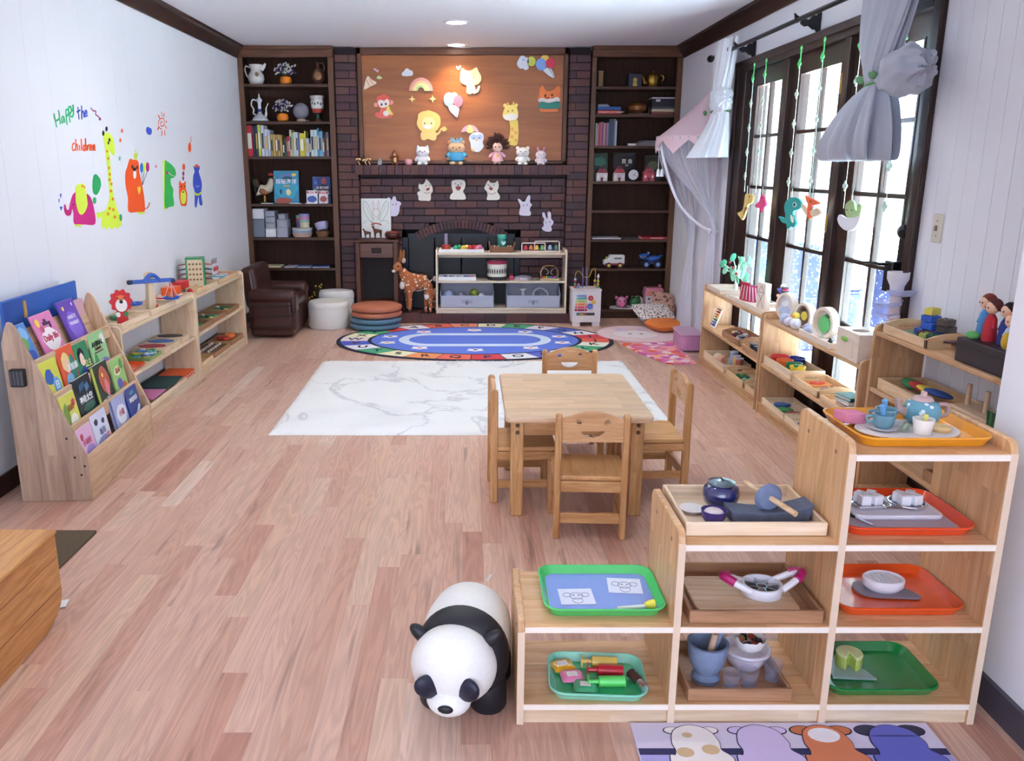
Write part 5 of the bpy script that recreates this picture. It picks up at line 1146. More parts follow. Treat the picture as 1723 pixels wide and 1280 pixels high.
# ---- shelf in front of the fireplace
S1,S2,S3=.088+.05+.0008,.088+.302+.0008,.088+.562+.0008
tray('white wooden tray holding coloured egg balls on the fireplace shelf',(-.048,7.89,S3),0,.42,.2,.03,{a:WHITE for a in 'xyz'})
bk_=thing('beaker_toy','red and clear beaker standing in the tray on the fireplace shelf','beaker',(-.19,7.88,S3+.0065));part('flask',MB().lathe([(.04,0),(.043,.03),(.04,.055),(.03,.06)],18),mat('b03020',.25,alpha=.9),bk_);part('neck',MB().lathe([(.018,.06),(.017,.15),(.02,.16)],14,caps=False),glass('d8d0e8',.05,.35),bk_)
for i,(x,y,c,nm)in enumerate(((-.10,7.87,'48b088','mint green'),(-.065,7.91,'2c9c74','deep green'),(-.03,7.86,'e8c048','yellow'),(.0,7.91,'f0d870','pale yellow'),(.035,7.86,'c82c34','red'),(.07,7.91,'a8202c','dark red'),(.10,7.86,'f08ca8','pink'),(.125,7.91,'e0689c','rose'))):
 t=solo('egg_ball',MB().ell((0,0,.028),(.024,.024,.028),14,10),mat(c,.4),nm+' egg ball in the white tray on the fireplace shelf','ball',(x,y,S3+.0068),0,'egg balls in the tray')
bs=thing('basket','woven tray basket with handles on the fireplace shelf','basket',(.33,7.89,S3));WK=mat('8a6248',.8,var=.4,bump=.9,scale=140)
part('bowl',MB().prism(rrect(.21,.16,.04),0,.006),WK,bs);mb=MB();o_,i_=rrect(.23,.17,.045),rrect(.212,.152,.04);part('wall',mb.holed(o_,[i_[::-1]],.004,.045),WK,bs);part('rim',MB().tube([(x,y,.047)for x,y in rrect(.224,.164,.043)],.006,6,True),WK,bs)
for q in(-1,1):part('handle',MB().tube([(q*.112,-.04,.045),(q*.12,-.03,.085),(q*.12,.03,.085),(q*.112,.04,.045)],.006,6),WK,bs)
gj=thing('teal_jar','teal glass jar with a heart inside the woven basket','jar',(.33,7.89,S3+.0065));part('jar',MB().lathe([(.038,0),(.045,.01),(.045,.1),(.04,.112)],20),mat('2c8a78',.2,coat=.5),gj);part('lid',MB().lathe([(.042,.112),(.044,.118),(.044,.145),(.04,.15),(0,.15)],20),mat('4cb0a0',.3),gj)
part('heart',MB().at((.012,-.046,.075),(PI/2,0,0)).prism(smooth2([(0,-.02),(.02,.004),(.014,.018),(0,.01),(-.014,.018),(-.02,.004)],3),0,.002),mat('d0f0ec',.3),gj)
for i,(x,c)in enumerate(((.26,'b8a0d0'),(.295,'58a890'),(.385,'c8a8d8'),(.41,'7088c0'))):bl=thing('handbell',('lilac','green','mauve','blue')[i]+' little bell in the woven basket','bell',(x,7.85,S3+.0068),0,'little bells');part('cup',MB().lathe([(.02,0),(.017,.012),(.012,.024),(0,.028)],12),mat(c,.3),bl);part('grip',MB().cyl((0,0,.026),(0,0,.055),.004),WHITE,bl)
br=thing('bell_rack','white wooden rack with hanging coloured bells on the fireplace shelf','musical toy',(.69,7.89,S3));PW_=mat('ecdcd0',.5)
part('base',MB().box(-.18,.18,-.05,.05,0,.01),PW_,br)
for x in(-.175,.04,.175):part('post',MB().cbox(x,-.02 if x<.1 else .0,.045,.01,.01,.08),PW_,br)
part('rail',MB().box(-.18,.045,-.025,-.015,.075,.085),PW_,br);part('upper_rail',MB().box(-.06,.18,.0,.01,.09,.10),PW_,br);part('post',MB().cbox(-.055,.005,.055,.01,.01,.09),PW_,br);part('post',MB().cbox(.175,.005,.055,.01,.01,.09),PW_,br)
for i,(x,c)in enumerate(((-.14,'c84048'),(-.09,'e07848'),(-.035,'e8c050'),(.015,'70b078'),(.09,'98a8d0'),(.145,'508878'))):b_=part('bell',MB().lathe([(.021,.022),(.02,.03),(.013,.05),(.008,.06),(0,.063)],14,(x,-.02 if x<.05 else .005,0)),mat(c,.35),br);part('clapper',MB().ell((x,-.02 if x<.05 else .005,.02),.006,8,6),mat('c8b080',.3,.8),b_)
dm=thing('drum','cream toy drum with red rim and black figures on the fireplace shelf','drum',(.287,7.90,S2));part('shell',MB().lathe([(.092,.03),(.092,.15)],30,caps=False),mat('e8e4d4',.5),dm);part('base_rim',MB().lathe([(.0,0),(.088,0),(.096,.008),(.096,.03),(.092,.032)],30),mat('2c2a30',.5),dm);part('top_rim',MB().lathe([(.092,.148),(.096,.15),(.096,.168),(.09,.175),(0,.173)],30),mat('b03058',.5),dm)
for k in range(11):
 a=-PI/2+(k-5)*.26;mb=MB();mb.M=Matrix.Translation((.0925*math.cos(a),.0925*math.sin(a),.085))@Matrix.Rotation(a+PI/2,4,'Z')@Matrix.Rotation(PI/2,4,'X');part('dancing_figure',mb.prism([(-.006,-.024),(-.002,-.024),(0,-.008),(.004,-.024),(.008,-.022),(.003,.0),(.009,.012),(.006,.014),(.002,.008),(.003,.022),(-.004,.022),(-.003,.008),(-.009,.004),(-.008,.0)],0,.0008),BLACK,dm)
tr2=tray('white shallow wooden tray of coloured pieces on the middle fireplace shelf',(-.087,7.89,S2),0,.35,.2,.036,{a:WHITE for a in 'xyz'})
for i,(x,c)in enumerate(((-.2,'5868b0'),(-.14,'9c88c8'),(-.07,'e0dce8'),(.0,'48489c'),(.04,'c85878'))):solo('toy_block',MB().cbox(0,0,.014,.035,.05,.028),mat(c,.4),('blue','lilac','white','indigo','rose')[i]+' toy block in the white tray on the middle fireplace shelf','toy block',(x,7.89,S2+.0068),.3*i,'blocks in the white tray',bev=.004)
pr_=thing('castanet','pink and white castanet beside the drum','musical toy',(.42,7.86,S2));part('shell',MB().at((0,0,.02),(PI/2,0,.3)).lathe([(0,0),(.022,.0),(.02,.01),(0,.014)],16),mat('d84878',.4),pr_);part('shell',MB().at((0,.004,.02),(-PI/2,0,.3)).lathe([(0,0),(.022,.0),(.02,.01),(0,.014)],16),mat('f0d8e0',.4),pr_);part('ribbon',MB().tube([(-.012,0,.038),(-.016,0,.055),(.014,0,.054),(.012,0,.038)],.003,5),mat('c83058',.5),pr_)
di=thing('tambourine','white tambourine lying flat on the middle fireplace shelf','tambourine',(.53,7.89,S2));part('skin',MB().lathe([(0,.02),(.078,.02)],28,caps=False),mat('f0eef0',.6),di);part('hoop',MB().lathe([(.078,0),(.082,.0),(.082,.026),(.078,.026),(.078,0)],28,caps=False),mat('c8c0d0',.5),di)
for k in range(6):a=2*PI*k/6;part('jingle',MB().at((.083*math.cos(a),.083*math.sin(a),.013)).ell((0,0,0),(.008,.008,.008),8,6),mat('c8c8d0',.25,.9),di)
bm_=thing('bead_maze','small bead maze toy with looped wires on the middle fireplace shelf','toy',(.78,7.89,S2));part('base',MB().box(-.09,.09,-.04,.04,0,.014),mat('d8b894',.5),bm_,bev=.003)
for q in(-1,1):part('wire',MB().tube(smooth2([(q*.075,0,.014),(q*.085,0,.07),(q*.05,0,.105),(q*.01,0,.07),(q*.03,0,.045)],5,False),.003,6),mat('c8c0b8',.3,.6),bm_)
part('top_wire',MB().tube(smooth2([(-.07,.02,.014),(-.06,.02,.115),(.06,.02,.115),(.07,.02,.014)],5,False),.003,6),mat('c89a50',.3,.6),bm_)
for k in range(8):part('bead',MB().ell((-.07+.02*k,-.025,.024),.010,8,6),mat(('c83040','e09038','e8d050','50a868','4878c8','9858b0','d85890','48b0a8')[k],.4),bm_)
GRY=mat('b8bccc',.85,bump=.3,scale=150)
def fbin(label,x,w,items):
 t=thing('fabric_bin',label,'storage bin',(x,7.90,S1),0,'grey fabric bins');d=.25;hb,hf=.2,.115
 part('base',MB().box(-w/2,w/2,-d/2,d/2,0,.006),GRY,t);part('front',MB().box(-w/2,w/2,-d/2,-d/2+.006,0,hf),GRY,t,bev=.002);part('back',MB().box(-w/2,w/2,d/2-.006,d/2,0,hb),GRY,t)
 for q in(-1,1):
  mb=MB();mb.M=Matrix.Translation((q*w/2-(.006 if q>0 else 0),0,0))@Matrix(((0,0,1,0),(1,0,0,0),(0,1,0,0),(0,0,0,1)));part('side',mb.prism([(-d/2,0),(d/2,0),(d/2,hb),(0,hb-.01),(-d/2+.03,hf+.03),(-d/2,hf)],0,.006),GRY,t)
 part('grip_tab',MB().box(-.05,.05,-d/2-.004,-d/2,.045,.075),mat('a4a8bc',.8),t,bev=.002);part('pull_cord',MB().tube([(0,-d/2-.006,.07),(-.012,-d/2-.01,.04),(0,-d/2-.008,.03),(.006,-d/2-.008,.06)],.004,5),mat('6c7084',.8),t)
fbin('light grey fabric bin on the lower fireplace shelf, left one',0.005,.50,0);fbin('light grey fabric bin on the lower fireplace shelf, right one',.625,.50,1)
def ball(label,x,y,z,r,c,name='toy_ball',var=.05,scale=40):return solo(name,MB().ell((0,0,r),r,16,10),mat(c,.5,var=var,scale=scale),label,'ball',(x,y,z))
ball('pale blue toy ball in the left fabric bin',-.17,7.89,S1+.065,.045,'b0bcdc');ball('yellow and black football in the left fabric bin',.07,7.89,S1+.075,.045,'8a9a3c',var=.7,scale=28);ball('white small ball in the left fabric bin',.14,7.86,S1+.07,.03,'dcdce8');ball('grey small ball in the left fabric bin',-.05,7.88,S1+.07,.03,'a8b0c4')
mbx=thing('steering_toy','grey and white steering wheel toy in the right fabric bin','toy',(.70,7.90,S1+.10),0,rot=(1.1,0,0));part('rim',MB().tube([(.07*math.cos(2*PI*k/24),.07*math.sin(2*PI*k/24),0)for k in range(24)],.011,8,True),mat('d4d8e4',.4),mbx);part('hub',MB().lathe([(.025,-.008),(.028,.008),(0,.014)],16),mat('8c90a8',.4),mbx)
for k in range(3):a=2*PI*k/3+.4;part('spoke',MB().tube([(.02*math.cos(a),.02*math.sin(a),0),(.066*math.cos(a),.066*math.sin(a),0)],.007,6),mat('9ca0b4',.4),mbx)
sb=thing('spool_toy','white spool shaped toy in the right fabric bin','toy',(.53,7.88,S1+.075));part('core',MB().cyl((0,0,.005),(0,0,.085),.018),mat('c8ccd8',.4),sb);part('flange',MB().lathe([(0,.08),(.032,.08),(.032,.09),(0,.09)],16),WHITE,sb);part('flange',MB().lathe([(0,0),(.032,0),(.032,.01),(0,.01)],16),WHITE,sb)
# ---- activity cube
cu=thing('activity_cube','white wooden activity cube with xylophone bars and bead wires','activity toy',(1.095,7.70,0));CWH=mat('e4dcdc',.5)
part('box',MB().box(-.13,.13,-.12,.12,.035,.325),CWH,cu,bev=.004)
for q in(-1,1):
 for y in(-.115,.105):part('foot',MB().box(q*.125-(.07 if q>0 else 0),q*.125+(.07 if q<0 else 0),y,y+.01,0,.036),CWH,cu)
part('lid',MB().box(-.135,.135,-.125,.125,.325,.338),CWH,cu,bev=.003)
for k,c in enumerate(('7c98c8','58b8a8','b8c850','e8884c','d84c58','b02848')):b_=part('xylophone_bar',MB().box(-.105+.003*(5-k)-.003,-.005+.002*k,-.128,-.120,.272-.026*k,.290-.026*k),mat(c,.35),cu,bev=.002);part('bar_peg',MB().ell((-.085,-.129,.281-.026*k),.004,6,5),WHITE,b_);part('bar_peg',MB().ell((-.018,-.129,.281-.026*k),.004,6,5),WHITE,b_)
def gear(r,n):return[((r if i%2 else r*.84)*math.cos(2*PI*(i//2*2+(i%2)*1)/(2*n)),(r if i%2 else r*.84)*math.sin(2*PI*i/(2*n)))for i in range(2*n)]
for x,z,r,c in((.035,.26,.026,'c83048'),(.06,.225,.022,'e0c048'),(.03,.185,.03,'5878c8')):g_=part('gear',MB().at((x,-.1205,z),(PI/2,0,0)).prism(gear(r,10),0,.007),mat(c,.4),cu);part('gear_peg',MB().ell((x,-.129,z),.005,6,5),mat('e8d8a0',.4),g_)
part('slider_slot',MB().box(-.09,.075,-.1215,-.119,.10,.125),mat('2c3034',.4),cu)
for k in range(8):part('slider_bead',MB().cbox(-.08+.013*k,-.124,.1125,.009,.006,.016),mat(('5898a8','60b088','a8c050','e0c040','e08038','d04848','8c4030','4a2c28')[k],.4),cu)
W1=smooth2([(-.10,-.04,.338),(-.10,-.04,.47),(-.06,-.02,.49),(-.02,.0,.44),(.03,0,.44),(.06,.02,.50),(.09,.03,.50),(.09,.03,.338)],5,False);part('yellow_wire',MB().tube(W1,.0035,6),mat('c8a848',.35,.3),cu)
part('red_wire',MB().tube([(.11,-.03,.338),(.11,-.03,.44),(.112,-.03,.47)],.006,6),mat('d8d0e0',.4),cu);part('blue_rod',MB().tube([(-.02,.03,.338),(-.022,.03,.52)],.005,6),mat('7870b0',.4),cu);part('blue_rod',MB().tube([(.015,.03,.338),(.014,.03,.52)],.005,6),mat('7870b0',.4),cu)
for k,(x,y,z,c)in enumerate(((-.10,-.04,.352,'d04848'),(-.10,-.04,.375,'50a868'),(-.10,-.04,.398,'b02848'),(-.10,-.04,.42,'c0c8e0'),(-.07,-.04,.352,'4878c8'),(-.07,-.04,.372,'c86890'),(.09,.03,.352,'c89040'),(.09,.03,.376,'604878'),(.09,.03,.40,'e0b840'),(.11,-.03,.352,'48a068'),(.11,-.03,.375,'e8a030'),(.11,-.03,.40,'a8c848'),(.11,-.03,.445,'e8e4f0'))):part('bead',MB().ell((x,y,z),.0125,10,7),mat(c,.35),cu)
part('side_panel',MB().box(.13,.137,-.08,.08,.08,.28),mat('8090b8',.5),cu)
# ==== LEFT SHELVES
TL=(.0658,.3158,.5728)  # tops of the three boards
XC=-1.925
def ltray(label,y,lev,w,d=.19,h=.032,W=None,handles=False):return tray(label,(XC,y,TL[lev]),PI/2,w,d,h,W,handles)
def on(lev,e=.0065):return TL[lev]+e
RD,OG,YL,GN,BU=mat('c8242c',.4),mat('e85a1c',.4),mat('e8c030',.4),mat('2c8a50',.4),mat('2c54b0',.4)
ltray('wooden tray under the red lion board on the left shelf',4.585,2,.40)
li=thing('lion_board','red lion shaped board with a white face standing in a tray','toy',(-1.865,4.49,on(2)),.55)
def upright(pts,t=.012):
 mb=MB();mb.M=Matrix(((1,0,0,0),(0,0,-1,t/2),(0,1,0,0),(0,0,0,1)));return mb.prism(pts,0,t)
part('mane',upright([(.055*(1+.09*math.cos(10*a))*math.cos(a),.13+.062*(1+.09*math.cos(10*a))*math.sin(a))for a in[2*PI*k/60 for k in range(60)]]),RD,li)
part('body',upright([(-.03,0),(.03,0),(.026,.08),(-.026,.08)]),RD,li);part('face',upright(circ(.03,20,0,.11,.036),.016),mat('f4f0ec',.4),li);part('brow',upright(circ(.024,16,0,.15,.014),.016),mat('e87840',.4),li);part('nose',upright(circ(.009,12,0,.128),.02),BLACK,li)
for q in(-1,1):part('eye',upright(circ(.005,10,q*.018,.15),.02),BLACK,li);part('hand',upright(circ(.011,10,q*.02,.06,.014),.018),GN if q>0 else mat('f4f0ec',.4),li)
for i,(y,c,nm)in enumerate(((4.43,'2c6a8c','blue'),(4.66,'2c7c54','green'))):s_=solo('stacking_ring',MB().lathe([(.0,0),(.04,0),(.045,.012),(.04,.024),(0,.024)],18),mat(c,.4),nm+' round disc in the tray with the lion board','toy',(-1.96,y,on(2)))
ltray('wooden tray under the balance scale on the left shelf',5.02,2,.40)
sc_=thing('balance_scale','wooden toy balance scale with blue arm and hanging pans','scale',(XC+.01,5.05,on(2)),1.05)
part('column',upright([(-.028,0),(.028,0),(.018,.16),(.02,.19)]+[(.026*math.cos(PI*k/8),.20+.024*math.sin(PI*k/8))for k in range(9)]+[(-.02,.19),(-.018,.16)],.03),BIRCH['z'],sc_);part('dial',upright(circ(.02,18,0,.2),.036),mat('c8b8a4',.4),sc_)
arm=part('arm',MB().at((0,-.022,.168),(0,.06,0)).box(-.155,.155,-.006,.006,-.012,.012),BU,sc_,bev=.004);part('arm_arch',MB().tube(smooth2([(-.06,-.024,.165),(-.02,-.024,.20),(.02,-.024,.20),(.06,-.024,.165)],4,False),.012,8),BU,sc_)
for q in(-1,1):
 zz=.165-q*.012
 part('end_cap',MB().at((q*.155,-.022,zz),(0,PI/2,0)).lathe([(.014,-.012),(.014,.012)],12),mat('1c2a50',.4),sc_)
 for k in range(3):a=2*PI*k/3;part('pan_string',MB().cyl((q*.14,-.022,zz),(q*.14+.045*math.cos(a),-.022+.04*math.sin(a),.055),.0012,n=4),WHITE,sc_)
 part('pan',MB().lathe([(0,.012),(.045,.016),(.05,.03),(.047,.03),(.042,.02),(0,.016)],20,(q*.14,-.022,.026)),mat('2c60c0',.4),sc_)
for i,(x,y,c,nm)in enumerate(((-1.835,5.16,'d07838','orange'),(-1.815,5.17,'b84a40','red'),(-1.84,5.185,'4878b8','blue'),(-1.87,5.02,'e8c030','yellow'),(-1.86,5.00,'c02830','crimson'))):solo('counting_bear',MB().ell((0,0,.012),(.010,.008,.012),8,6).ell((0,0,.027),.007,8,6),mat(c,.4),nm+' counting bear beside the balance scale','toy',(x,y,on(2)+(.0465 if i<3 else 0)),0,'counting bears')
ltray('wooden tray under the orange drop box on the left shelf',5.385,2,.28)
ob=thing('drop_box','orange block box with a red block behind it on the left shelf','toy',(XC,5.40,on(2)),PI/2);part('base',MB().box(-.07,.07,-.06,.06,0,.022),RD,ob);part('white_band',MB().box(-.065,.065,-.062,.058,.022,.034),mat('f0e8dc',.5),ob);part('orange_block',MB().box(-.065,.065,-.062,.03,.034,.085),OG,ob,bev=.003)
rb_=thing('red_block','red box block on a teal foot beside the orange drop box','toy',(XC-.01,5.62,TL[2]+.0),PI/2);part('foot',MB().box(-.03,.04,-.03,.03,0,.05),mat('2c8478',.4),rb_);part('block',MB().box(-.075,.065,-.05,.04,.05,.10),RD,rb_,bev=.003);part('knob',MB().ell((.06,-.055,.02),.02,12,8),RD,rb_)
ltray('wooden tray with a handle slot at the near end of the far left shelf',5.78,2,.20,W=PINE)
gt=thing('spinner_tower','green framed wooden tower with coloured discs on both sides','toy',(XC-.01,6.0,on(2)),.25)
ltray('wooden tray under the green framed tower',6.02,2,.26)
part('core',MB().box(-.055,.055,-.05,.05,0,.2),mat('e0c8a4',.5),gt)
for q in(-1,1):part('frame_side',MB().box(q*.058-.006,q*.058+.006,-.055,.055,0,.206),GN,gt)
part('frame_top',MB().box(-.064,.064,-.055,.055,.2,.212),GN,gt)
for r in range(4):
 for c in range(4):part('peg_hole',MB().at((-.036+.024*c,-.0505,.06+.036*r),(PI/2,0,0)).lathe([(.007,0),(.008,.003),(.0,.003)],8),mat('8a6038',.6),gt)
part('arch_hole',upright([(.022*math.cos(PI*k/8),.022*math.sin(PI*k/8))for k in range(9)]).at(),mat('2c4a38',.6),gt).location=(0,-.046,.0)
for q in(-1,1):
 for k in range(4):part('disc',MB().at((q*.085,-.02,.062+.034*k),(0,q*.15,0)).lathe([(0,-.004),(.03,-.003),(.032,0),(.03,.003),(0,.004)],14),mat(('8a3040','7a2c38','2c4450','b06848')[k],.4),gt)
ltray('wooden tray with cards at the far end of the far left shelf',6.47,2,.50,W=PINE)
for i,(y,c,nm)in enumerate(((6.40,'4c8cac','blue'),(6.52,'9cb4c4','pale blue'),(6.64,'c88070','salmon'))):t=thing('picture_card',nm+' picture card lying in the far tray on the left shelf','card',(-1.92,y,on(2)+.003+.001*i),.3*i,'picture cards in the far left tray',rot=(.12,.0,.2*i));part('card',MB().box(-.06,.06,-.07,.07,.006,.0085),mat(c,.5,var=.4,scale=25),t);part('print',MB().box(-.03,.03,-.04,.03,.0085,.0092),mat('e4e0d8',.5),t)
hs=thing('ring_stand','small white stand with red ornaments at the far end of the left shelf','toy',(-1.985,6.62,on(2)),PI/2);part('board',MB().box(-.07,.07,-.004,.004,0,.10),mat('e4e2ec',.5),hs)
for k in range(6):part('peg',MB().cyl((-.06+.024*k,0,.1),(-.06+.024*k,0,.13+.012*(k%2)),.005),mat(('b08868','9a9aa8')[k%2],.5),hs)
for k in range(3):part('ornament',MB().ell((-.045+.045*k,-.012,.06),(.008,.006,.02),8,6),RD,hs)
# middle board
t=ltray('low wooden tray of rainbow fish blocks on the middle left shelf',4.86,1,.20,.16,.02,{a:mat('7a9c58',.5)for a in 'xyz'})
for k in range(6):fb=thing('fish_block',('front left','front middle','front right','back left','back middle','back right')[k]+' rainbow layered block in the green tray','toy block',(XC+.045-.06*(k//3),4.80+.055*(k%3),on(1)),.2*k,'rainbow blocks');[part('layer',MB().prism(rrect(.048-.004*j,.042-.004*j,.014,3),.009*j,.009*j+.0088),mat(('4a9c5c','d8c04c','4878c0','c0d4dc','58a8b8')[(j+k)%5],.4),fb)for j in range(4)]
for i,(y,c,nm)in enumerate(((5.03,'a82838','red'),(5.18,'2c68b8','blue'),(5.35,'3a3640','dark grey'))):
 t=thing('inset_frame','wooden inset frame with a '+nm+' oval on the middle left shelf','puzzle',(XC,y,TL[1]),PI/2,'oval inset frames');part('frame',MB().box(-.07,.07,-.10,.10,0,.034),BIRCH['y'],t,bev=.002);part('oval',MB().prism(circ(.052,24,ry=.082),.034,.037),mat(c,.45),t)
def ptray(label,loc,w,d,c,rz=0,h=.02,inner=None,group='plastic trays'):
 """plastic cafeteria tray"""
 t=thing('plastic_tray',label,'tray',loc,rz,group);m=mat(c,.22,coat=.4,var=.02)
 b0,b1,b2,b3=rrect(w-.03,d-.03,.03,6),rrect(w-.008,d-.008,.04,6),rrect(w,d,.044,6),rrect(w-.036,d-.036,.028,6);n=len(b0)
 L_=[(b0,0),(b1,h*.85),(b2,h),(b2,h+.003),(b1,h+.004),(b3,.004)]
 vs=[(x,y,z)for p_,z in L_ for x,y in p_];fs=[(j*n+k,j*n+(k+1)%n,(j+1)*n+(k+1)%n,(j+1)*n+k)for j in range(5)for k in range(n)]+[tuple(range(n-1,-1,-1)),tuple(5*n+k for k in range(n))]
 part('tray',MB().add(vs,fs),m,t)
 if inner:part('liner',MB().prism(rrect(w-.04,d-.04,.026,6),.0045,.0058),mat(inner,.3,var=.03),t)
 return t
ptray('orange plastic tray at the near end of the middle left shelf',(XC,4.55,TL[1]),.26,.2,'e0542c',PI/2,.016)
for i,(y,c,nm,w)in enumerate(((4.62,'d8a838','yellow',.12),(4.82,'c878a4','pink',.22),(5.10,'1c3c3c','dark teal',.30))):solo('felt_sheet',MB().prism(rrect(w,.19,.008),0,.008),mat(c,.9,bump=.2),nm+' felt sheet on the lowest left shelf','felt sheet',(XC,y,TL[0]+.026+.004*i),PI/2,'felt sheets',rot=(0,0,PI/2))
ltray('long shallow wooden tray of felt sheets on the lowest left shelf',4.90,0,.78,.215,.024)
df=thing('dotted_mat','orange folded mat with white dots on the lowest left shelf','mat',(XC,5.41,TL[0]),PI/2);part('mat',MB().box(-.12,.10,-.09,.09,0,.03),mat('d8541c',.6),df,bev=.004)
for k in range(5):part('dot',MB().at((-.1+.045*k,-.0905,.015),(PI/2,0,0)).lathe([(0,.001),(.008,.001)],10,caps=False),WHITE,df)
# far left shelf, middle and lowest boards
for i,(y,nm)in enumerate(((5.80,'nearest'),(6.15,'middle'),(6.53,'farthest'))):
 ltray('wooden tray lined with green felt, '+nm+' of three on the far left shelf',y,1,.32,.19,.036,WALNUT)
 solo('green_felt',MB().box(-.145,.145,-.08,.08,0,.006),mat('4c9c74',.9),'green felt pad in the '+nm+' of three trays','felt pad',(XC,y,on(1)),PI/2,rot=(0,0,PI/2))
 for k in range(3):solo('counting_stone',MB().ell((0,0,.010),(.018,.013,.010),10,6),mat(('d8c870','3c6a4c','c8c4bc')[k],.4),('yellow','green','white')[k]+' stone on the green felt in the '+nm+' tray','stone',(XC+.05-.05*k,y-.06+.06*k,on(1)+.0065),0,'stones on green felt')
ltray('small empty wooden tray on the lowest far left shelf',5.80,0,.24,.19,.034,PINE);ltray('wooden peg tray on the lowest far left shelf',6.17,0,.40,.19,.034,WALNUT);ltray('wooden tray with orange toys on the lowest far left shelf',6.58,0,.34,.19,.034,WALNUT)
pg=thing('peg_board','brown peg board with short silver pegs on the lowest far left shelf','toy',(XC,6.17,on(0)),PI/2);part('board',MB().box(-.17,.17,-.075,.075,0,.02),mat('6a4a34',.6),pg)
for k in range(12):part('peg',MB().cyl((-.14+.056*(k%6),-.03+.06*(k//6),.02),(-.14+.056*(k%6),-.03+.06*(k//6),.036),.010,n=8),mat('c8c0b4',.4),pg)
for i,(x,y,c,nm,r)in enumerate(((-1.90,6.62,'e87830','orange',.04),(-1.91,6.52,'c83c24','red orange',.032),(-1.96,6.56,'b82c24','red',.03))):solo('wooden_fruit',MB().lathe([(0,.004),(r*.6,0),(r,r*.6),(r*.85,r*1.2),(r*.3,r*1.4),(0,r*1.3)],16),mat(c,.4),nm+' toy fruit on the lowest far left shelf','toy fruit',(x,y,on(0)),0,'toy fruit')
# ==== RIGHT SIDE
# ---- curtain rod and knotted curtains
BKM=mat('15151a',.4,.4)
rd=thing('curtain_rod','black curtain rod on brackets above the glass doors','curtain rod',(1.82,0,2.195));part('rod',MB().cyl((0,3.3,0),(0,6.62,0),.013),BKM,rd)
for y in(6.62,3.3):part('finial',MB().ell((0,y+(.03 if y>5 else-.03),0),(.026,.036,.026),12,8),BKM,rd)
for y in(6.02,4.95):
 mb=MB();mb.M=Matrix.Translation((0,y+.01,0))@Matrix(((1,0,0,0),(0,0,-1,0),(0,1,0,0),(0,0,0,1)))
 part('bracket',mb.prism([(-.022,.035),(-.016,-.004),(0,-.016),(.016,-.004),(.016,-.02),(.04,-.035),(.06,-.03),(.085,-.05),(.1,-.05),(.112,-.075),(.126,-.075),(.126,.055),(.112,.05),(.10,.02),(.08,.025),(.06,.0),(.03,.005),(-.008,.022)],0,.02),BKM,rd,bev=.002)
def drape(levels,m,name,parent,n=96,rip=9,seed=1):
 """hanging cloth: rings of (z, x, y, half width along y, half depth along x, ripple)"""
 vs,fs=[],[];r=random.Random(seed);ph=[r.uniform(0,6.28)for _ in range(4)]
 lv=smooth2(levels,5,False)
 for z,x,y,wy,dx,rp in lv:
  for k in range(n):
   a=2*PI*k/n;f=1+rp*(math.sin(rip*a+ph[0])+.5*math.sin((rip*2+3)*a+ph[1])+.4*math.sin(3*a+z*9+ph[2]))
   vs.append((x+dx*f*math.cos(a),y+wy*f*math.sin(a),z+.008*rp*math.sin(5*a+ph[3])))
 for j in range(len(lv)-1):
  for k in range(n):fs.append((j*n+k,j*n+(k+1)%n,(j+1)*n+(k+1)%n,(j+1)*n+k))
 return part(name,MB().add(vs,fs),m,parent)
LIN=mat('a6aab8',.85,bump=.2,scale=300,sheen=.2,var=.03);LINW=mat('eceff6',.85,bump=.2,scale=300,var=.03)
def curtain(label,m,up,knot,low,tie,leafs,y0,rings):
 t=thing('curtain',label,'curtain',(0,0,0),0,'knotted curtains at the glass doors')
 drape(up,m,'upper_cloth',t,seed=3);k_=drape(low,m,'lower_cloth',t,seed=5)
 kb=MB();c,(ry,rz,rx)=knot
 vs,fs=[],[];n,mm=40,22;rr=random.Random(2)
 for j in range(mm+1):
  th=-PI/2+PI*j/mm
  for k in range(n):
   a=2*PI*k/n;f=1+.07*math.sin(5*a+3*th)+.05*math.sin(9*th+2*a)+.04*math.sin(11*a-6*th)
   vs.append((c[0]+rx*f*math.cos(th)*math.cos(a),c[1]+ry*f*math.sin(th),c[2]+rz*f*math.cos(th)*math.sin(a)))
 for j in range(mm):
  for k in range(n):fs.append((j*n+k,j*n+(k+1)%n,(j+1)*n+(k+1)%n,(j+1)*n+k))
 part('knot',kb.add(vs,fs),m,t)
 part('tie_vine',MB().tube([(tie[0]+tie[3]*math.cos(2*PI*k/20),tie[1]+tie[4]*math.sin(2*PI*k/20),tie[2]+.006*math.sin(4*PI*k/20))for k in range(20)],.007,6,True),mat('5c9460',.6),t)
 for(x,y,z)in leafs:part('vine_leaf',MB().at((x,y,z),(.4,.2,.3)).ell((0,0,0),(.006,.032,.017),12,6),mat('4c7c4c',.6),t)
 for y in rings:part('grommet',MB().at((1.82,y,2.195),(PI/2,0,0)).tube([(.026*math.cos(2*PI*k/16),.026*math.sin(2*PI*k/16),0)for k in range(16)],.006,6,True),BKM,t)
 return t
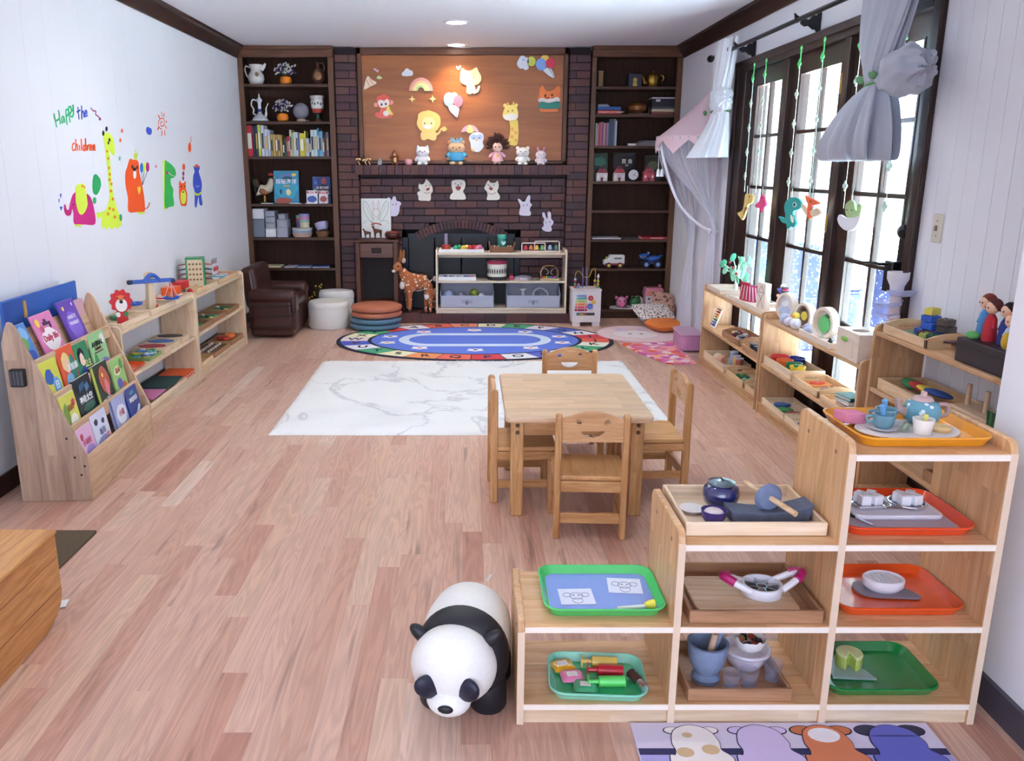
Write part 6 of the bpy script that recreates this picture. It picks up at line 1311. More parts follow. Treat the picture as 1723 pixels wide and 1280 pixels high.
curtain('grey linen curtain tied in a knot in front of the near glass door',LIN,[(2.27,1.82,3.87,.23,.035,.12),(2.1,1.82,3.885,.22,.04,.11),(1.92,1.82,3.915,.16,.05,.10),(1.80,1.82,3.915,.085,.055,.08),(1.76,1.82,3.912,.05,.045,.06)],
((1.80,3.64,1.79),(.17,.10,.085)),[(1.765,1.82,3.912,.05,.045,.06),(1.70,1.815,3.925,.13,.085,.10),(1.60,1.81,3.975,.215,.105,.12),(1.51,1.81,4.03,.275,.105,.13),(1.445,1.815,4.055,.285,.085,.15),(1.438,1.82,4.055,.24,.06,.14)],(1.82,3.912,1.762,.05,.058),[(1.775,4.0,1.79),(1.77,3.87,1.80)],3.9,(3.7,3.8,3.9,4.0,4.05))
curtain('white curtain tied in a knot beside the far glass door',LINW,[(2.27,1.82,6.26,.20,.04,.12),(2.1,1.82,6.29,.17,.045,.11),(1.96,1.82,6.32,.13,.05,.10),(1.86,1.82,6.31,.10,.055,.08)],
((1.81,6.27,1.875),(.15,.10,.07)),[(1.84,1.82,6.30,.09,.055,.07),(1.74,1.82,6.31,.13,.06,.09),(1.62,1.80,6.32,.17,.09,.10),(1.48,1.765,6.33,.23,.125,.12)],(1.82,6.30,1.80,.06,.11),[(1.77,6.52,1.80)],6.3,(6.14,6.22,6.3,6.38))
# ---- clover strings with the felt dinosaurs
CLV=mat('58d878',.5,var=.02);CL2=mat('d4eedc',.5,var=.02)
for i,(y,zt,zb,lab)in enumerate(((5.86,2.03,1.25,'farthest'),(5.63,2.03,1.25,'second from the far end'),(5.06,2.03,1.22,'third from the far end'),(4.74,2.03,1.23,'fourth from the far end'),(4.30,2.03,1.21,'second nearest'),(3.87,2.0,1.12,'nearest'))):
 t=thing('clover_garland','green clover string hanging at the glass doors, '+lab,'garland',(1.895,y,0),0,'clover strings at the glass doors');part('string',MB().cyl((0,0,zb),(0,0,zt+.04),.0016,n=5),CL2,t)
 part('hook',MB().at((0,0,zt+.035),(0,PI/2,0)).tube([(.012*math.cos(2*PI*k/12),.012*math.sin(2*PI*k/12),0)for k in range(12)],.003,5,True),CLV,t);part('strip',MB().box(-.002,.002,-.005,.005,zt-.03,zt+.025),CLV,t)
 for j in range(5):
  z=zt-.05-j*(zt-zb-.06)/4.6;part('clover',MB().at((-.002,0,z),(0,-PI/2,0)).prism([((.014+.012*abs(math.cos(2*a)))*math.cos(a),(.014+.012*abs(math.cos(2*a)))*math.sin(a))for a in[2*PI*k/32 for k in range(32)]],0,.004),CLV if j<1 else CL2,t)
  # ---- tent canopy in the far corner
PKM=mat('eccdd4',.85,var=.03)
tn=thing('tent_canopy','pale pink play canopy with zigzag edge and white net in the corner','canopy',(1.93,6.95,0))
NS=40;A0,A1=PI*.5,PI*1.5
vs=[];
for j in range(7):
 f=j/6;r=.02+.385*f**1.05;z=1.99-.35*f
 for k in range(NS+1):a=A0+(A1-A0)*k/NS;q=1+.012*math.cos(14*a)*f;vs.append((r*q*math.cos(a),r*q*math.sin(a),z-.015*math.sin(PI*f)))
fs=[(j*(NS+1)+k,j*(NS+1)+k+1,(j+1)*(NS+1)+k+1,(j+1)*(NS+1)+k)for j in range(6)for k in range(NS)]
part('cone',MB().add(vs,fs),PKM,tn)
vs,fs=[],[]
for k in range(NS+1):
 a=A0+(A1-A0)*k/NS;ph=(k%8)/8;dz=.03+.10*(1-abs(2*ph-1));vs+=[(.408*math.cos(a),.408*math.sin(a),1.645),(.415*math.cos(a),.415*math.sin(a),1.645-dz)]
fs=[(2*k,2*k+1,2*k+3,2*k+2)for k in range(NS)];part('zigzag_valance',MB().add(vs,fs),PKM,tn)
part('hoop',MB().tube([(.405*math.cos(A0+(A1-A0)*k/NS),.405*math.sin(A0+(A1-A0)*k/NS),1.645)for k in range(NS+1)],.008,6),PKM,tn)
NET=mat('eceaf6',.8,alpha=.5,var=.03,scale=120)
def net(name,a0,a1,tie,n=60):
 vs=[];m_=24
 for j in range(m_+1):
  f=j/m_
  for k in range(n+1):
   u=k/n;a=a0+(a1-a0)*u;p0=Vector((.39*math.cos(a),.39*math.sin(a),1.64));pl=.02*math.sin(u*50)
   if f<.45:
    g=(f/.45);g2=g*g*(3-2*g);tp_=Vector((tie[0]+.015*math.sin(u*40),tie[1]-.06+.12*u,tie[2]));p=p0 .lerp(tp_,g2);p.z=p0 .z+(tie[2]-p0 .z)*(g**.9)
    p.x+=pl*(1-g)*.6;p.y+=pl*(1-g)
   else:
    g=(f-.45)/.55;p=Vector((tie[0]+.01*math.sin(u*40)-.05*g*abs(math.sin(u*26)),tie[1]+(-.06+.12*u)*(1+2.2*g),tie[2]*(1-g)+.004))
   p.x=min(p.x,.012);vs.append(p)
 return part(name,MB().add(vs,[(j*(n+1)+k,j*(n+1)+k+1,(j+1)*(n+1)+k+1,(j+1)*(n+1)+k)for j in range(m_)for k in range(n)]),NET,tn)
net('net_panel',PI*1.02,PI*1.48,(-.03,-.39,.93));net('net_panel',PI*.52,PI*1.0,(-.03,.22,.80))
part('lace_edge',MB().tube(smooth2([(-.39,-.03,1.63),(-.36,-.08,1.45),(-.26,-.18,1.15),(-.12,-.31,.98),(-.02,-.39,.93)],8,False),.012,5),mat('f0f0f8',.8,bump=.6,scale=160),tn)
part('tie_back',MB().tube([(-.06,-.40,.93),(-.03,-.36,.92),(.01,-.39,.93)],.012,6),WHITE,tn)
for q in(0,1):
 o=part('tassel_cord',MB().cyl((-.40+.03*q,-.03,1.64),(-.395+.03*q,-.03,1.40),.002,n=5),WHITE,tn);part('pompom',MB().ell((-.40+.05*q,-.03,1.555),.018,10,8),mat('f4eef0',.9),o);part('tassel',MB().lathe([(.006,.06),(.012,.05),(.016,.0)],10,(-.395+.03*q,-.03,1.34)),mat('f4f4f8',.9),o)
 # ---- floor corner under the tent
pr2=thing('round_rug','round pale pink rug with a printed bunny face by the tent','rug',(1.51,7.18,0));part('rug',MB().prism(circ(.37,48),.001,.008),mat('ecd2d6',.9,var=.12,scale=5),pr2);part('border',MB().tube([(.37*math.cos(2*PI*k/48),.37*math.sin(2*PI*k/48),.006)for k in range(48)],.006,5,True),mat('e0b0bc',.9),pr2);part('face',MB().prism(circ(.19,32,-.04,-.02,.16),.0075,.0088),mat('f4eaec',.9),pr2)
for q in(-1,1):part('printed_eye',MB().prism(circ(.018,12,-.04+q*.05,-.01,.014),.0085,.0096),BLACK,pr2);part('printed_ear',MB().prism(circ(.05,16,-.04+q*.09,.17,.10),.0075,.0086),mat('e0c8dc',.9),pr2)
def pillow(name,label,loc,w,d,h,m,rot):return solo(name,MB().add(*pillow_geo(w,d,h)),m,label,'pillow',loc,rot=rot)
def pillow_geo(w,d,h,n=14):
 vs,fs=[],[]
 for s in(1,-1):
  for j in range(n+1):
   for i in range(n+1):
    u,v=2*i/n-1,2*j/n-1;k=((1-u**4)*(1-v**4))**.5;p=1-.08*(u*u*v*v);vs.append((u*w/2*p*(1-.06*(1-abs(v))),v*d/2*p*(1-.06*(1-abs(u))),s*h/2*k))
  o=(n+1)**2 if s<0 else 0
  for j in range(n):
   for i in range(n):q=(o+j*(n+1)+i,o+j*(n+1)+i+1,o+(j+1)*(n+1)+i+1,o+(j+1)*(n+1)+i);fs.append(q if s>0 else q[::-1])
 return vs,fs
def checker(c1,c2,scale):
 m,nt,b,L=_new('check_'+c1);N=nt.nodes;tc=N.new('ShaderNodeTexCoord');v=N.new('ShaderNodeTexVoronoi');v.inputs['Scale'].default_value=scale;L.new(tc.outputs['Object'],v.inputs['Vector']);r=N.new('ShaderNodeValToRGB');e=r.color_ramp.elements;e[0].position=.35;e[0].color=(*lin(c1),1);e[1].position=.42;e[1].color=(*lin(c2),1);L.new(v.outputs['Distance'],r.inputs[0]);L.new(r.outputs[0],b.inputs['Base Color']);b.inputs['Roughness'].default_value=.9;return m
pillow('orange_pillow','orange pillow on the round pink rug',(1.76,7.33,.062),.30,.30,.10,mat('e07c3c',.85,bump=.2),(0,0,.3));pillow('spotted_pillow','black and white speckled pillow resting on the orange pillow',(1.70,7.56,.135),.36,.30,.10,checker('4a3440','e8e0dc',60),(.25,0,.15))
pillow('striped_pillow','brown striped pillow in the corner against the wall',(1.83,7.72,.20),.24,.22,.08,checker('6a4038','b88c7c',30),(.9,.2,.3))
pbx=thing('pink_storage_box','pink translucent storage box standing by the shelf under the tent','box',(1.78,6.62,.012));part('tub',MB().prism(rrect(.17,.34,.04),.0,.12),mat('d898c8',.25,alpha=.75,var=.1,scale=14),pbx,bev=.006);part('lid',MB().prism(rrect(.185,.355,.045),.12,.135),mat('e0b4d4',.3,alpha=.8),pbx,bev=.003)
def blanket_mat():
 m,nt,b,L=_new('pink_print');N=nt.nodes;tc=N.new('ShaderNodeTexCoord');v=N.new('ShaderNodeTexVoronoi');v.inputs['Scale'].default_value=17;L.new(tc.outputs['Object'],v.inputs['Vector']);r=N.new('ShaderNodeValToRGB');r.color_ramp.interpolation='CONSTANT';e=r.color_ramp.elements;e[0].color=(*lin('e07ca0'),1);e[1].position=.3;e[1].color=(*lin('f2a8a0'),1)
 for p_,c in((.45,'e8604c'),(.58,'f4e0e8'),(.72,'d060b0'),(.86,'f0b060')):x=e.new(p_);x.color=(*lin(c),1)
 L.new(v.outputs['Color'],r.inputs[0]);L.new(r.outputs[0],b.inputs['Base Color']);b.inputs['Roughness'].default_value=.9;return m
solo('play_mat',MB().prism([(-.24,.36),(.20,.40),(.20,-.38),(-.02,-.38),(-.16,.02)],.001,.010),blanket_mat(),'pink patterned play mat on the floor beside the far right shelf','mat',(1.50,6.42,0))
# ---- things on the right shelves: tops .565, .30, .065
TR=(.0658,.3008,.5658);XC2=1.83
def rtray(label,y,lev,w,d=.19,h=.03,W=None,handles=False):return tray(label,(XC2,y,TR[lev]),-PI/2,w,d,h,W,handles)
WT={a:wood('f4e6da','e4cdb8',a,1,.45)for a in 'xyz'}
rtray('pale wooden tray at the far end under the leafy tree toy',5.87,2,.30,W=WT)
tr_=thing('leaf_tree_toy','white toy tree with mint green felt leaves on the far right shelf','toy tree',(1.85,5.74,TR[2]));part('pot',MB().lathe([(.05,0),(.052,.006),(.02,.012)],20),mat('4a5058',.5),tr_);part('trunk',MB().cyl((0,0,.01),(0,0,.13),.014,.010),WHITE,tr_)
rr=random.Random(4)
for k in range(22):
 a=rr.uniform(0,2*PI);r=rr.uniform(.06,.19);z=.10+rr.random()*.16;p=Vector((r*.45*math.cos(a),r*math.sin(a),z));b_=part('branch',MB().tube([(0,0,.11),p*.5+Vector((0,0,.07)),p],[.006,.004,.003],5),WHITE,tr_);part('leaf',MB().at(p,(rr.uniform(-.8,.8),rr.uniform(-.5,.5),rr.uniform(0,6.28))).ell((0,0,0),(.008,.022,.032),12,6),mat(('7cd0a4','98dcb8','58b890')[k%3],.7),b_)
for k in range(3):part('red_berry',MB().ell((-.03,-.08+.08*k,.15+.03*k),.010,8,6),mat('b83c4c',.5),tr_)
rtray('pale wooden tray with a laced red board on the far right shelf',5.38,2,.44,W=WT)
lc=thing('lacing_board','red board laced with white string on the far right shelf','toy',(1.80,5.40,TR[2]+.0065),-PI/2+.25);part('board',MB().box(-.05,.05,-.006,.006,0,.12),mat('b02c44',.5),lc,bev=.003);part('wing',MB().at((.05,0,0),(0,0,.5)).box(0,.12,-.004,.004,.0,.11),mat('c04870',.5),lc)
for k in range(6):part('lace',MB().tube([(-.045+.04*k,-.009,.012),(-.02+.03*k,-.010,.10)],.0022,5),WHITE,lc)
cp=thing('teal_cup','small dark teal cup beside the laced red board','cup',(1.87,5.20,TR[2]+.0065));part('cup',MB().lathe([(.024,0),(.03,.05),(.027,.05),(.021,.004),(0,.004)],18),mat('2c6c80',.4),cp);part('foot_ring',MB().lathe([(.026,0),(.026,.006)],18),mat('1c4854',.4),cp)
rtray('pale wooden tray with a carved block on the far right shelf',4.99,2,.28,W=WT)
wb2=thing('carved_block','upright pale wooden block with carved geometric lines','toy block',(1.79,5.02,TR[2]+.0065),-PI/2+.2);part('block',MB().box(-.045,.045,-.02,.02,0,.165),WT['z'],wb2,bev=.003)
for p_ in(((-.03,.02),(0,.07)),((.03,.02),(0,.07)),((0,.07),(-.035,.11)),((0,.07),(.035,.11)),((-.035,.11),(0,.15)),((.035,.11),(0,.15)),((-.035,.11),(.035,.11))):mb=MB();mb.M=Matrix(((1,0,0,0),(0,0,-1,-.02),(0,1,0,0),(0,0,0,1)));stroke(mb,p_,.003,0,.0008);part('carved_line',mb,mat('7a6860',.6),wb2)
lt=thing('petal_tower','wooden tower with coloured petal steps on the far right shelf','toy',(1.86,4.88,TR[2]+.001));part('post',MB().box(-.014,.014,-.02,.02,0,.165),mat('2a2428',.5),lt);part('white_top',MB().ell((0,.03,.165),(.015,.022,.016),10,6),WHITE,lt)
for k in range(8):part('petal',MB().at((-.01,(-.045 if k%2 else .035),.03+.018*k),(.25*(-1 if k%2 else 1),0,0)).ell((0,0,0),(.018,.045,.006),12,6),mat(('e8c850','d85080','e08850','6858b0','e8a890','c8a8d8','4a48a0','d83868')[k],.4),lt)
def arch_disc(label,y,r,c,inner):
 t=thing('ring_puzzle',label,'toy',(1.82,y,TR[2]+.001),-PI/2+.25,'round wooden rainmaker puzzles');o_=circ(r,32,0,r);i_=circ(r*.80,32,0,r);mb=MB();mb.M=Matrix(((1,0,0,0),(0,0,-1,.02),(0,1,0,0),(0,0,0,1)));part('ring',mb.holed(o_,[i_[::-1]],0,.04),WT['x'],t);part('back',upright(circ(r*.8,28,0,r),.006),mat(c,.4),t)
 for nm,cc,pts in inner:part(nm,upright([(x*r,r+z*r)for x,z in pts],.02),mat(cc,.4),t)
arch_disc('round wooden window toy with blue white shapes, farthest of three',4.72,.078,'e4e0e8',[('hill','b8c8e8',blob(0,-.35,.6,.3,seed=3)),('cloud','f8f8fc',blob(-.1,.2,.35,.2,seed=4))]);arch_disc('round wooden window toy with a yellow disc, middle of three',4.45,.07,'8a7060',[('disc','e8d860',circ(.35,18)),('shade','4c4038',blob(-.2,.45,.25,.15))]);arch_disc('round wooden window toy with a green frog shape, nearest of three',4.19,.08,'d8c8bc',[('frog','6cc878',blob(0,-.1,.55,.55,seed=6)),('leaf','3c7c48',blob(.2,.45,.2,.14))])
for i,(x,y,r,c,nm)in enumerate(((1.77,4.60,.03,'b8bcd8','lavender ball'),(1.76,4.52,.026,'d8d4e4','pale ball'),(1.79,4.34,.024,'9ca0c0','grey ball'),(1.77,4.28,.022,'c0c4e0','light blue ball'))):solo('toy_ball',MB().ell((0,0,r),r,14,10),mat(c,.4),nm+' in front of the round wooden window toys','ball',(x,y,TR[2]+.001),0,'balls before the window toys')
ch_=thing('chick_toy','white chick toy with a yellow head in front of the window toys','toy',(1.765,4.44,TR[2]+.001));part('body',MB().ell((0,0,.032),(.03,.035,.032),14,10),mat('eceaf0',.5),ch_);part('head',MB().ell((0,.0,.072),(.022,.022,.02),12,8),mat('e8cc58',.5),ch_);part('beak',MB().at((-.022,0,.07),(0,-PI/2,0)).lathe([(.006,0),(.001,.012)],8),mat('e88830',.5),ch_);part('wing',MB().ell((-.006,-.034,.034),(.018,.006,.016),10,6),mat('d8d4e8',.5),ch_)
rtray('white wooden tray with small dark and green pieces on the middle right shelf',4.11,2,.38,.2,W=WT)
for i,(x,y,c,nm)in enumerate(((1.79,4.05,'1c1c22','black'),(1.83,4.10,'e0e4e8','white'),(1.86,4.02,'5c9c80','green'),(1.84,3.98,'30343c','charcoal'),(1.80,4.18,'d0dcd8','pale'))):solo('game_piece',MB().lathe([(0,0),(.012,0),(.013,.006),(.006,.014),(.007,.02),(0,.024)],10),mat(c,.4),nm+' game piece in the white tray on the middle right shelf','toy',(x,y,TR[2]+.0068),0,'game pieces in the white tray')
bx2=thing('drop_box','pale wooden drop box with a round hole and a green leaf pull','toy box',(1.778,3.72,TR[2]+.001),-PI/2);outer=[(-.11,-.055),(.11,-.055),(.11,.055),(-.11,.055)];part('lid',MB().holed(outer,[circ(.036,24)[::-1]],.118,.128),WT['x'],bx2)
for a in((-.11,.11,-.055,-.047),(-.11,.11,.047,.055),(-.11,-.102,-.047,.047),(.102,.11,-.047,.047)):part('wall',MB().box(a[0],a[1],a[2],a[3],0,.118),WT['x'],bx2)
part('front_door',MB().at((0,-.0555,0),(PI/2,0,0)).prism(rrect(.12,.085,.012,cy=.055),0,.002),mat('ecd8c4',.5),bx2);part('leaf_pull',MB().at((-.02,-.062,.088),(0,0,0)).ell((0,0,0),(.035,.006,.010),12,6),mat('7cb83c',.4),bx2)
sp_=thing('ball_tower','clear spiral ball tower with white funnel top at the near glass door','toy',(1.86,3.64,.768));CLR2=glass('eef0ff',.08,.28)
sp_.location=(1.885,3.66,TR[2]+.001);part('foot',MB().lathe([(0,0),(.05,0),(.055,.008),(.025,.016)],24),WHITE,sp_);part('column',MB().cyl((0,0,.012),(0,0,.33),.024,n=18),mat('d8c4c0',.4),sp_);part('funnel',MB().lathe([(.026,.30),(.03,.34),(.045,.37),(.046,.40),(.042,.40),(.03,.35)],20,caps=False),mat('e4e0e8',.35),sp_)
for k in range(4):a=1.4*k+.6;part('dish',MB().at((.035*math.cos(a),.04*math.sin(a),.145+.05*k),(.12*math.sin(a),.12*math.cos(a),0)).lathe([(0,0),(.042,.004),(.062,.028),(.060,.030),(.04,.008),(0,.004)],24),CLR2,sp_);part('dish_pin',MB().cyl((.0,.0,.145+.055*k),(0,0,.155+.055*k),.028,n=14),mat('e8e4ee',.4),sp_)
# middle and lower boards of the two right shelves
ab=thing('rainbow_abacus','small white abacus frame with rainbow beads leaning on the far right shelf','toy',(1.76,5.92,TR[1]),-PI/2,rot=(-.35,0,-PI/2));part('frame',MB().box(-.05,-.044,0,.008,0,.15).box(.044,.05,0,.008,0,.15).box(-.05,.05,0,.008,.144,.15).box(-.05,.05,0,.008,0,.006),WHITE,ab)
for k in range(7):part('bead_row',MB().box(-.04,.03,-.006,.012,.014+.019*k,.026+.019*k),mat(('2c4a8c','4878b0','2c7c5c','b8a840','c86838','a82c30','8a5838')[k],.4),ab,bev=.003)
rtray('dark wooden tray with grips holding dark red and grey beads, far right shelf',5.42,1,.36,.19,.04,WALNUT,True);rtray('dark wooden tray of black pieces, far right shelf',5.03,1,.30,.19,.034,WALNUT)
for k in range(10):solo('polished_stone',MB().ell((0,0,.012),(.022,.017,.012),10,6),mat(('7a2830','2a2c34','c8c4d0','5a6070','8a3c40')[k%5],.25),('dark red','black','white','grey','brick red')[k%5]+' polished stone, '+('far' if k<5 else 'near')+' row of the gripped dark tray','stone',(1.79+.04*(k%2),5.52-.05*(k%5)-.01*(k//5),TR[1]+.0066+(.0 if k<5 else .0245)),0,'polished stones')
for k in range(3):solo('black_block',MB().cbox(0,0,.02,.05,.04,.04),mat(('22242c','343844','4a4c58')[k],.4),('black','charcoal','slate')[k]+' block in the dark tray on the far right shelf','toy block',(1.79,5.10-.06*k,TR[1]+.0066),.2*k,'dark blocks',bev=.004)
rtray('low wooden tray at the far end of the lowest right shelf',5.76,0,.48,.19,.05,BIRCH)
for k in range(3):cy=thing('wooden_roller','cream wooden roller, '+('lowest','middle','top')[k]+' of the leaning trio','toy',(1.80,5.86-.045*k,TR[0]+.028),.2,'cream rollers',rot=(PI/2,0,.2+.1*k));part('drum',MB().lathe([(0,-.02),(.026,-.02),(.03,-.012),(.03,.012),(.026,.02),(0,.02)],16),mat(('e8d4bc','e0c4a4','e8a890')[k],.5),cy);part('axle',MB().cyl((0,0,-.022),(0,0,.022),.007),mat('b88a5c',.5),cy)
for i,(y,c,nm,h)in enumerate(((5.66,'9cb0d0','blue white',.10),(5.60,'d8b060','tan',.085),(5.54,'b0604c','rust',.08))):jb=thing('tin',nm+' small tin standing on the lowest far right shelf','tin',(1.85,y,TR[0]+.0066),0,'small tins');part('can',MB().lathe([(.024,0),(.026,.004),(.026,h-.004),(.024,h)],16),mat(c,.4,var=.3,scale=50),jb);part('lid',MB().lathe([(.027,h),(.027,h+.008),(0,h+.008)],16),mat('d8d4dc',.3),jb)
rtray('wooden tray with grips and green pieces on the lowest far right shelf',5.28,0,.36,.19,.04,PINE,True);rtray('wooden tray with purple balls on the lowest far right shelf',4.96,0,.20,.19,.036,PINE)
for k in range(6):solo('green_gem',MB().ell((0,0,.012),(.02,.016,.012),8,6),mat(('4c9858','2c6c50','a8c8b0')[k%3],.3),('leaf green','dark green','pale green')[k%3]+' gem in the gripped tray, '+('front' if k<3 else 'back')+' row','toy',(1.79+.04*(k//3),5.36-.06*(k%3),TR[0]+.0066),0,'green gems')
for k in range(6):solo('purple_ball',MB().ell((0,0,.02),.02,12,8),mat('6a3c98',.35),('far','middle','near')[k//2]+' purple ball, '+('front','back')[k%2]+' row of the tray on the lowest far right shelf','ball',(1.79+.042*(k%2),5.0-.042*(k//2),TR[0]+.0066),0,'purple balls')
rtray('wooden tray with five coloured nesting bowls on the middle right shelf',4.572,1,.40,.19,.05,BIRCH)
for i,(x,y,r,c,nm)in enumerate(((1.80,4.70,.055,'d83030','red'),(1.875,4.65,.05,'2c3c98','dark blue'),(1.79,4.595,.046,'e87030','orange'),(1.81,4.51,.044,'2c8c58','green'),(1.80,4.435,.042,'e8c838','yellow'))):bowl('nesting_bowl',nm+' plastic nesting bowl in the tray on the middle right shelf',(x,y,TR[1]+.0068),r,.055,mat(c,.35),group='nesting bowls')
rtray('wooden tray with grips and knobbed puzzles on the middle right shelf',4.17,1,.34,.19,.036,PINE,True);rtray('wooden tray with small books on the middle right shelf',3.83,1,.28,.19,.03,PINE)
for i,(y,c,c2,nm)in enumerate(((4.24,'c88048','d04838','orange'),(4.10,'b89868','3c3484','purple'))):kp=thing('knob_puzzle',nm+' knobbed puzzle board in the tray on the middle right shelf','puzzle',(1.83,y,TR[1]+.0066),.1);part('board',MB().box(-.06,.06,-.055,.055,0,.01),mat(c,.5),kp);part('disc',MB().prism(circ(.04,18,ry=.03),.01,.014),mat(c2,.4),kp);part('knob',MB().lathe([(.004,.014),(.004,.022),(.008,.028),(0,.032)],10),mat('d8c8b0',.4),kp)
for k in range(3):flat_book(('red','white','teal')[k]+' small board book in the tray on the middle right shelf',(1.82,3.83,TR[1]+.0068+.019*k),.09,.12,.018,('b84848','e4e0e4','3c7c84')[k],None,.1*k,'small board books')
rtray('wooden puzzle tray at the far end of the lowest middle right shelf',4.58,0,.34,.19,.036,BIRCH);rtray('wooden puzzle tray nearer on the lowest middle right shelf',4.24,0,.30,.19,.036,BIRCH);rtray('plain wooden tray nearest on the lowest middle right shelf',3.92,0,.28,.19,.036,BIRCH)
for i,(x,y,c,nm)in enumerate(((1.82,4.66,'3c64b0','blue'),(1.80,4.56,'3c8c50','green'),(1.82,4.48,'a83c34','red'),(1.82,4.28,'5c3c8c','violet'),(1.80,4.18,'c04840','scarlet'),(1.82,3.92,'7c4c3c','brown'))):solo('puzzle_piece',MB().prism(blob(0,0,.045,.04,12,.2,i+2),0,.014),mat(c,.4),nm+' rounded puzzle piece on the lowest middle right shelf','puzzle',(x,y,TR[0]+.0066),0,'rounded puzzle pieces')
# ---- taller shelf by the board wall: tops .265 .505 .745
TC=(.0658,.2658,.5058,.7458)
tray('wooden tray with grips and a green base on the tall right shelf',(1.825,3.26,TC[3]),-PI/2,.34,.2,.035,PINE,True)
bp2=solo('green_baseplate',MB().box(-.14,.14,-.08,.08,0,.006),mat('6c9c84',.5),'green building plate in the tray on the tall right shelf','building plate',(1.825,3.26,TC[3]+.0066),-PI/2)
for i,(x,y,z,c,nm,w)in enumerate(((1.83,3.30,0,'2c54b0','blue',.06),(1.85,3.24,0,'2c4ca0','dark blue',.06),(1.80,3.17,0,'2a5a40','dark green',.05),(1.80,3.235,0,'5c2c24','maroon',.035),(1.84,3.27,1,'3460c0','bright blue',.06),(1.86,3.20,1,'4c4440','grey brown',.05),(1.84,3.28,2,'2c58b8','royal blue',.05),(1.85,3.19,2,'5c5048','taupe',.045),(1.84,3.275,3,'d8c850','yellow',.035),(1.86,3.25,0,'a8b860','lime',.03))):
 if i==9:x,y=1.785,3.20
 t=thing('toy_brick',nm+' toy building brick on the green plate','toy brick',(x,y,TC[3]+.0135+.0285*z),.05*i,'toy building bricks');part('brick_body',MB().cbox(0,0,.0125,.05,w,.025),mat(c,.35),t,bev=.001);[part('stud',MB().cyl((-.012+.024*a,-w/4+w/2*b,.025),(-.012+.024*a,-w/4+w/2*b,.0275),.007,n=10),mat(c,.35),t)for a in(0,1)for b in(0,1)]
for k in range(4):solo('maroon_stick',MB().tube([(0,0,.006),(0,-.14,.006)],.006,6),mat('5a2430',.5),('first','second','third','fourth')[k]+' maroon stick from the bricks on the green plate','stick',(1.88-.022*k,3.20,TC[3]+.0135),.12,'maroon sticks')
dk_=thing('dark_box','dark brown wooden box under the felt doll family','box',(1.81,2.745,TC[3]));part('body',MB().box(-.08,.08,-.16,.16,0,.085),mat('2c2024',.5,var=.3,scale=30),dk_,bev=.004);part('lid_line',MB().box(-.0815,.0815,-.1615,.1615,.058,.062),mat('1a1214',.5),dk_)
for i,(x,y,hair,dress,h,nm)in enumerate(((1.80,2.875,'7a2c1c','4a88c0',.165,'auburn haired felt doll in blue'),(1.785,2.815,'5a2420','c8303c',.155,'red dressed felt doll'),(1.80,2.755,'1a1418','2c3c88',.15,'black haired felt doll in navy'),(1.78,2.695,'d8743c','b8c8dc',.12,'ginger haired felt doll'),(1.82,2.645,'2c5c3c','3c8c5c',.13,'green hooded felt doll'))):
 t=thing('felt_doll',nm+' on the dark box','doll',(x,y,TC[3]+.0858),-PI/2,'felt doll family');part('body',MB().lathe([(.02,0),(.024,.01),(.018,h*.5),(.010,h*.6)],14),mat(dress,.8),t);part('head',MB().ell((0,-.002,h*.75),(.023,.021,.023),14,10),mat('f0c4a8',.8),t);part('hair',MB().ell((0,.006,h*.8),(.027,.023,.024),14,10),mat(hair,.85),t);eyes(t,0,-.022,h*.75,.008,.003)
 for q in(-1,1):part('arm',MB().tube([(q*.014,0,h*.52),(q*.026,-.006,h*.3)],.006,6),mat(dress,.8),t)
for i,(y,c,nm)in enumerate(((2.85,'58a858','green round'),(2.665,'d8b030','mustard'))):solo('felt_shoe_toy',MB().ell((0,0,.014),(.02,.03 if i==0 else .014,.014 if i==0 else .03),12,8),mat(c,.8),nm+' felt toy lying in front of the dolls','toy',(1.752,y,TC[3]+.0858+(0 if i==0 else .016)))
tray('long wooden tray with coloured felt pieces on the second tier of the tall right shelf',(1.825,3.20,TC[2]),-PI/2,.42,.2,.05,PINE)
for i,(y,c,nm)in enumerate(((3.34,'3c8c58','green'),(3.27,'b83838','red'),(3.20,'e0c848','yellow'),(3.14,'3454a0','blue'))):solo('felt_petal',MB().at((0,0,.03),(.2,0,.3*i)).ell((0,0,0),(.035,.055,.012),14,8),mat(c,.85),nm+' felt petal in the tray on the tall right shelf','toy',(1.83,y,TC[2]+.01+.004*i),0,'felt petals')
ra=thing('peg_rack','low pale wooden rack with upright pegs on the second tier of the tall right shelf','rack',(1.83,2.82,TC[2]));part('base',MB().box(-.05,.05,-.15,.15,.05,.062),BIRCH['y'],ra);[part('leg',MB().cyl((.0,y,0),(.0,y,.14 if y>0 else .05),.009),BIRCH['z'],ra)for y in(-.12,.02,.13)]
gf=thing('green_fan_leaf','green ribbed paper leaf leaning on the second tier of the tall right shelf','toy',(1.76,2.68,TC[2]+.03),0,rot=(.5,-.3,0));[part('rib',MB().at((0,-.03+.012*k,.05),(.25-.08*k,0,0)).box(-.003,.003,-.006,.006,-.045,.06-.008*abs(k-2)),mat(('2c7c48','1c5434')[k%2],.6),gf)for k in range(6)]
solo('teal_felt',MB().box(-.05,.05,-.10,.10,0,.008),mat('4c8c80',.9),'teal felt sheet at the near end of the tall right shelf','felt sheet',(1.82,2.50,TC[2]))
tray('wooden tray with two small cups on the lower tier of the tall right shelf',(1.825,2.78,TC[1]),-PI/2,.42,.2,.04,WALNUT)
for i,(y,c,nm)in enumerate(((2.84,'8aa090','grey green'),(2.74,'6a5a50','brown'))):bowl('small_cup',nm+' small cup in the tray on the lower tier of the tall right shelf',(1.79,y,TC[1]+.0068),.034,.045,mat(c,.5),group='small cups',k=.85)
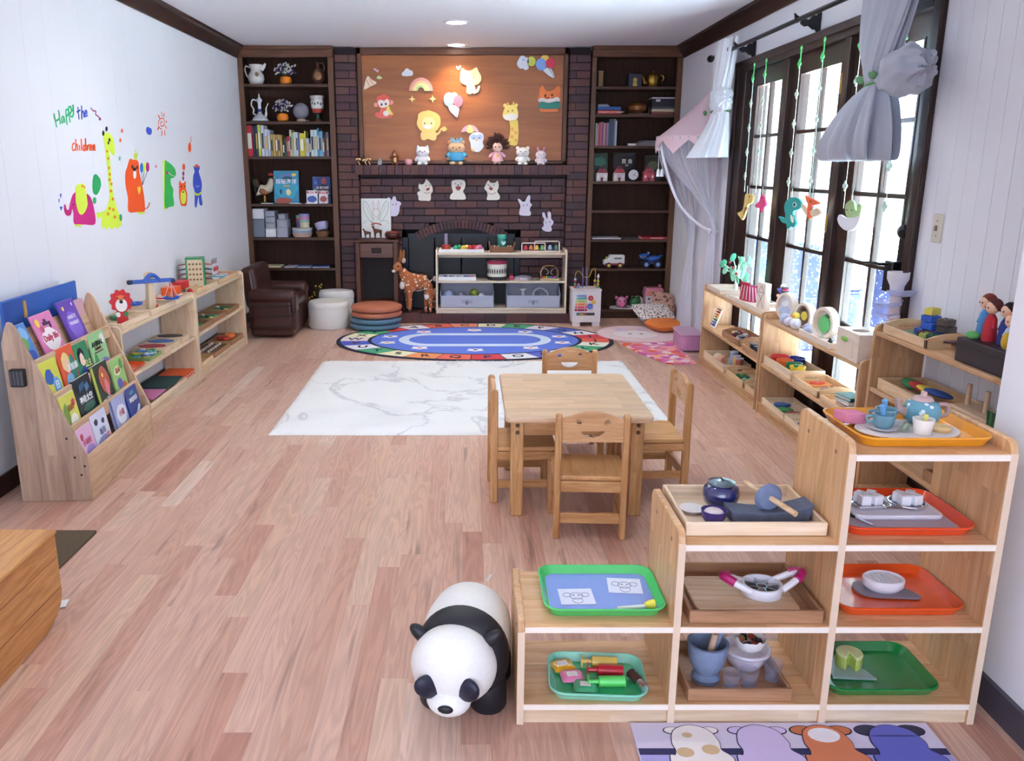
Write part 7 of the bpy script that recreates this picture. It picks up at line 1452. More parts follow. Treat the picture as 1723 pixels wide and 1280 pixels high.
# ---- patio beyond the glass
def patio_chair(label,loc,rz):
 t=thing('wicker_chair',label,'chair',loc,rz,'wicker chairs on the patio');WM=spotted('3c447c','d8dcf4',40,.22)
 vs,fs=[],[];n=24
 for j,(z,f)in enumerate(((.42,1),(.6,1.02),(.76,1.06),(.76,.98),(.6,.94),(.42,.92))):
  for k in range(n+1):a=PI*k/n;vs.append((.32*f*math.cos(a),.10+.26*f*math.sin(a),z+(.06*math.sin(a)if j in(2,3)else 0)))
 fs=[(j*(n+1)+k,j*(n+1)+k+1,((j+1)%6)*(n+1)+k+1,((j+1)%6)*(n+1)+k)for j in range(6)for k in range(n)]
 part('shell_back',MB().add(vs,fs),WM,t);part('seat',MB().prism(rrect(.6,.5,.08),.38,.46),WM,t,bev=.02);part('skirt',MB().prism(rrect(.56,.46,.08),-.04,.38),WM,t)
 part('cushion',MB().prism(rrect(.5,.44,.08),.46,.53),mat('c8c8d8',.9),t,bev=.025)
patio_chair('blue grey wicker patio chair outside the middle glass door',(3.0,6.9,0),1.2);patio_chair('blue grey wicker patio chair outside, nearer the middle door',(3.0,7.95,0),1.7);patio_chair('blue grey wicker patio chair outside the near glass door',(2.95,5.35,0),1.35)
nh=thing('garden_house','pale neighbouring house with small windows beyond the patio','building',(11.5,21,-.04),-.6);part('wall',MB().box(-6,6,0,4,0,3.2),mat('e8e6ea',.8),nh);part('roof',MB().at((0,0,3.2)).add([(-6.4,-.5,0),(6.4,-.5,0),(6.4,4.5,0),(-6.4,4.5,0),(-6.4,2,1.6),(6.4,2,1.6)],[(0,1,5,4),(2,3,4,5),(0,4,3),(1,2,5),(0,3,2,1)]),mat('b0aab0',.8),nh)
for k in range(5):w_=part('window',MB().box(-4.8+2.2*k,-3.9+2.2*k,-.05,0,1.0,2.2),mat('f4f4f8',.5),nh);part('window_pane',MB().box(-4.72+2.2*k,-3.98+2.2*k,-.06,-.05,1.08,2.12),mat('a8a8b8',.2),w_)
def garden_tree(label,loc,s,seed):
 t=thing('garden_tree',label,'tree',loc,0,'trees beyond the patio');part('trunk',MB().cyl((0,0,-.1),(0,0,2.2*s),.16*s,.09*s),mat('8a8074',.9),t);r=random.Random(seed);mb=MB()
 for k in range(900):
  d=Vector((r.gauss(0,1),r.gauss(0,1),r.gauss(0,.8))).normalized()*r.uniform(.5,1)*1.5*s+Vector((0,0,2.9*s));mb.at(d,(r.random()*3,r.random()*3,r.random()*3)).add([(-.12,0,0),(0,.05,0),(.12,0,0),(0,-.05,0)],[(0,1,2,3)])
 part('foliage',mb,mat('a8b8a4',.8),t)['kind']='stuff'
garden_tree('pale leafy tree seen through the upper panes of the middle door',(7.5,16.5,0),1.5,1);garden_tree('pale leafy tree seen through the upper panes of the near door',(7.0,11.0,0),1.4,2)
# ==== FOREGROUND
F1,F2,F3,F4=.0608,.2838,.5088,.7428
ptray('green rimmed plastic tray with a blue lining on the lowest step',(.36,2.065,F2),.32,.255,'4cc468',0,.022,'7c98dc')
for i,(x,y,nm,rz)in enumerate(((.295,2.04,'elephant',.03),(.435,2.10,'mouse',-.08))):
 t=thing('stencil_card','white stencil card with a cut-out '+nm+' on the blue lined tray','card',(x,y,F2+.0065),rz,'animal stencil cards');part('card',MB().box(-.046,.046,-.042,.042,0,.0012),mat('dfe4f4',.5),t)
 for dx,dy,r in((0,.002,.018),(-.024,.008,.011),(.024,.008,.011),(0,-.022,.014)):mb=MB();stroke(mb,[(dx+r*math.cos(2*PI*k/16),dy+r*math.sin(2*PI*k/16))for k in range(17)],.0016,.0012,.0018);part('cut_line',mb,mat('8890b0',.6),t)
 for q in(-1,1):part('eye',MB().prism(circ(.0022,8,q*.007,.006),.0012,.0019),BLACK,t)
bu=thing('paint_brush','white and yellow sponge brush on the blue lined tray','brush',(.445,1.975,F2+.007),.15);part('handle',MB().cyl((-.055,0,.006),(.02,0,.006),.005),mat('f0eee8',.4),bu);part('sponge_head',MB().at((.034,0,.010),(0,PI/2,0)).lathe([(.006,-.014),(.012,0),(.013,.012),(0,.014)],14),mat('e8dc50',.7),bu)
ptray('mint green plastic tray of craft tools on the bottom left step',(.35,2.0,F1),.26,.20,'8ce0c4',-.06,.022,'3cbc78')
for i,(x,y,c,nm,rz)in enumerate(((.375,2.055,'e8c860','yellow',-.1),(.385,2.015,'c82434','red',-.08),(.38,1.965,'60d868','lime',.03))):
 t=thing('clay_press',nm+' plastic clay press in the mint tray','toy tool',(x,y,F1+.0065),rz,'clay presses');part('barrel',MB().at((0,0,.016),(0,PI/2,0)).lathe([(.012,-.03),(.015,-.028),(.015,.036),(.017,.04),(.012,.04)],16),mat(c,.3),t);part('plunger',MB().at((0,0,.016),(0,PI/2,0)).lathe([(.006,-.055),(.006,-.03)],8),mat(c,.3),t);part('plunger_head',MB().box(-.058,-.054,-.014,.014,.003,.03),mat(c,.3),t)
sh=thing('shaving_brush','silver and brown brush in the mint tray','brush',(.45,1.99,F1+.0065),1.9);part('handle',MB().at((0,0,.014),(0,PI/2,0)).lathe([(.008,-.03),(.013,-.02),(.012,.01),(.014,.016)],14),mat('4a3430',.35),sh);part('metal_head',MB().at((0,0,.014),(0,PI/2,0)).lathe([(.012,-.06),(.014,-.05),(.012,-.03)],14),mat('c8ccd4',.2,.9),sh)
for i,(x,y,c,nm)in enumerate(((.265,2.05,'e8b030','yellow'),(.285,2.0,'f090bc','pink'),(.315,1.955,'48b880','green'))):cb=thing('clay_packet',nm+' clay packet in the mint tray','packet',(x,y,F1+.0065),.3-.2*i,'clay packets');part('packet',MB().add(*pillow_geo(.066,.058,.016,8)),mat(c,.2,coat=.6),cb).location=(0,0,.008);part('label',MB().box(-.014,.014,-.01,.01,.0155,.0165),mat('f4f0ec',.5),cb)
# middle column
tray('pale wooden tray with ink grinding tools on the middle step',(.728,2.08,F3),0,.355,.265,.036,BIRCH)
np_=thing('navy_pot','glossy navy ceramic pot with a silver lid on the middle step','pot',(.69,2.13,F3+.0066));part('pot',MB().lathe([(.03,0),(.044,.012),(.05,.035),(.045,.055),(.033,.064)],28),mat('161c58',.08,coat=1),np_);ld=part('lid',MB().lathe([(.036,.064),(.036,.069),(.02,.075),(.0,.077)],28),mat('7c8c94',.2,.7),np_);part('lid_slot',MB().box(-.002,.002,-.012,.006,.0755,.079),mat('1c2028',.4),ld)
pc=thing('purple_cup','small purple cup of white rice beside the navy pot','cup',(.64,2.02,F3+.0066));part('cup',MB().lathe([(.02,0),(.03,.014),(.033,.034),(.030,.034),(.026,.014),(0,.008)],24),mat('3c2c74',.25),pc);part('rice',MB().ell((0,0,.026),(.026,.026,.012),14,8),mat('e4d4d8',.8,bump=.9,scale=300),pc)
wd=solo('white_dish',MB().lathe([(0,0),(.024,0),(.034,.010),(.031,.010),(.022,.004),(0,.004)],24),mat('e0dcd8',.4),'small white dish at the left rear of the grinding tray','dish',(.603,2.09,F3+.0066))
gs=thing('grinding_trough','dark blue grey stone trough with a grinding wheel on a wooden handle','grinder',(.785,2.04,F3+.0066),.05);STN=mat('4c5468',.7,var=.35,bump=.5,scale=50)
mb=MB();mb.M=Matrix(((1,0,0,0),(0,0,-1,.032),(0,1,0,0),(0,0,0,1)));part('trough',mb.prism([(-.10,0),(.10,0),(.112,.05),(.085,.042),(.04,.032),(0,.028),(-.04,.03),(-.085,.036),(-.108,.038)],0,.064),STN,gs,bev=.004)
part('wheel',MB().at((.0,.0,.06),(PI/2,0,.1)).lathe([(0,-.010),(.03,-.010),(.038,0),(.03,.010),(0,.010)],26),mat('6a7894',.6,var=.25),gs);part('handle',MB().tube([(-.035,.075,.075),(.0,.0,.062),(.04,-.08,.046)],.0075,10),PINE['y'],gs)
tray('wooden tray with a cutting board on the second tier of the middle column',(.735,2.05,F2),0,.34,.275,.036,WALNUT)
cbd=solo('cutting_board',MB().prism(rrect(.27,.19,.025),0,.012),PINE['x'],'light wooden cutting board in the tray of the middle column','cutting board',(.73,2.04,F2+.0066),0,bev=.002)
ap=thing('apple_slicer','white apple slicer with magenta grips on the cutting board','apple slicer',(.79,2.04,F2+.0192),.1);part('ring',MB().lathe([(.046,0),(.052,0),(.053,.028),(.047,.028),(.046,0)],32,caps=False),mat('eceaf2',.3),ap);part('core_ring',MB().lathe([(.012,.006),(.014,.006),(.014,.02),(.012,.02),(.012,.006)],16,caps=False),mat('c8ccd4',.2,.9),ap)
for k in range(8):a=2*PI*k/8;part('blade',MB().at((0,0,0),(0,0,a)).box(.013,.047,-.0008,.0008,.004,.02),mat('b8bcc4',.15,.9),ap)
for q in(-1,1):part('handle_arm',MB().tube(smooth2([(q*.044,-.028,.02),(q*.085,-.018,.042),(q*.10,0,.05),(q*.085,.018,.042),(q*.044,.028,.02)],4,False),.009,8),mat('f0eef4',.3),ap);part('grip',MB().tube(smooth2([(q*.085,-.022,.044),(q*.106,-.004,.053),(q*.104,.012,.051),(q*.085,.024,.044)],4,False),.0125,8),mat('b8206c',.4),ap)
tray('wooden tray with mortar and cups on the lowest tier of the middle column',(.71,2.03,F1),0,.27,.24,.036,WALNUT)
mo_=thing('mortar','blue grey stone mortar with two pestles on the lowest tier','mortar',(.645,2.0,F1+.0066));MST=mat('7c8ca8',.6,var=.2,bump=.3,scale=60);part('bowl',MB().lathe([(.036,0),(.038,.012),(.026,.022),(.044,.05),(.052,.085),(.055,.112),(.048,.113),(.042,.07),(.02,.04),(0,.036)],32),MST,mo_);part('pestle',MB().tube([(.005,0,.05),(.03,.005,.125),(.042,.008,.155)],[.012,.008,.012],10),MST,mo_);part('wooden_pestle',MB().tube([(.0,-.01,.06),(.012,-.018,.148)],[.010,.009],10),mat('c8a890',.5),mo_)
wj=thing('white_pitcher','white ceramic pitcher on the lowest tier of the middle column','pitcher',(.775,2.07,F1+.0066));part('jug',MB().lathe([(.038,0),(.046,.01),(.056,.03),(.064,.055),(.059,.056),(.05,.03),(0,.048)],30),mat('e4dce4',.3),wj);part('lip_band',MB().lathe([(.0625,.045),(.066,.050),(.064,.056)],30,caps=False),mat('d0c8d4',.3),wj)
eg=thing('cracked_eggshell','white cracked eggshell cup with dark scraps on the white pitcher','eggshell',(.78,2.065,F1+.0555));
n=30;vs,fs=[],[]
for j,(r,z)in enumerate(((.02,0),(.034,.012),(.042,.03),(.043,.042))):
 for k in range(n):vs.append((r*math.cos(2*PI*k/n),r*math.sin(2*PI*k/n),z+(random.uniform(-.006,.008)if j==3 else 0)))
fs=[(j*n+k,j*n+(k+1)%n,(j+1)*n+(k+1)%n,(j+1)*n+k)for j in range(3)for k in range(n)]+[tuple(range(n-1,-1,-1))];part('shell',MB().add(vs,fs),mat('f0ecec',.5),eg)
for k in range(7):part('scrap',MB().at((.022*math.cos(k),.022*math.sin(k),.028),(k,k*.7,0)).cbox(0,0,0,.022,.016,.004),mat(('2a2024','9a3c28','1c1a20','b87848')[k%4],.6),eg)
for i,(x,y)in enumerate(((.75,1.965),(.825,2.0),(.70,1.955))):cc_=thing('glass_cup','small clear glass cup on the lowest tier, '+('front middle','right rear','front left')[i]+' one','cup',(x,y,F1+.0066),0,'clear glass cups');part('cup',MB().lathe([(.016,0),(.022,.03),(.026,.05),(.024,.05),(.02,.03),(.014,.003),(0,.003)],22),glass('f6f6fd',.03,.07),cc_);part('base',MB().lathe([(0,0),(.018,0),(.017,.005),(0,.005)],18),glass('e8ecfa',.03,.3),cc_)
# right column
ptray('yellow orange plastic tray with a toy tea set on the top step',(1.133,2.08,F4),.335,.275,'f0a020',0,.022)
pl_=solo('round_plate',MB().prism(circ(.13,40,ry=.085),0,.006),mat('e4dcd8',.5),'large pale round plate under the toy tea set','plate',(1.135,2.065,F4+.0062),bev=.002)
TEAL=spotted('6aa0b0','e8f0f0',46,.2)
tpt=thing('toy_teapot','teal dotted toy teapot with a pink lid on the top step','teapot',(1.195,2.115,F4+.0126));part('pot',MB().lathe([(.026,0),(.042,.012),(.047,.034),(.04,.054),(.024,.062)],26),TEAL,tpt);part('lid',MB().lathe([(.026,.062),(.022,.07),(.008,.075),(.008,.084),(0,.087)],20),mat('c8a8a4',.4),tpt);part('spout',MB().tube(smooth2([(-.04,0,.03),(-.06,0,.04),(-.066,0,.066)],4,False),[.012]*5+[.008]*4,8),mat('a88c84',.4),tpt);part('handle',MB().tube(smooth2([(.04,0,.05),(.066,0,.048),(.066,0,.024),(.042,0,.016)],4,False),.006,8),mat('a88c84',.4),tpt)
for i,(x,y)in enumerate(((1.07,2.06),(1.10,2.11))):tc_=thing('toy_teacup','teal toy teacup with a blue spoon, '+('front' if i==0 else 'rear')+' one of two','cup',(x,y,F4+.0126),2.6,'teal toy teacups');part('saucer',MB().lathe([(0,0),(.03,.001),(.038,.005),(0,.003)],24),mat('d0c8c8',.4),tc_);part('cup',MB().lathe([(.016,.004),(.024,.014),(.028,.04),(.025,.04),(.02,.014),(0,.010)],22),mat('6a98a8',.35),tc_);part('handle',MB().tube([(.026,0,.032),(.04,0,.028),(.038,0,.016),(.024,0,.014)],.004,6),mat('6a98a8',.35),tc_);part('spoon',MB().tube([(0,0,.02),(.006,.018,.066)],[.004,.007],7),mat('6aa8d8',.4),tc_)
solo('pink_sponge',MB().at((0,0,.016),(0,.1,.25)).cbox(0,0,.004,.068,.048,.028),mat('dc84a0',.9,bump=.6,scale=140),'pink sponge block on the left of the yellow tray','sponge',(1.013,2.125,F4+.0068),bev=.003)
ec=thing('white_beaker','small white pot holding a yellow brush on the round plate','pot',(1.150,2.02,F4+.0126));part('pot',MB().lathe([(.02,0),(.026,.04),(.023,.04),(.018,.004),(0,.004)],22),mat('f0ece4',.4),ec);part('brush',MB().tube([(0,0,.01),(.006,.002,.05)],.006,8),mat('e0d470',.5),ec);bis=solo('toy_biscuit',MB().lathe([(0,0),(.024,0),(.026,.008),(.022,.014),(0,.015)],20),mat('e0c088',.7),'round yellow toy biscuit in front of the teapot','toy food',(1.210,2.045,F4+.0126))
fl2=solo('artificial_sprig',MB().tube([(0,0,.006),(.014,.01,.014),(.02,.022,.012)],[.006,.009,.004],7),mat('8ca088',.7),'small green sprig lying beside the teacups','sprig',(1.105,2.03,F4+.0126))
ptray('red orange plastic tray with steel dishes on the second tier of the right column',(1.12,2.075,F3),.335,.275,'ec4c20',0,.022)
ib=solo('grey_board',MB().prism(rrect(.285,.21,.02),0,.006),mat('b8a8b4',.5),'grey rectangular board in the red orange tray','board',(1.11,2.065,F3+.0066));rp_=solo('white_serving_tray',MB().prism(rrect(.23,.135,.02),0,.012),mat('eceaf4',.4),'white serving tray on the grey board','tray',(1.125,2.085,F3+.0128),bev=.003)
STL=mat('d0d4dc',.15,1)
for i,(x,lab)in enumerate(((1.07,'square'),(1.175,'round'))):
 t=thing('steel_dish',lab+' steel dish with white cubes on the white serving tray','dish',(x,2.09,F3+.0255),.1);part('dish',MB().prism(rrect(.095,.075,.012)if i==0 else circ(.046,28),0,.004),STL,t);part('rim',MB().tube([(a,b,.008)for a,b in(rrect(.095,.075,.012)if i==0 else circ(.046,28))],.003,6,True),STL,t)
 for k in range(4):part('cube',MB().at((-.016+.032*(k%2),-.012+.026*(k//2),.019),(0,0,.3*k)).cbox(0,0,0,.028,.024,.028),mat('f0eef6',.4),t,bev=.003)
kn=thing('table_knife','small dark handled knife on the grey board','knife',(1.015,2.03,F3+.0128),2.0);part('handle',MB().box(0,.05,-.006,.006,0,.006),BLACK,kn,bev=.002);part('blade',MB().prism([(-.06,0),(0,-.006),(0,.006),(-.05,.006)],.002,.0035),STL,kn)
tg=solo('steel_tongs',MB().tube(smooth2([(-.03,.01,.004),(.0,.0,.008),(.04,-.002,.004)],4,False),.003,6),STL,'small steel tongs between the two dishes','tongs',(1.13,2.045,F3+.0255))
ptray('orange plastic tray with a soap dish on the third tier of the right column',(1.13,2.07,F2),.33,.255,'e85418',0,.022)
sb_=solo('grey_drop_board',MB().prism(smooth2([(-.075,.0),(-.055,.04),(0,.048),(.05,.02),(.085,-.045),(.03,-.048),(-.05,-.038)],4),0,.006),mat('8c8490',.5),'grey drop shaped board in the orange tray','board',(1.13,2.075,F2+.0066))
so=thing('soap_dish','white oval soap dish with ribbed insert on the grey drop shaped board','soap dish',(1.135,2.08,F2+.0128));part('dish',MB().at((0,0,0),(0,0,0),(1,.8,1)).lathe([(.044,0),(.054,.010),(.055,.028),(.050,.032),(.046,.027),(0,.027)],34),mat('eeeef6',.3),so);[part('rib',MB().box(-.026+.01*k,-.021+.01*k,-.026,.026,.027,.031),mat('f4f4fa',.4),so)for k in range(6)]
ptray('dark green plastic tray with a toy cake on the bottom right step',(1.10,2.04,F1),.30,.235,'14843c',0,.022)
gb=solo('frosted_board',MB().prism([(-.06,-.04),(.055,-.048),(.02,.045),(-.045,.05)],0,.006),mat('9cb4b0',.3),'pale grey glass board under the toy cake','board',(1.05,2.04,F1+.0066))
ck2=thing('toy_cake','round lime yellow toy cake with a slice cut out','toy food',(1.055,2.055,F1+.0128),-.3);wedge=[(.0,.0)]+[(.034*math.cos(a),.034*math.sin(a))for a in[-1.15+(2*PI-.75)*k/28 for k in range(29)]];part('cake',MB().prism(wedge,0,.034),mat('b0c060',.7),ck2,bev=.003);part('icing',MB().prism([(x*1.02,y*1.02)for x,y in wedge],.034,.042),mat('dce0a0',.6),ck2,bev=.003)
# ---- panda stool
pa=thing('panda_stool','black and white panda animal stool on the floor beside the stepped shelf','stool',(.0,2.06,0),-.14)
PWH=mat('ecebe6',.5,bump=.12,scale=90);PBK=mat('17171f',.5,bump=.12,scale=90)
def barrel(name,prof,m,dz=.155,sz=1.08):
 mb=MB();mb.M=Matrix.Translation((0,0,dz))@Matrix.Diagonal((1,1,sz,1))@Matrix.Rotation(PI/2,4,'X');return part(name,mb.lathe(prof,40),m,pa)
barrel('body',[(.0,-.155),(.05,-.150),(.09,-.128),(.113,-.09),(.122,-.03),(.122,.04),(.112,.08)],PWH)
barrel('shoulder_band',[(.118,.058),(.1245,.063),(.1245,.085),(.118,.105),(.105,.12),(.09,.13)],PBK)
hd=part('head',MB().at((-.014,-.135,.158),(.45,0,0)).ell((0,0,0),(.112,.092,.118),36,22),PWH,pa)
part('muzzle',MB().at((-.018,-.192,.095),(.3,0,0)).ell((0,0,0),(.058,.046,.04),20,12),PWH,pa);part('nose',MB().at((-.02,-.236,.094),(.3,0,0)).ell((0,0,0),(.02,.008,.013),14,8),PBK,pa)
for q in(-1,1):
 e_=part('eye_patch',MB().at((-.017+q*.045,-.212,.140),(.3,q*.95,-q*.35)).ell((0,0,0),(.034,.018,.05),18,12),mat('141830',.45),pa);part('eye',MB().ell((-.017+q*.05,-.230,.146),(.008,.006,.008),10,8),mat('0a0a10',.1),e_)
 part('ear',MB().at((-.012+q*.088,-.12,.228),(.25,q*.8,q*.3)).ell((0,0,0),(.02,.018,.04),18,12),PBK,pa)
 for y,z in((-.07,0),(.07,0)):part('leg',MB().lathe([(0,0),(.044,0),(.05,.01),(.05,.07),(.042,.11)],20,(q*.068,y,0)),PBK,pa)
part('hanging_tag',MB().at((.04,.165,.25),(.5,.3,.3)).box(-.004,.004,-.0008,.0008,-.01,.022),WHITE,pa)
# ---- mat with animal backs in front of the shelf
am=thing('animal_mat','pale floor mat printed with four cartoon animal backs in front of the stepped shelf','mat',(.81,1.68,0));part('mat',MB().box(-.385,.385,-.22,.218,.001,.006),mat('d8d0e4',.7,var=.03),am);part('navy_stripe',MB().box(-.383,.383,.094,.118,.0055,.0068),mat('2a2c58',.7),am);part('lilac_band',MB().box(-.383,.383,-.21,.094,.0055,.0066),mat('a8a4d8',.7),am)
INK=mat('20223c',.7)
def backs(x,w,c,ear,earc,spots,lab):
 body=smooth2([(x-w*.46,-.15),(x-w*.5,.07),(x-w*.40,.09),(x-w*.36,.11),(x-w*.38,.14),(x-w*.28,.185),(x,.205),(x+w*.28,.185),(x+w*.38,.14),(x+w*.36,.11),(x+w*.48,.085),(x+w*.5,.05),(x+w*.48,-.15)],4)
 cx,cy=x,.05
 for q in(-1,1):
  p_=[(x+q*w*.30+ear*math.cos(2*PI*k/16),.186+ear*.55*math.sin(2*PI*k/16))for k in range(16)];part('ear_outline',MB().prism([(x+q*w*.30+(u-x-q*w*.30)*1.14,.186+(v-.186)*1.2)for u,v in p_],.0062,.0072),INK,am);part('ear_print',MB().prism(p_,.0066,.0078),mat(earc,.7),am)
 part('animal_outline',MB().prism([(cx+(u-cx)*1.035,cy+(v-cy)*1.02)for u,v in body],.0068,.0082),INK,am);o=part('animal_print',MB().prism(body,.0076,.0090),mat(c,.7,var=.02),am,label=lab)
 for sx,sy,rx,ry,sc in spots:part('marking',MB().prism(circ(rx,16,x+sx,sy,ry),.0086,.0096),mat(sc,.7),o)
backs(-.235,.155,'f0eae6',.022,'f0eae6',((-.015,.165,.013,.010,'d0b48c'),(-.035,.10,.022,.018,'d0b48c'),(.03,.11,.022,.018,'d0b48c')),'cream spotted animal back');backs(-.065,.165,'d4c4e8',.024,'d4c4e8',(),'lilac animal back');backs(.098,.155,'d88058',.03,'c87448',((0,.165,.04,.028,'f2eef0'),),'orange animal back with a white patch');backs(.275,.175,'6468c0',.034,'30304c',((0,.162,.06,.003,'3c3e80'),),'blue animal back with dark ears')
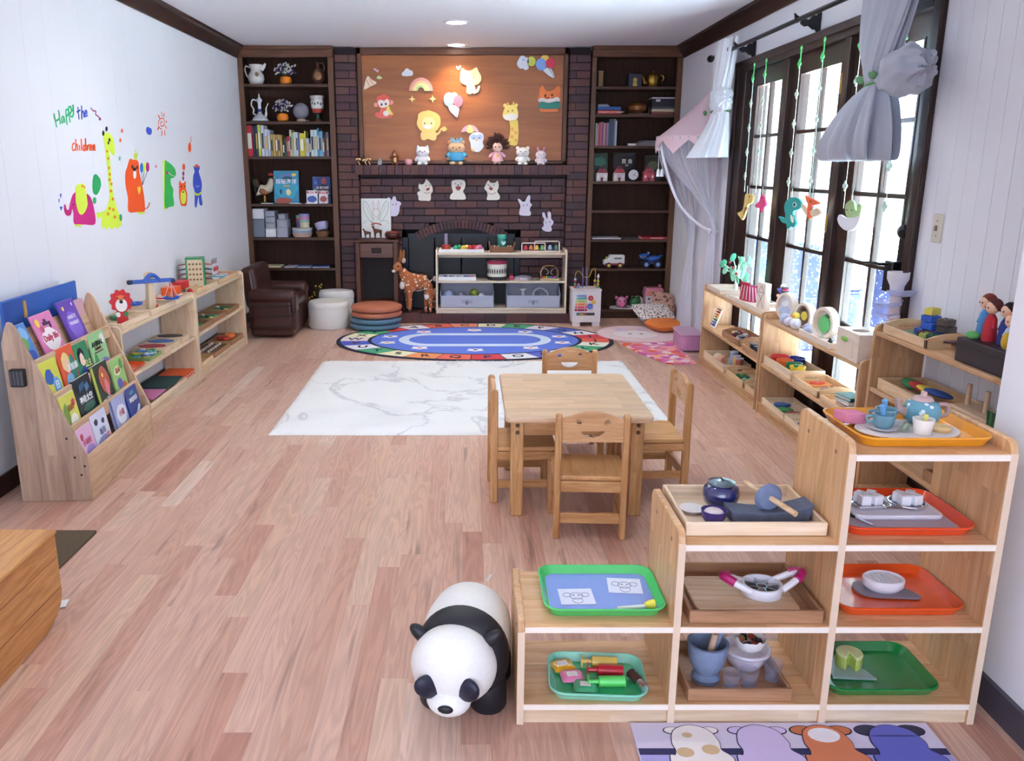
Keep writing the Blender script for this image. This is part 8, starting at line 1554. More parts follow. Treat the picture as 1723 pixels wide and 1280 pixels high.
# flat cut-outs and wall decals: outlines in millimetres in the plane they hang in
DECALS=[
('word_decal','green handwritten wall decal reading Happy','wall decal','wall decals on the left wall','X',-2.057,4494,1604,1,[('letter','22b573','l9',[-97,0,-110,66,-105,32,-56,48,-58,85,-54,16]),('letter','22b573','l9',[-3,57,-26,53,-39,31,-25,27,-4,53,-2,26]),('letter','22b573','l9',[20,18,23,87,47,93,52,77,26,61]),('letter','22b573','l9',[56,31,56,101,81,109,88,91,61,73]),('letter','22b573','l9',[83,116,88,92,108,101,111,123,107,80,88,61,72,65])]),
('word_decal','blue handwritten wall decal reading the','wall decal','wall decals on the left wall','X',-2.057,4706,1656,1,[('letter','3a55c8','l9',[-44,64,-46,0,-45,36,-62,37,-20,49]),('letter','3a55c8','l9',[3,74,-14,2,-3,35,17,45,17,12]),('letter','3a55c8','l9',[30,32,59,40,54,52,35,42,31,20,62,28])]),
('word_decal','orange handwritten wall decal reading children','wall decal','wall decals on the left wall','X',-2.057,4680,1494,1,[('letter','f4581f','l9',[-104,38,-125,32,-137,10,-129,2,-109,6]),('letter','f4581f','l9',[-85,60,-99,0,-90,25,-73,32,-73,1]),('letter','f4581f','l9',[-49,31,-53,2]),('letter','f4581f','l9',[-21,63,-29,2]),('letter','f4581f','l9',[19,31,0,28,-9,8,7,5,24,33,31,68,23,3]),('letter','f4581f','l9',[45,33,41,4,47,25,70,34]),('letter','f4581f','l9',[72,18,99,24,93,35,74,27,74,8,100,12]),('letter','f4581f','l9',[119,35,113,5,119,27,136,36,135,5])]),
('arrow_decal','purple squiggly arrow wall decal beside the word the','wall decal',None,'X',-2.057,4878,1669,1,[('arrow','a0286e','l7',[-57,57,-29,43,6,43,-3,25,25,18,57,2,35,2,56,0,55,12])]),
('elephant_decal','magenta elephant wall decal with a lime ear','wall decal',None,'X',-2.057,4552,1103,1,[('body','c8207c','s',[-167,123,-178,90,-156,66,-112,67,-88,97,-78,72,-81,18,40,8,165,2,177,68,148,146,73,177,5,184,-58,170,-103,125,-124,96,-148,96,-156,117]),('ear','d8ec4a','s',[-21,199,14,220,64,221,94,205,99,143,97,108,57,74,9,61,-22,78,-38,131]),('spot','f4581f','s',[63,209,61,206,57,203,53,202,49,203,47,206,47,210,49,213,52,215,57,216,60,215,63,213]),('spot','f4581f','s',[88,203,86,200,82,197,78,197,74,198,72,200,71,203,73,206,77,208,81,209,85,208,87,206]),('foot','d8ec4a','p',[-77,16,-9,12,-12,0,-80,5]),('eye','701048','l3',[-79,115,-66,120,-58,114])]),
('splash_decal','small blue water splash wall decal by the elephant trunk','wall decal',None,'X',-2.057,4346,1197,1,[('drop','3a55c8','p',[1,80,20,84,6,59]),('drop','3a55c8','p',[-20,56,-9,58,-17,39]),('drop','3a55c8','p',[-15,19,14,19,-5,0])]),
('leaf_decal','large green leaf wall decal above the elephant','wall decal',None,'X',-2.057,4786,1214,1,[('leaf','25a45c','s',[10,159,43,145,62,131,63,99,38,72,-3,48,-44,56,-50,92,-26,146]),('leaf_bud','25a45c','s',[-22,17,-27,8,-36,2,-48,0,-58,3,-64,10,-64,19,-59,28,-50,34,-39,36,-29,33,-22,26])]),
('giraffe_decal','tall lime giraffe wall decal with orange spots','wall decal',None,'X',-2.057,4922,1060,1,[('body','d8ec4a','s',[33,530,100,542,155,516,170,463,154,420,113,427,92,445,83,363,78,231,99,145,133,85,160,17,124,12,94,0,61,12,15,1,-21,17,-59,6,-89,22,-123,20,-109,77,-159,73,-169,103,-120,103,-50,113,0,149,29,204,36,326,34,446]),('horn','181818','s',[44,538,40,530,34,525,26,523,20,524,16,529,16,537,20,544,26,550,34,552,40,550,44,545]),('horn','181818','s',[94,564,90,557,84,552,77,550,70,552,66,556,66,562,70,569,76,574,83,576,90,575,94,570]),('eye','181818','s',[116,504,113,498,108,494,102,493,96,494,93,498,92,503,95,508,101,512,107,513,112,512,116,509]),('eye','181818','s',[93,486,90,481,86,478,81,477,77,478,74,481,74,486,77,490,81,494,86,495,90,494,93,491]),('spot','e08a1e','s',[65,439,62,435,57,432,51,431,46,432,42,435,42,439,44,443,49,446,55,447,61,446,64,443]),('spot','e08a1e','s',[73,400,71,396,66,393,60,392,54,393,51,396,50,400,53,404,58,407,64,409,69,408,73,404]),('spot','e08a1e','s',[67,347,64,343,59,340,53,339,48,340,44,343,44,347,46,351,51,354,57,355,63,354,67,351]),('spot','e08a1e','s',[70,312,67,307,62,304,56,303,50,304,47,307,46,312,49,316,54,319,60,320,66,319,69,316]),('spot','e08a1e','s',[57,281,55,276,50,273,43,272,38,274,34,277,34,281,37,285,42,288,48,289,53,288,57,285]),('spot','e08a1e','s',[77,257,74,253,69,250,63,249,58,250,54,253,54,257,56,261,61,264,67,265,73,264,77,261]),('spot','e08a1e','s',[60,217,57,213,52,210,46,209,41,211,37,214,37,218,39,222,44,225,50,226,56,225,60,222]),('spot','e08a1e','s',[75,171,72,167,67,164,61,163,55,165,51,168,51,172,54,176,59,179,65,180,70,179,74,176]),('spot','e08a1e','s',[19,120,16,115,11,113,5,112,0,113,-4,116,-4,121,-2,125,3,128,9,128,15,127,18,124]),('spot','e08a1e','s',[66,111,64,106,59,104,52,103,47,104,43,107,43,112,45,116,51,119,57,120,62,118,66,115]),('spot','e08a1e','s',[-14,91,-17,87,-22,84,-28,83,-33,85,-36,88,-37,92,-34,96,-29,99,-23,100,-18,98,-15,95]),('spot','e08a1e','s',[75,69,72,65,67,62,61,61,55,63,52,66,51,70,54,74,59,77,65,78,71,77,74,73])]),
('star_decal','orange star wall decal right of the giraffe head,upper of two','wall decal',None,'X',-2.057,5226,1608,1,[('star','f4581f','p',[3,31,6,20,22,20,8,13,9,1,-3,7,-18,0,-10,12,-21,18,-5,20])]),
('star_decal','orange star wall decal right of the giraffe head,lower of two','wall decal',None,'X',-2.057,5188,1553,1,[('star','f4581f','p',[2,29,5,19,21,19,7,12,8,1,-4,7,-18,0,-11,11,-22,17,-6,18])]),
('star_decal','green star wall decal beside the giraffe neck','wall decal',None,'X',-2.057,5151,1447,1,[('star','22b59a','p',[3,31,6,20,21,20,7,12,8,0,-3,7,-18,0,-11,12,-21,19,-6,20])]),
('star_decal','tiny pink star wall decal between bear and dinosaur','wall decal',None,'X',-2.057,5740,1406,1,[('star','e06080','p',[3,25,6,16,21,15,7,9,9,0,-2,5,-17,0,-10,9,-20,15,-5,16])]),
('sprout_decal','small green sprout wall decal at the giraffe foot','wall decal',None,'X',-2.057,5078,1098,1,[('leaf','25a45c','s',[20,20,14,10,5,3,-5,0,-14,4,-20,12,-20,23,-14,33,-5,40,5,43,15,39,20,31])]),
('bear_decal','big orange bear wall decal with a lime crown','wall decal',None,'X',-2.057,5380,1123,1,[('body','f4581f','s',[-126,291,-88,329,-59,339,-34,333,28,332,62,314,57,261,78,199,97,116,98,53,77,14,-60,17,-177,27,-163,104,-181,183,-167,252]),('crown','d8ec4a','p',[-3,337,-5,374,14,360,30,402,37,365,64,377,35,335]),('muzzle','ffffff','s',[2,249,-5,234,-17,223,-30,219,-41,223,-47,234,-47,249,-40,264,-28,275,-15,279,-4,275,2,264]),('eye','181818','s',[-39,291,-42,285,-48,280,-55,278,-62,280,-65,285,-65,291,-62,298,-56,302,-49,304,-43,302,-39,298]),('eye','181818','s',[36,287,33,282,28,278,22,276,17,278,14,282,14,287,17,293,22,297,28,298,33,297,36,293]),('nose','181818','s',[3,275,-2,270,-12,266,-24,264,-36,266,-44,270,-46,275,-41,281,-31,285,-19,286,-7,285,1,281]),('heart','f6d23c','s',[17,123,0,154,9,170,24,164,43,171,50,156]),('foot','d8ec4a','p',[-32,17,76,12,73,0,-35,5]),('tail','c83c14','l4',[87,30,144,38,180,66])]),
('balloon_decal','three balloon wall decal in blue,lime and magenta','wall decal',None,'X',-2.057,5532,1301,1,[('string','181818','l2',[-53,83,-65,0]),('string','181818','l2',[-12,85,-65,0]),('string','181818','l2',[40,84,-65,0]),('balloon','2c7cd0','s',[-27,106,-34,91,-46,80,-60,77,-72,81,-78,91,-78,106,-71,121,-59,132,-45,136,-33,132,-27,121]),('balloon','d8ec4a','s',[17,112,11,97,0,86,-13,83,-23,86,-29,97,-28,111,-22,126,-11,137,2,140,12,137,18,126]),('balloon','c8207c','s',[79,112,72,97,59,86,45,82,33,86,26,97,26,112,33,126,46,137,60,141,72,137,79,126])]),
('dinosaur_decal','green dinosaur wall decal with a pink cheek','wall decal',None,'X',-2.057,5961,1135,1,[('back_edge','d8ec4a','p',[-85,324,-38,318,-122,9,-85,2,-151,0]),('body','35b455','s',[-49,313,4,314,90,292,151,258,148,218,92,204,39,199,39,156,76,127,59,87,62,18,-32,11,-125,12,-94,159]),('cheek','c8306c','s',[-1,239,-6,232,-16,227,-28,226,-39,228,-46,233,-48,239,-43,246,-33,251,-21,252,-10,251,-3,246]),('eye','181818','l4',[8,289,5,276]),('smile','ffffff','l3',[3,242,56,224,140,214])]),
('fox_decal','small orange fox wall decal between dinosaur and blue bear','wall decal',None,'X',-2.057,6238,1140,1,[('body','f4581f','s',[-60,177,-20,161,31,160,76,174,70,121,89,73,52,2,-9,0,-63,7,-88,67]),('belly','d8ec4a','s',[58,59,44,35,16,17,-17,12,-47,20,-65,39,-67,64,-52,88,-25,105,8,111,38,104,56,85]),('eye','181818','s',[-19,135,-22,132,-26,129,-32,128,-37,130,-41,132,-41,136,-39,139,-34,142,-28,143,-23,141,-20,139]),('eye','181818','s',[59,136,57,132,52,130,46,129,41,130,37,133,37,136,39,140,44,143,50,143,55,142,58,140]),('nose','181818','s',[15,97,12,93,6,91,-1,90,-8,91,-13,94,-14,97,-11,101,-5,103,2,104,9,103,14,100])]),
('flame_decal','tiny orange and purple puff wall decal above the fox','wall decal',None,'X',-2.057,6290,1319,1,[('puff','f4581f','s',[42,95,35,83,22,74,6,71,-8,74,-17,83,-18,95,-11,106,2,115,18,118,32,115,41,106]),('puff','a0286e','s',[11,47,6,40,-4,34,-15,32,-26,34,-32,40,-33,48,-29,55,-19,61,-7,63,3,61,10,55]),('puff','a0286e','s',[-5,14,-9,7,-17,2,-27,0,-36,2,-41,8,-42,15,-38,22,-30,27,-20,29,-11,27,-6,21])]),
('blue_bear_decal','blue bear wall decal with orange cap and lime belt','wall decal',None,'X',-2.057,6590,1122,1,[('body','3a55c8','s',[-66,300,-36,292,46,294,73,302,85,282,53,257,91,207,108,156,71,93,84,10,16,11,-1,77,-61,0,-104,8,-82,110,-109,160,-85,227,-45,258]),('belt','d8ec4a','s',[-83,108,-9,93,110,115,70,91,-13,78,-80,88]),('cap','f4581f','s',[-34,300,10,312,64,300,20,287]),('smile','ffffff','l3',[-45,159,-8,143,36,155])]),
('sun_decal','orange spiral sun wall decal','wall decal',None,'X',-2.057,5924,1616,1,[('spiral','f4581f','l7',[6,95,-21,88,-32,72,-8,64,33,73,52,98,31,116,-28,111,-66,86,-62,54,-13,45]),('ray','f4581f','l6',[10,160,15,130]),('ray','f4581f','l6',[60,152,40,127]),('ray','f4581f','l6',[73,101,98,96]),('ray','f4581f','l6',[52,70,80,53]),('ray','f4581f','l6',[35,42,35,5]),('ray','f4581f','l6',[-16,34,-31,0]),('ray','f4581f','l6',[-74,54,-97,37]),('ray','f4581f','l6',[-61,132,-40,114])]),
('cloud_decal','small blue cloud wall decal','wall decal',None,'X',-2.057,5668,1615,1,[('cloud','3a55c8','s',[-50,24,-33,45,-2,49,14,44,43,41,51,23,28,3,-3,0,-31,5])]),
('drop_decal','small orange drop wall decal with squiggle','wall decal',None,'X',-2.057,6491,1520,1,[('drop','f4581f','s',[15,36,6,18,-10,5,-29,0,-45,4,-55,17,-55,34,-46,51,-30,65,-11,70,5,66,15,53]),('squiggle','c83030','l3',[-4,68,32,88,12,99,55,115])]),
('party_cone_cutout','cream striped party cone cutout on the wood panel','wall cutout','cutout decorations on the wood panel','Y',8.1,-881,2106,8,[('cone','f6dcc4','s',[-26,114,15,84,60,56,0,24,-45,0,-60,9]),('stripe','d89070','l6',[-33,84,-7,28]),('stripe','d89070','l6',[-7,96,25,42])]),
('butterfly_cutout','tiny pink butterfly cutout above the party cone','wall cutout','cutout decorations on the wood panel','Y',8.1,-825,2255,6,[('wings','f4c8dc','s',[-21,30,-5,33,4,24,21,18,21,3,6,0,-4,12,-18,18]),('body','a04060','l3',[-6,31,11,5])]),
('leaf_cutout','small green sprout cutout beside the party cone','wall cutout','cutout decorations on the wood panel','Y',8.1,-796,2195,6,[('leaf','c4d494','s',[-27,13,-14,25,-1,31,11,22,26,10,13,0,-14,0])]),
('cloud_cutout','white cloud cutout above the rainbow','wall cutout','cutout decorations on the wood panel','Y',8.1,-540,2220,8,[('cloud','f0f4ff','s',[-52,14,-45,33,-32,41,-17,62,6,66,23,52,43,47,52,26,43,6,-5,0,-43,3])]),
('rainbow_cutout','pastel rainbow cutout on the wood panel','wall cutout','cutout decorations on the wood panel','Y',8.1,-418,2092,8,[('band','f2a89a','p',[108,0,106,26,98,51,85,73,68,91,48,105,25,114,1,117,-23,114,-46,105,-67,91,-84,73,-98,51,-106,26,-109,0,-84,0,-82,20,-75,39,-65,56,-51,70,-36,81,-18,87,1,90,19,87,37,81,52,70,65,56,75,39,81,20,83,0]),('band','f6cf9c','p',[83,0,81,20,75,39,65,56,52,70,37,81,19,87,1,90,-18,87,-36,81,-51,70,-65,56,-75,39,-82,20,-84,0,-64,0,-62,15,-57,29,-49,42,-39,53,-27,61,-14,66,0,68,14,66,28,61,40,53,49,42,57,29,61,15,63,0]),('band','f4ec9c','p',[63,0,61,15,57,29,49,42,40,53,28,61,14,66,0,68,-14,66,-27,61,-39,53,-49,42,-57,29,-62,15,-64,0,-49,0,-47,11,-43,22,-38,32,-30,40,-21,47,-11,50,0,52,11,50,21,47,30,40,37,32,43,22,46,11,48,0]),('band','c8e09c','p',[48,0,46,11,43,22,37,32,30,40,21,47,11,50,0,52,-11,50,-21,47,-30,40,-38,32,-43,22,-47,11,-49,0,-31,0,-30,7,-28,14,-24,20,-19,25,-13,29,-7,32,0,33,7,32,13,29,19,25,23,20,27,14,29,7,30,0])]),
('sparkle_cutout','gold four pointed sparkle cutout below the rainbow,left one','wall cutout','cutout decorations on the wood panel','Y',8.1,-500,1989,6,[('star','f2dc90','p',[0,63,9,41,30,32,8,23,-1,0,-10,23,-31,32,-9,41])]),
('sparkle_cutout','gold four pointed sparkle cutout below the rainbow,right one','wall cutout','cutout decorations on the wood panel','Y',8.1,-310,1989,6,[('star','f2dc90','p',[0,68,9,44,32,34,9,24,-1,0,-10,24,-33,34,-10,44])]),
('monkey_cutout','red monkey cutout holding a banana','wall cutout','cutout decorations on the wood panel','Y',8.1,-763,1850,10,[('tail','e8685c','s',[-79,21,-80,47,-57,60,-40,45,-28,23,-46,6]),('body','ea6f60','s',[-26,84,22,94,66,69,85,45,82,21,46,6,-24,0,-49,15,-42,51]),('ear','f0a090','s',[-53,120,-56,110,-62,103,-71,101,-80,103,-87,110,-89,120,-86,130,-79,137,-70,139,-62,137,-55,130]),('ear','f0a090','s',[89,142,87,132,80,124,71,121,62,124,56,132,54,142,57,152,63,160,72,162,81,160,87,152]),('head','e8604f','s',[-62,154,-58,190,-23,205,3,219,25,205,56,188,64,154,55,118,22,96,-16,86,-54,106]),('face','fdeee6','s',[-53,132,-42,160,-17,164,5,154,31,172,52,154,51,120,23,101,-22,96]),('eye','202020','s',[-9,123,-10,117,-13,113,-18,112,-22,113,-25,117,-26,123,-25,128,-22,132,-17,133,-13,132,-10,128]),('eye','202020','s',[30,127,28,122,25,118,20,117,16,118,13,122,12,127,13,133,16,137,21,138,25,137,28,133]),('banana','f2da6a','s',[29,106,46,118,58,81,72,57,85,39,69,33,44,39,24,69]),('belly','fdeee6','s',[49,45,45,33,35,24,21,21,7,24,-3,33,-7,45,-3,57,8,66,22,69,36,66,46,57])]),
('lion_cutout','yellow lion cutout with a fluffy mane and long tail','wall cutout','cutout decorations on the wood panel','Y',8.1,-322,1655,10,[('tail','f0c878','s',[30,59,62,75,75,100,96,116,120,125,139,106,133,88,107,81,86,94,78,69,47,45]),('body','f4d084','s',[-91,81,30,81,43,32,26,0,-9,5,-41,14,-73,0,-101,20]),('mane','f6cf78','s',[-130,191,-121,234,-89,255,-57,261,-25,267,13,255,48,240,76,210,81,167,73,128,50,94,11,75,-40,67,-91,81,-123,112,-139,152]),('face','fbe3a6','s',[-90,167,-64,204,-13,206,22,185,32,143,11,106,-33,94,-72,103,-90,130]),('eye','202020','s',[-58,152,-59,149,-61,147,-65,146,-68,147,-70,149,-71,152,-70,155,-68,158,-65,158,-61,158,-59,155]),('eye','202020','s',[2,152,1,149,-2,147,-5,146,-8,147,-10,149,-11,152,-10,155,-8,158,-5,158,-1,158,1,155]),('muzzle','ffffff','s',[-6,121,-11,112,-23,106,-40,103,-56,106,-68,112,-73,121,-68,129,-56,135,-39,138,-23,135,-11,129])]),
('balloon_cutout','blue and pink balloon bunch cutout in the middle of the panel','wall cutout','cutout decorations on the wood panel','Y',8.1,-122,1859,8,[('tail','f4f4ff','s',[-47,115,17,106,52,85,49,42,35,0,4,24,-32,60]),('balloon','f8e6b0','s',[43,184,39,164,27,150,10,145,-6,150,-18,164,-22,184,-18,203,-6,217,11,222,27,217,39,203]),('balloon','a4c4f0','s',[8,159,1,129,-16,107,-41,99,-65,107,-82,129,-88,159,-82,190,-64,212,-40,220,-16,212,2,190]),('balloon','e48298','s',[88,145,82,120,66,101,44,94,23,101,7,120,2,145,7,170,23,189,45,196,66,189,82,170]),('string','404060','l3',[44,91,16,60,35,2])]),
('bird_cutout','tiny white bird cutout above the cat','wall cutout','cutout decorations on the wood panel','Y',8.1,-73,2273,6,[('bird','fbfaf6','s',[-21,36,-6,27,16,41,21,23,0,0,-16,12])]),
('cat_cutout','cream cat cutout under the downlight','wall cutout','cutout decorations on the wood panel','Y',8.1,36,2064,10,[('tail','fbeecb','s',[36,36,59,42,67,66,86,74,84,48,68,18,42,10]),('body','f4e6c0','s',[-30,84,30,84,46,36,42,3,17,10,1,0,-34,10,-35,48]),('head','f4dfa4','s',[-80,224,-40,205,4,205,54,232,73,197,96,156,93,114,61,84,4,74,-52,82,-90,108,-95,156]),('patch','f4cf80','s',[17,167,26,197,42,173,36,156]),('eye','604020','l3',[-40,141,-27,148,-15,141]),('eye','604020','l3',[17,141,29,148,42,141])]),
('flower_cutout','white cloud flower cutout beside the green balloon','wall cutout','cutout decorations on the wood panel','Y',8.1,516,2271,8,[('petals','eef2ff','s',[-41,97,-25,121,1,124,21,112,44,105,57,79,45,49,52,20,23,0,2,14,-27,14,-53,38,-56,67]),('eye','304080','s',[7,88,6,85,4,83,2,82,-1,83,-3,85,-3,88,-3,91,-1,93,2,94,4,93,6,91]),('eye','304080','s',[43,73,43,70,41,68,38,67,36,68,34,70,33,73,34,76,36,78,38,79,41,78,43,76])]),
('ball_cutout','lime round balloon cutout beside the white flower','wall cutout','cutout decorations on the wood panel','Y',8.1,590,2304,8,[('balloon','d2da5a','s',[38,42,34,21,20,6,1,0,-18,6,-32,21,-37,42,-32,64,-19,79,0,85,19,79,33,64])]),
('balloon_cutout','red,blue and yellow balloon bunch cutout at upper right of panel','wall cutout','cutout decorations on the wood panel','Y',8.1,718,2201,8,[('tail','f0f4ff','s',[-18,72,32,96,64,66,84,4,40,19,1,48]),('balloon','f0d060','s',[35,163,30,144,16,130,-4,125,-24,130,-39,144,-45,163,-40,182,-26,196,-6,201,14,196,29,182]),('balloon','86aef0','s',[9,119,3,93,-14,74,-38,67,-62,74,-80,93,-87,119,-81,145,-64,164,-40,171,-16,164,2,145]),('balloon','d43050','s',[86,130,81,108,66,91,45,85,23,91,7,108,1,130,6,152,21,169,42,175,64,169,80,152]),('string','303050','l3',[29,90,58,48,82,0])]),
('fox_cutout','orange fox cutout with a green scarf','wall cutout','cutout decorations on the wood panel','Y',8.1,757,1910,10,[('body','e8783c','s',[-81,34,-50,46,52,46,84,21,78,2,2,0,-77,2]),('head','ee7c3c','s',[-73,220,-56,228,-28,184,33,188,66,220,87,228,101,196,98,130,101,94,64,72,0,67,-70,76,-104,100,-92,142,-88,190]),('cheeks','fdf2e6','s',[-102,100,-64,124,-13,108,5,136,25,112,75,130,101,100,64,72,0,67,-69,75]),('scarf','2f8478','s',[-88,70,-63,89,0,77,76,92,104,72,100,34,27,24,-49,24,-90,40]),('eye','202020','s',[-27,140,-27,133,-30,127,-34,125,-38,127,-41,133,-42,140,-41,147,-38,152,-35,154,-31,152,-28,147]),('eye','202020','s',[38,147,37,143,33,141,28,140,23,141,19,143,18,147,19,151,22,153,27,154,33,153,36,151]),('nose','c02820','s',[12,122,10,118,4,115,-3,114,-11,115,-16,118,-19,122,-17,125,-11,128,-4,129,4,128,10,125])]),
('giraffe_cutout','yellow giraffe cutout with a long spotted neck','wall cutout','cutout decorations on the wood panel','Y',8.1,406,1611,10,[('neck','f4d56c','s',[-9,235,59,235,73,162,74,76,59,0,-17,17,-5,89,-1,162]),('horn','f0c860','l14',[-29,381,-19,345]),('horn','f0c860','l14',[29,386,19,351]),('ear','f4d878','s',[-35,354,-38,346,-43,340,-52,337,-60,340,-66,346,-68,354,-66,363,-60,369,-52,371,-44,369,-38,363]),('ear','f4d878','s',[67,357,65,348,59,342,51,340,43,342,37,348,34,357,36,365,42,371,51,374,59,371,65,365]),('head','f6dc7c','s',[-54,333,-29,354,28,357,58,333,71,272,55,233,4,221,-47,229,-73,266]),('muzzle','fdf6ea','s',[-69,260,-34,278,29,282,69,266,55,233,4,221,-47,229]),('eye','302010','l4',[-31,311,-16,303,-31,296]),('eye','302010','l4',[25,316,10,308,25,301]),('spot','e8a860','s',[34,144,32,135,26,129,18,127,11,129,5,135,3,144,5,152,10,159,18,161,26,159,31,152]),('spot','e8a860','s',[66,113,64,105,58,98,51,96,43,98,37,105,35,113,37,122,43,128,50,130,58,128,64,122]),('spot','e8a860','s',[31,76,29,68,23,61,15,59,8,61,2,68,0,76,2,85,7,91,15,93,23,91,28,85]),('spot','e8a860','s',[64,45,63,38,58,33,52,31,45,33,41,38,39,45,40,53,45,58,51,60,58,58,63,53])]),
('penguin_cutout','white and blue penguin cutout under a pastel umbrella','wall cutout','cutout decorations on the wood panel','Y',8.1,56,1551,10,[('umbrella','f4b8c8','s',[-105,179,-85,216,-53,237,-24,244,17,232,45,207,55,179,17,188,-24,171,-62,185]),('umbrella_panel','f4e890','s',[-50,179,-47,216,-24,244,-1,216,4,179,-24,171]),('body','e8f0fc','s',[-28,142,4,173,55,179,94,163,104,124,94,87,104,50,75,13,49,0,4,10,-15,37,-19,81,-32,112]),('hood','b8ccec','s',[-19,136,4,158,43,149,74,161,94,136,75,109,36,118,-2,109]),('beak','f4b860','s',[23,114,49,114,36,97]),('foot','f2c880','s',[20,19,18,13,12,9,4,8,-3,9,-9,13,-11,19,-9,24,-3,29,4,30,12,29,18,24]),('eye','202020','s',[16,124,15,121,13,119,11,118,8,119,6,121,5,124,6,127,8,129,11,130,13,129,15,127]),('eye','202020','s',[67,126,66,123,64,121,62,120,59,121,57,123,57,126,57,129,59,132,62,133,64,132,66,129])]),
('dog_cutout','white laughing puppy cutout on the bricks,left of three','wall cutout','white animal cutouts on the brick chimney breast','Y',8.105,-392,1108,10,[('body','ece6d8','s',[-53,161,-41,149,-8,158,12,196,35,180,66,136,73,85,56,60,51,3,-3,0,-58,5,-62,41,-74,66,-61,85,-41,92,-60,117]),('mouth','8c2c34','s',[11,107,44,122,39,98,21,92]),('eye','202020','s',[16,136,16,134,14,132,11,131,9,132,7,134,6,136,7,139,9,141,11,141,14,141,16,139]),('eye','202020','s',[53,140,52,137,50,136,48,135,45,136,43,137,42,140,43,143,45,144,48,145,50,144,52,143]),('collar','a03040','l4',[-9,77,23,69,52,79])]),
('dog_cutout','white laughing puppy cutout on the bricks,middle one of three','wall cutout','white animal cutouts on the brick chimney breast','Y',8.105,-82,1117,10,[('body','ece6d8','s',[-58,165,-39,178,7,184,55,178,72,146,65,108,49,76,68,45,72,4,0,0,-71,6,-68,45,-46,70,-58,115]),('mouth','8c2c34','s',[-19,121,26,121,23,96,3,85,-16,98]),('nose','202020','s',[11,134,9,130,7,128,3,127,-1,128,-4,130,-5,134,-4,137,-1,139,3,140,7,139,9,137]),('eye','202020','s',[-17,146,-17,144,-19,142,-22,141,-25,142,-26,144,-27,146,-26,149,-25,151,-22,151,-19,151,-17,149]),('eye','202020','s',[38,146,37,144,35,142,33,141,30,142,28,144,27,146,28,149,30,151,33,151,35,151,37,149])]),
('dog_cutout','white laughing puppy cutout on the bricks,right of three','wall cutout','white animal cutouts on the brick chimney breast','Y',8.105,242,1113,10,[('body','ece6d8','s',[-64,138,-38,182,-15,160,27,160,50,178,61,125,47,80,64,55,73,30,61,4,2,0,-50,4,-44,42,-51,80,-74,106]),('mouth','8c2c34','s',[-31,115,4,115,-1,94,-22,94]),('nose','202020','s',[-11,125,-12,122,-14,120,-17,120,-20,120,-23,122,-24,125,-23,127,-21,129,-17,130,-14,129,-12,127]),('eye','202020','s',[-30,138,-31,135,-33,133,-35,132,-38,133,-40,135,-41,138,-40,140,-38,142,-36,143,-33,142,-31,140]),('eye','202020','s',[22,138,21,135,19,133,16,132,14,133,12,135,11,138,12,140,14,142,16,143,19,142,21,140]),('collar','a03040','l4',[-40,68,-5,55,34,72])]),
('bunny_cutout','white rabbit cutout half behind the framed drawing','wall cutout','white animal cutouts on the brick chimney breast','Y',8.105,-684,964,10,[('body','e2dcec','s',[-62,169,-42,171,-24,150,-7,183,15,178,23,144,52,137,68,113,53,94,47,44,24,4,-21,0,-52,19,-68,69,-50,106]),('eye','604858','s',[-7,106,-8,103,-10,101,-12,100,-15,101,-17,103,-17,106,-16,109,-14,112,-12,113,-9,112,-8,109]),('eye','604858','s',[25,113,24,109,22,107,20,106,17,107,15,109,15,113,16,116,17,118,20,119,23,118,24,116])]),
('bunny_cutout','white rabbit cutout with upright ears,upper right of bricks','wall cutout','white animal cutouts on the brick chimney breast','Y',8.105,552,968,10,[('body','e2dcec','s',[-68,152,-52,155,-26,133,0,133,18,171,37,192,50,177,47,127,68,102,55,84,46,52,59,27,49,2,2,0,-49,8,-50,52,-42,84,-51,115]),('eye','604858','s',[-7,96,-8,93,-10,91,-12,90,-15,91,-17,93,-18,96,-17,99,-15,101,-13,102,-10,101,-8,99]),('eye','604858','s',[27,102,26,99,24,97,22,96,19,97,17,99,17,102,17,105,19,108,22,109,24,108,26,105])]),
('bunny_cutout','white rabbit cutout with long ears,lowest on the right','wall cutout','white animal cutouts on the brick chimney breast','Y',8.105,772,819,10,[('body','e2dcec','s',[-53,176,-34,179,-13,126,-1,132,-5,176,11,189,28,170,32,120,55,95,46,63,31,50,41,19,22,0,-30,6,-56,31,-37,57,-42,88,-32,113,-51,145]),('eye','604858','s',[-14,86,-14,83,-16,80,-19,79,-21,80,-23,83,-24,86,-23,89,-21,91,-19,92,-16,91,-14,89]),('eye','604858','s',[25,91,24,88,22,85,20,84,17,85,15,88,15,91,15,94,17,96,19,97,22,96,24,94])]),
('dinosaur_ornament','yellow felt dinosaur hanging in front of the far glass door','ornament','felt dinosaurs hanging at the french doors','X',1.87,-5712,1066,10,[('body','e6c878','s',[-16,168,43,175,123,175,140,142,118,118,60,108,31,79,14,47,-15,14,-49,0,-92,17,-140,31,-139,46,-89,54,-42,72,-28,116]),('eye','303030','s',[83,159,82,157,79,155,73,154,67,155,62,156,60,159,61,161,65,163,70,164,76,163,81,162]),('belly','8a6a3a','s',[4,86,42,84,13,51,-21,37])]),
('dinosaur_ornament','pink felt dinosaur hanging in front of the far glass door','ornament','felt dinosaurs hanging at the french doors','X',1.87,-5419,1136,10,[('body','e04a80','s',[-14,96,12,108,41,97,82,66,98,44,47,31,26,0,-6,21,-80,25,-98,40,-39,61]),('eye','303030','s',[25,90,25,88,22,86,18,86,13,86,9,87,8,89,9,91,11,92,16,93,20,93,24,91])]),
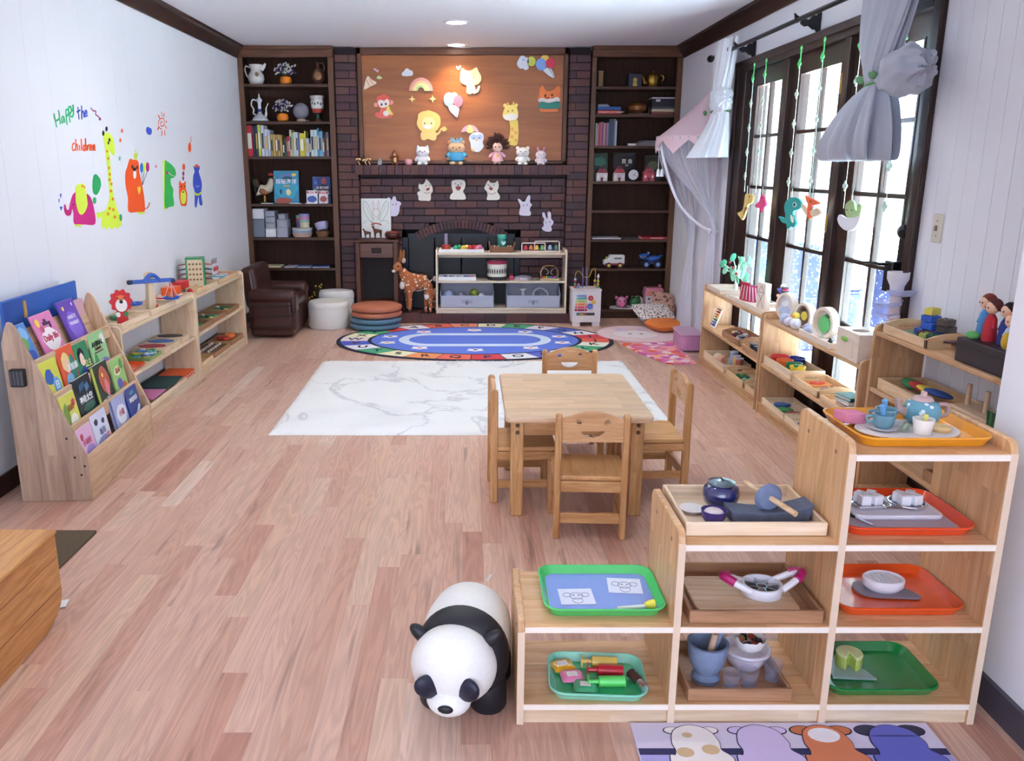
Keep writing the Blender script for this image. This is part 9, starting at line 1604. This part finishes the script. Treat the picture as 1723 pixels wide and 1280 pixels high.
('dinosaur_ornament','large teal felt dinosaur hanging in front of the middle door','ornament','felt dinosaurs hanging at the french doors','X',1.87,-4920,1065,10,[('body','2f9a94','s',[-83,139,-51,164,19,178,91,179,148,161,164,133,117,113,65,106,52,84,84,65,110,33,88,15,42,15,18,0,-21,8,-32,28,-94,31,-164,60,-121,61,-70,53,-58,78,-85,111]),('belly','f4f0e4','s',[25,82,75,65,73,38,33,52]),('eye_white','ffffff','s',[95,141,93,134,85,129,72,127,58,128,47,132,42,139,44,146,53,151,66,153,79,152,90,147]),('eye','203050','s',[87,141,85,135,80,132,71,130,62,131,55,134,51,139,52,144,58,148,66,150,76,149,83,145])]),
('dinosaur_ornament','orange felt winged dinosaur hanging in front of the middle door','ornament','felt dinosaurs hanging at the french doors','X',1.87,-4628,1118,10,[('wing','d8c0a4','s',[-138,86,-97,94,-33,71,-5,59,-32,35,-68,46]),('wing','d8c0a4','s',[-4,56,41,71,93,83,139,57,88,42,42,33]),('body','e8643c','s',[-81,143,-24,132,68,120,104,104,35,95,5,85,1,69,17,38,5,21,-22,29,-35,67,-31,97,-60,112]),('leg','c89060','l7',[-29,22,-40,2,-23,0]),('leg','c89060','l7',[4,24,13,9]),('eye','303030','s',[10,114,10,112,7,110,3,110,-1,110,-4,111,-6,114,-5,116,-3,118,1,118,5,118,9,116])]),
('dinosaur_ornament','green felt baby dinosaur in a white egg at the near glass door','ornament','felt dinosaurs hanging at the french doors','X',1.87,-4149,1109,10,[('dinosaur','a8c48c','s',[-43,87,-52,121,-23,140,8,147,37,134,53,109,78,99,73,127,101,131,122,112,107,83,61,67,-17,65]),('egg','e2e2ea','s',[-122,59,-108,72,-79,68,-43,61,23,62,85,71,119,84,105,44,62,10,-14,0,-79,15,-121,42]),('eye','404030','s',[-23,98,-24,97,-25,96,-28,95,-30,96,-33,97,-34,98,-33,99,-32,101,-29,101,-26,101,-24,100]),('eye','404030','s',[31,101,31,100,29,98,27,98,24,98,22,99,21,101,21,102,23,103,25,104,28,103,30,102])]),
]
# ---- wall decals, panel cut-outs and hanging felt dinosaurs
for(nm,lab,cat,grp,ax,val,cu_,cz,th,layers)in DECALS:
 if ax=='Y':M=Matrix.Translation((cu_/1000,val+.013 if val<8.102 else val-.003,cz/1000))@Matrix(((1,0,0,0),(0,0,-1,0),(0,1,0,0),(0,0,0,1)))
 elif val<0:M=Matrix.Translation((XL+.0002,cu_/1000,cz/1000))@Matrix(((0,0,1,0),(1,0,0,0),(0,1,0,0),(0,0,0,1)))
 else:M=Matrix.Translation((val,-cu_/1000,cz/1000))@Matrix(((0,0,-1,0),(-1,0,0,0),(0,1,0,0),(0,0,0,1)))
 t=thing(nm,lab,cat,(0,0,0),0,grp);t.matrix_basis=M
 for i,(pn,c,kind,d)in enumerate(layers):
  pts=[(d[k]/1000,d[k+1]/1000)for k in range(0,len(d),2)];mb=MB();b0=0 if i<6 and kind[0]!='l' else th/1000;z1=th/1000+.0004*(i+1)*(1 if ax=='X' and val<0 else 2)
  if kind[0]=='l':stroke(mb,smooth2(pts,3,False)if len(pts)>2 else pts,int(kind[1:])/1000,z1-.0006 if ax=='Y' or val>0 else 0,z1)
  else:mb.prism(smooth2(pts,3)if kind=='s' else pts,0,z1)
  part(pn,mb,mat(c,.55,var=.02),t)
 if val>1 and ax=='X':part('hanging_loop',MB().cyl((0,max(max(l[3][1::2])for l in layers)/1000-.01,.004),(0,max(max(l[3][1::2])for l in layers)/1000+.05,.004),.0015,n=5),mat('e4ece8',.6),t)
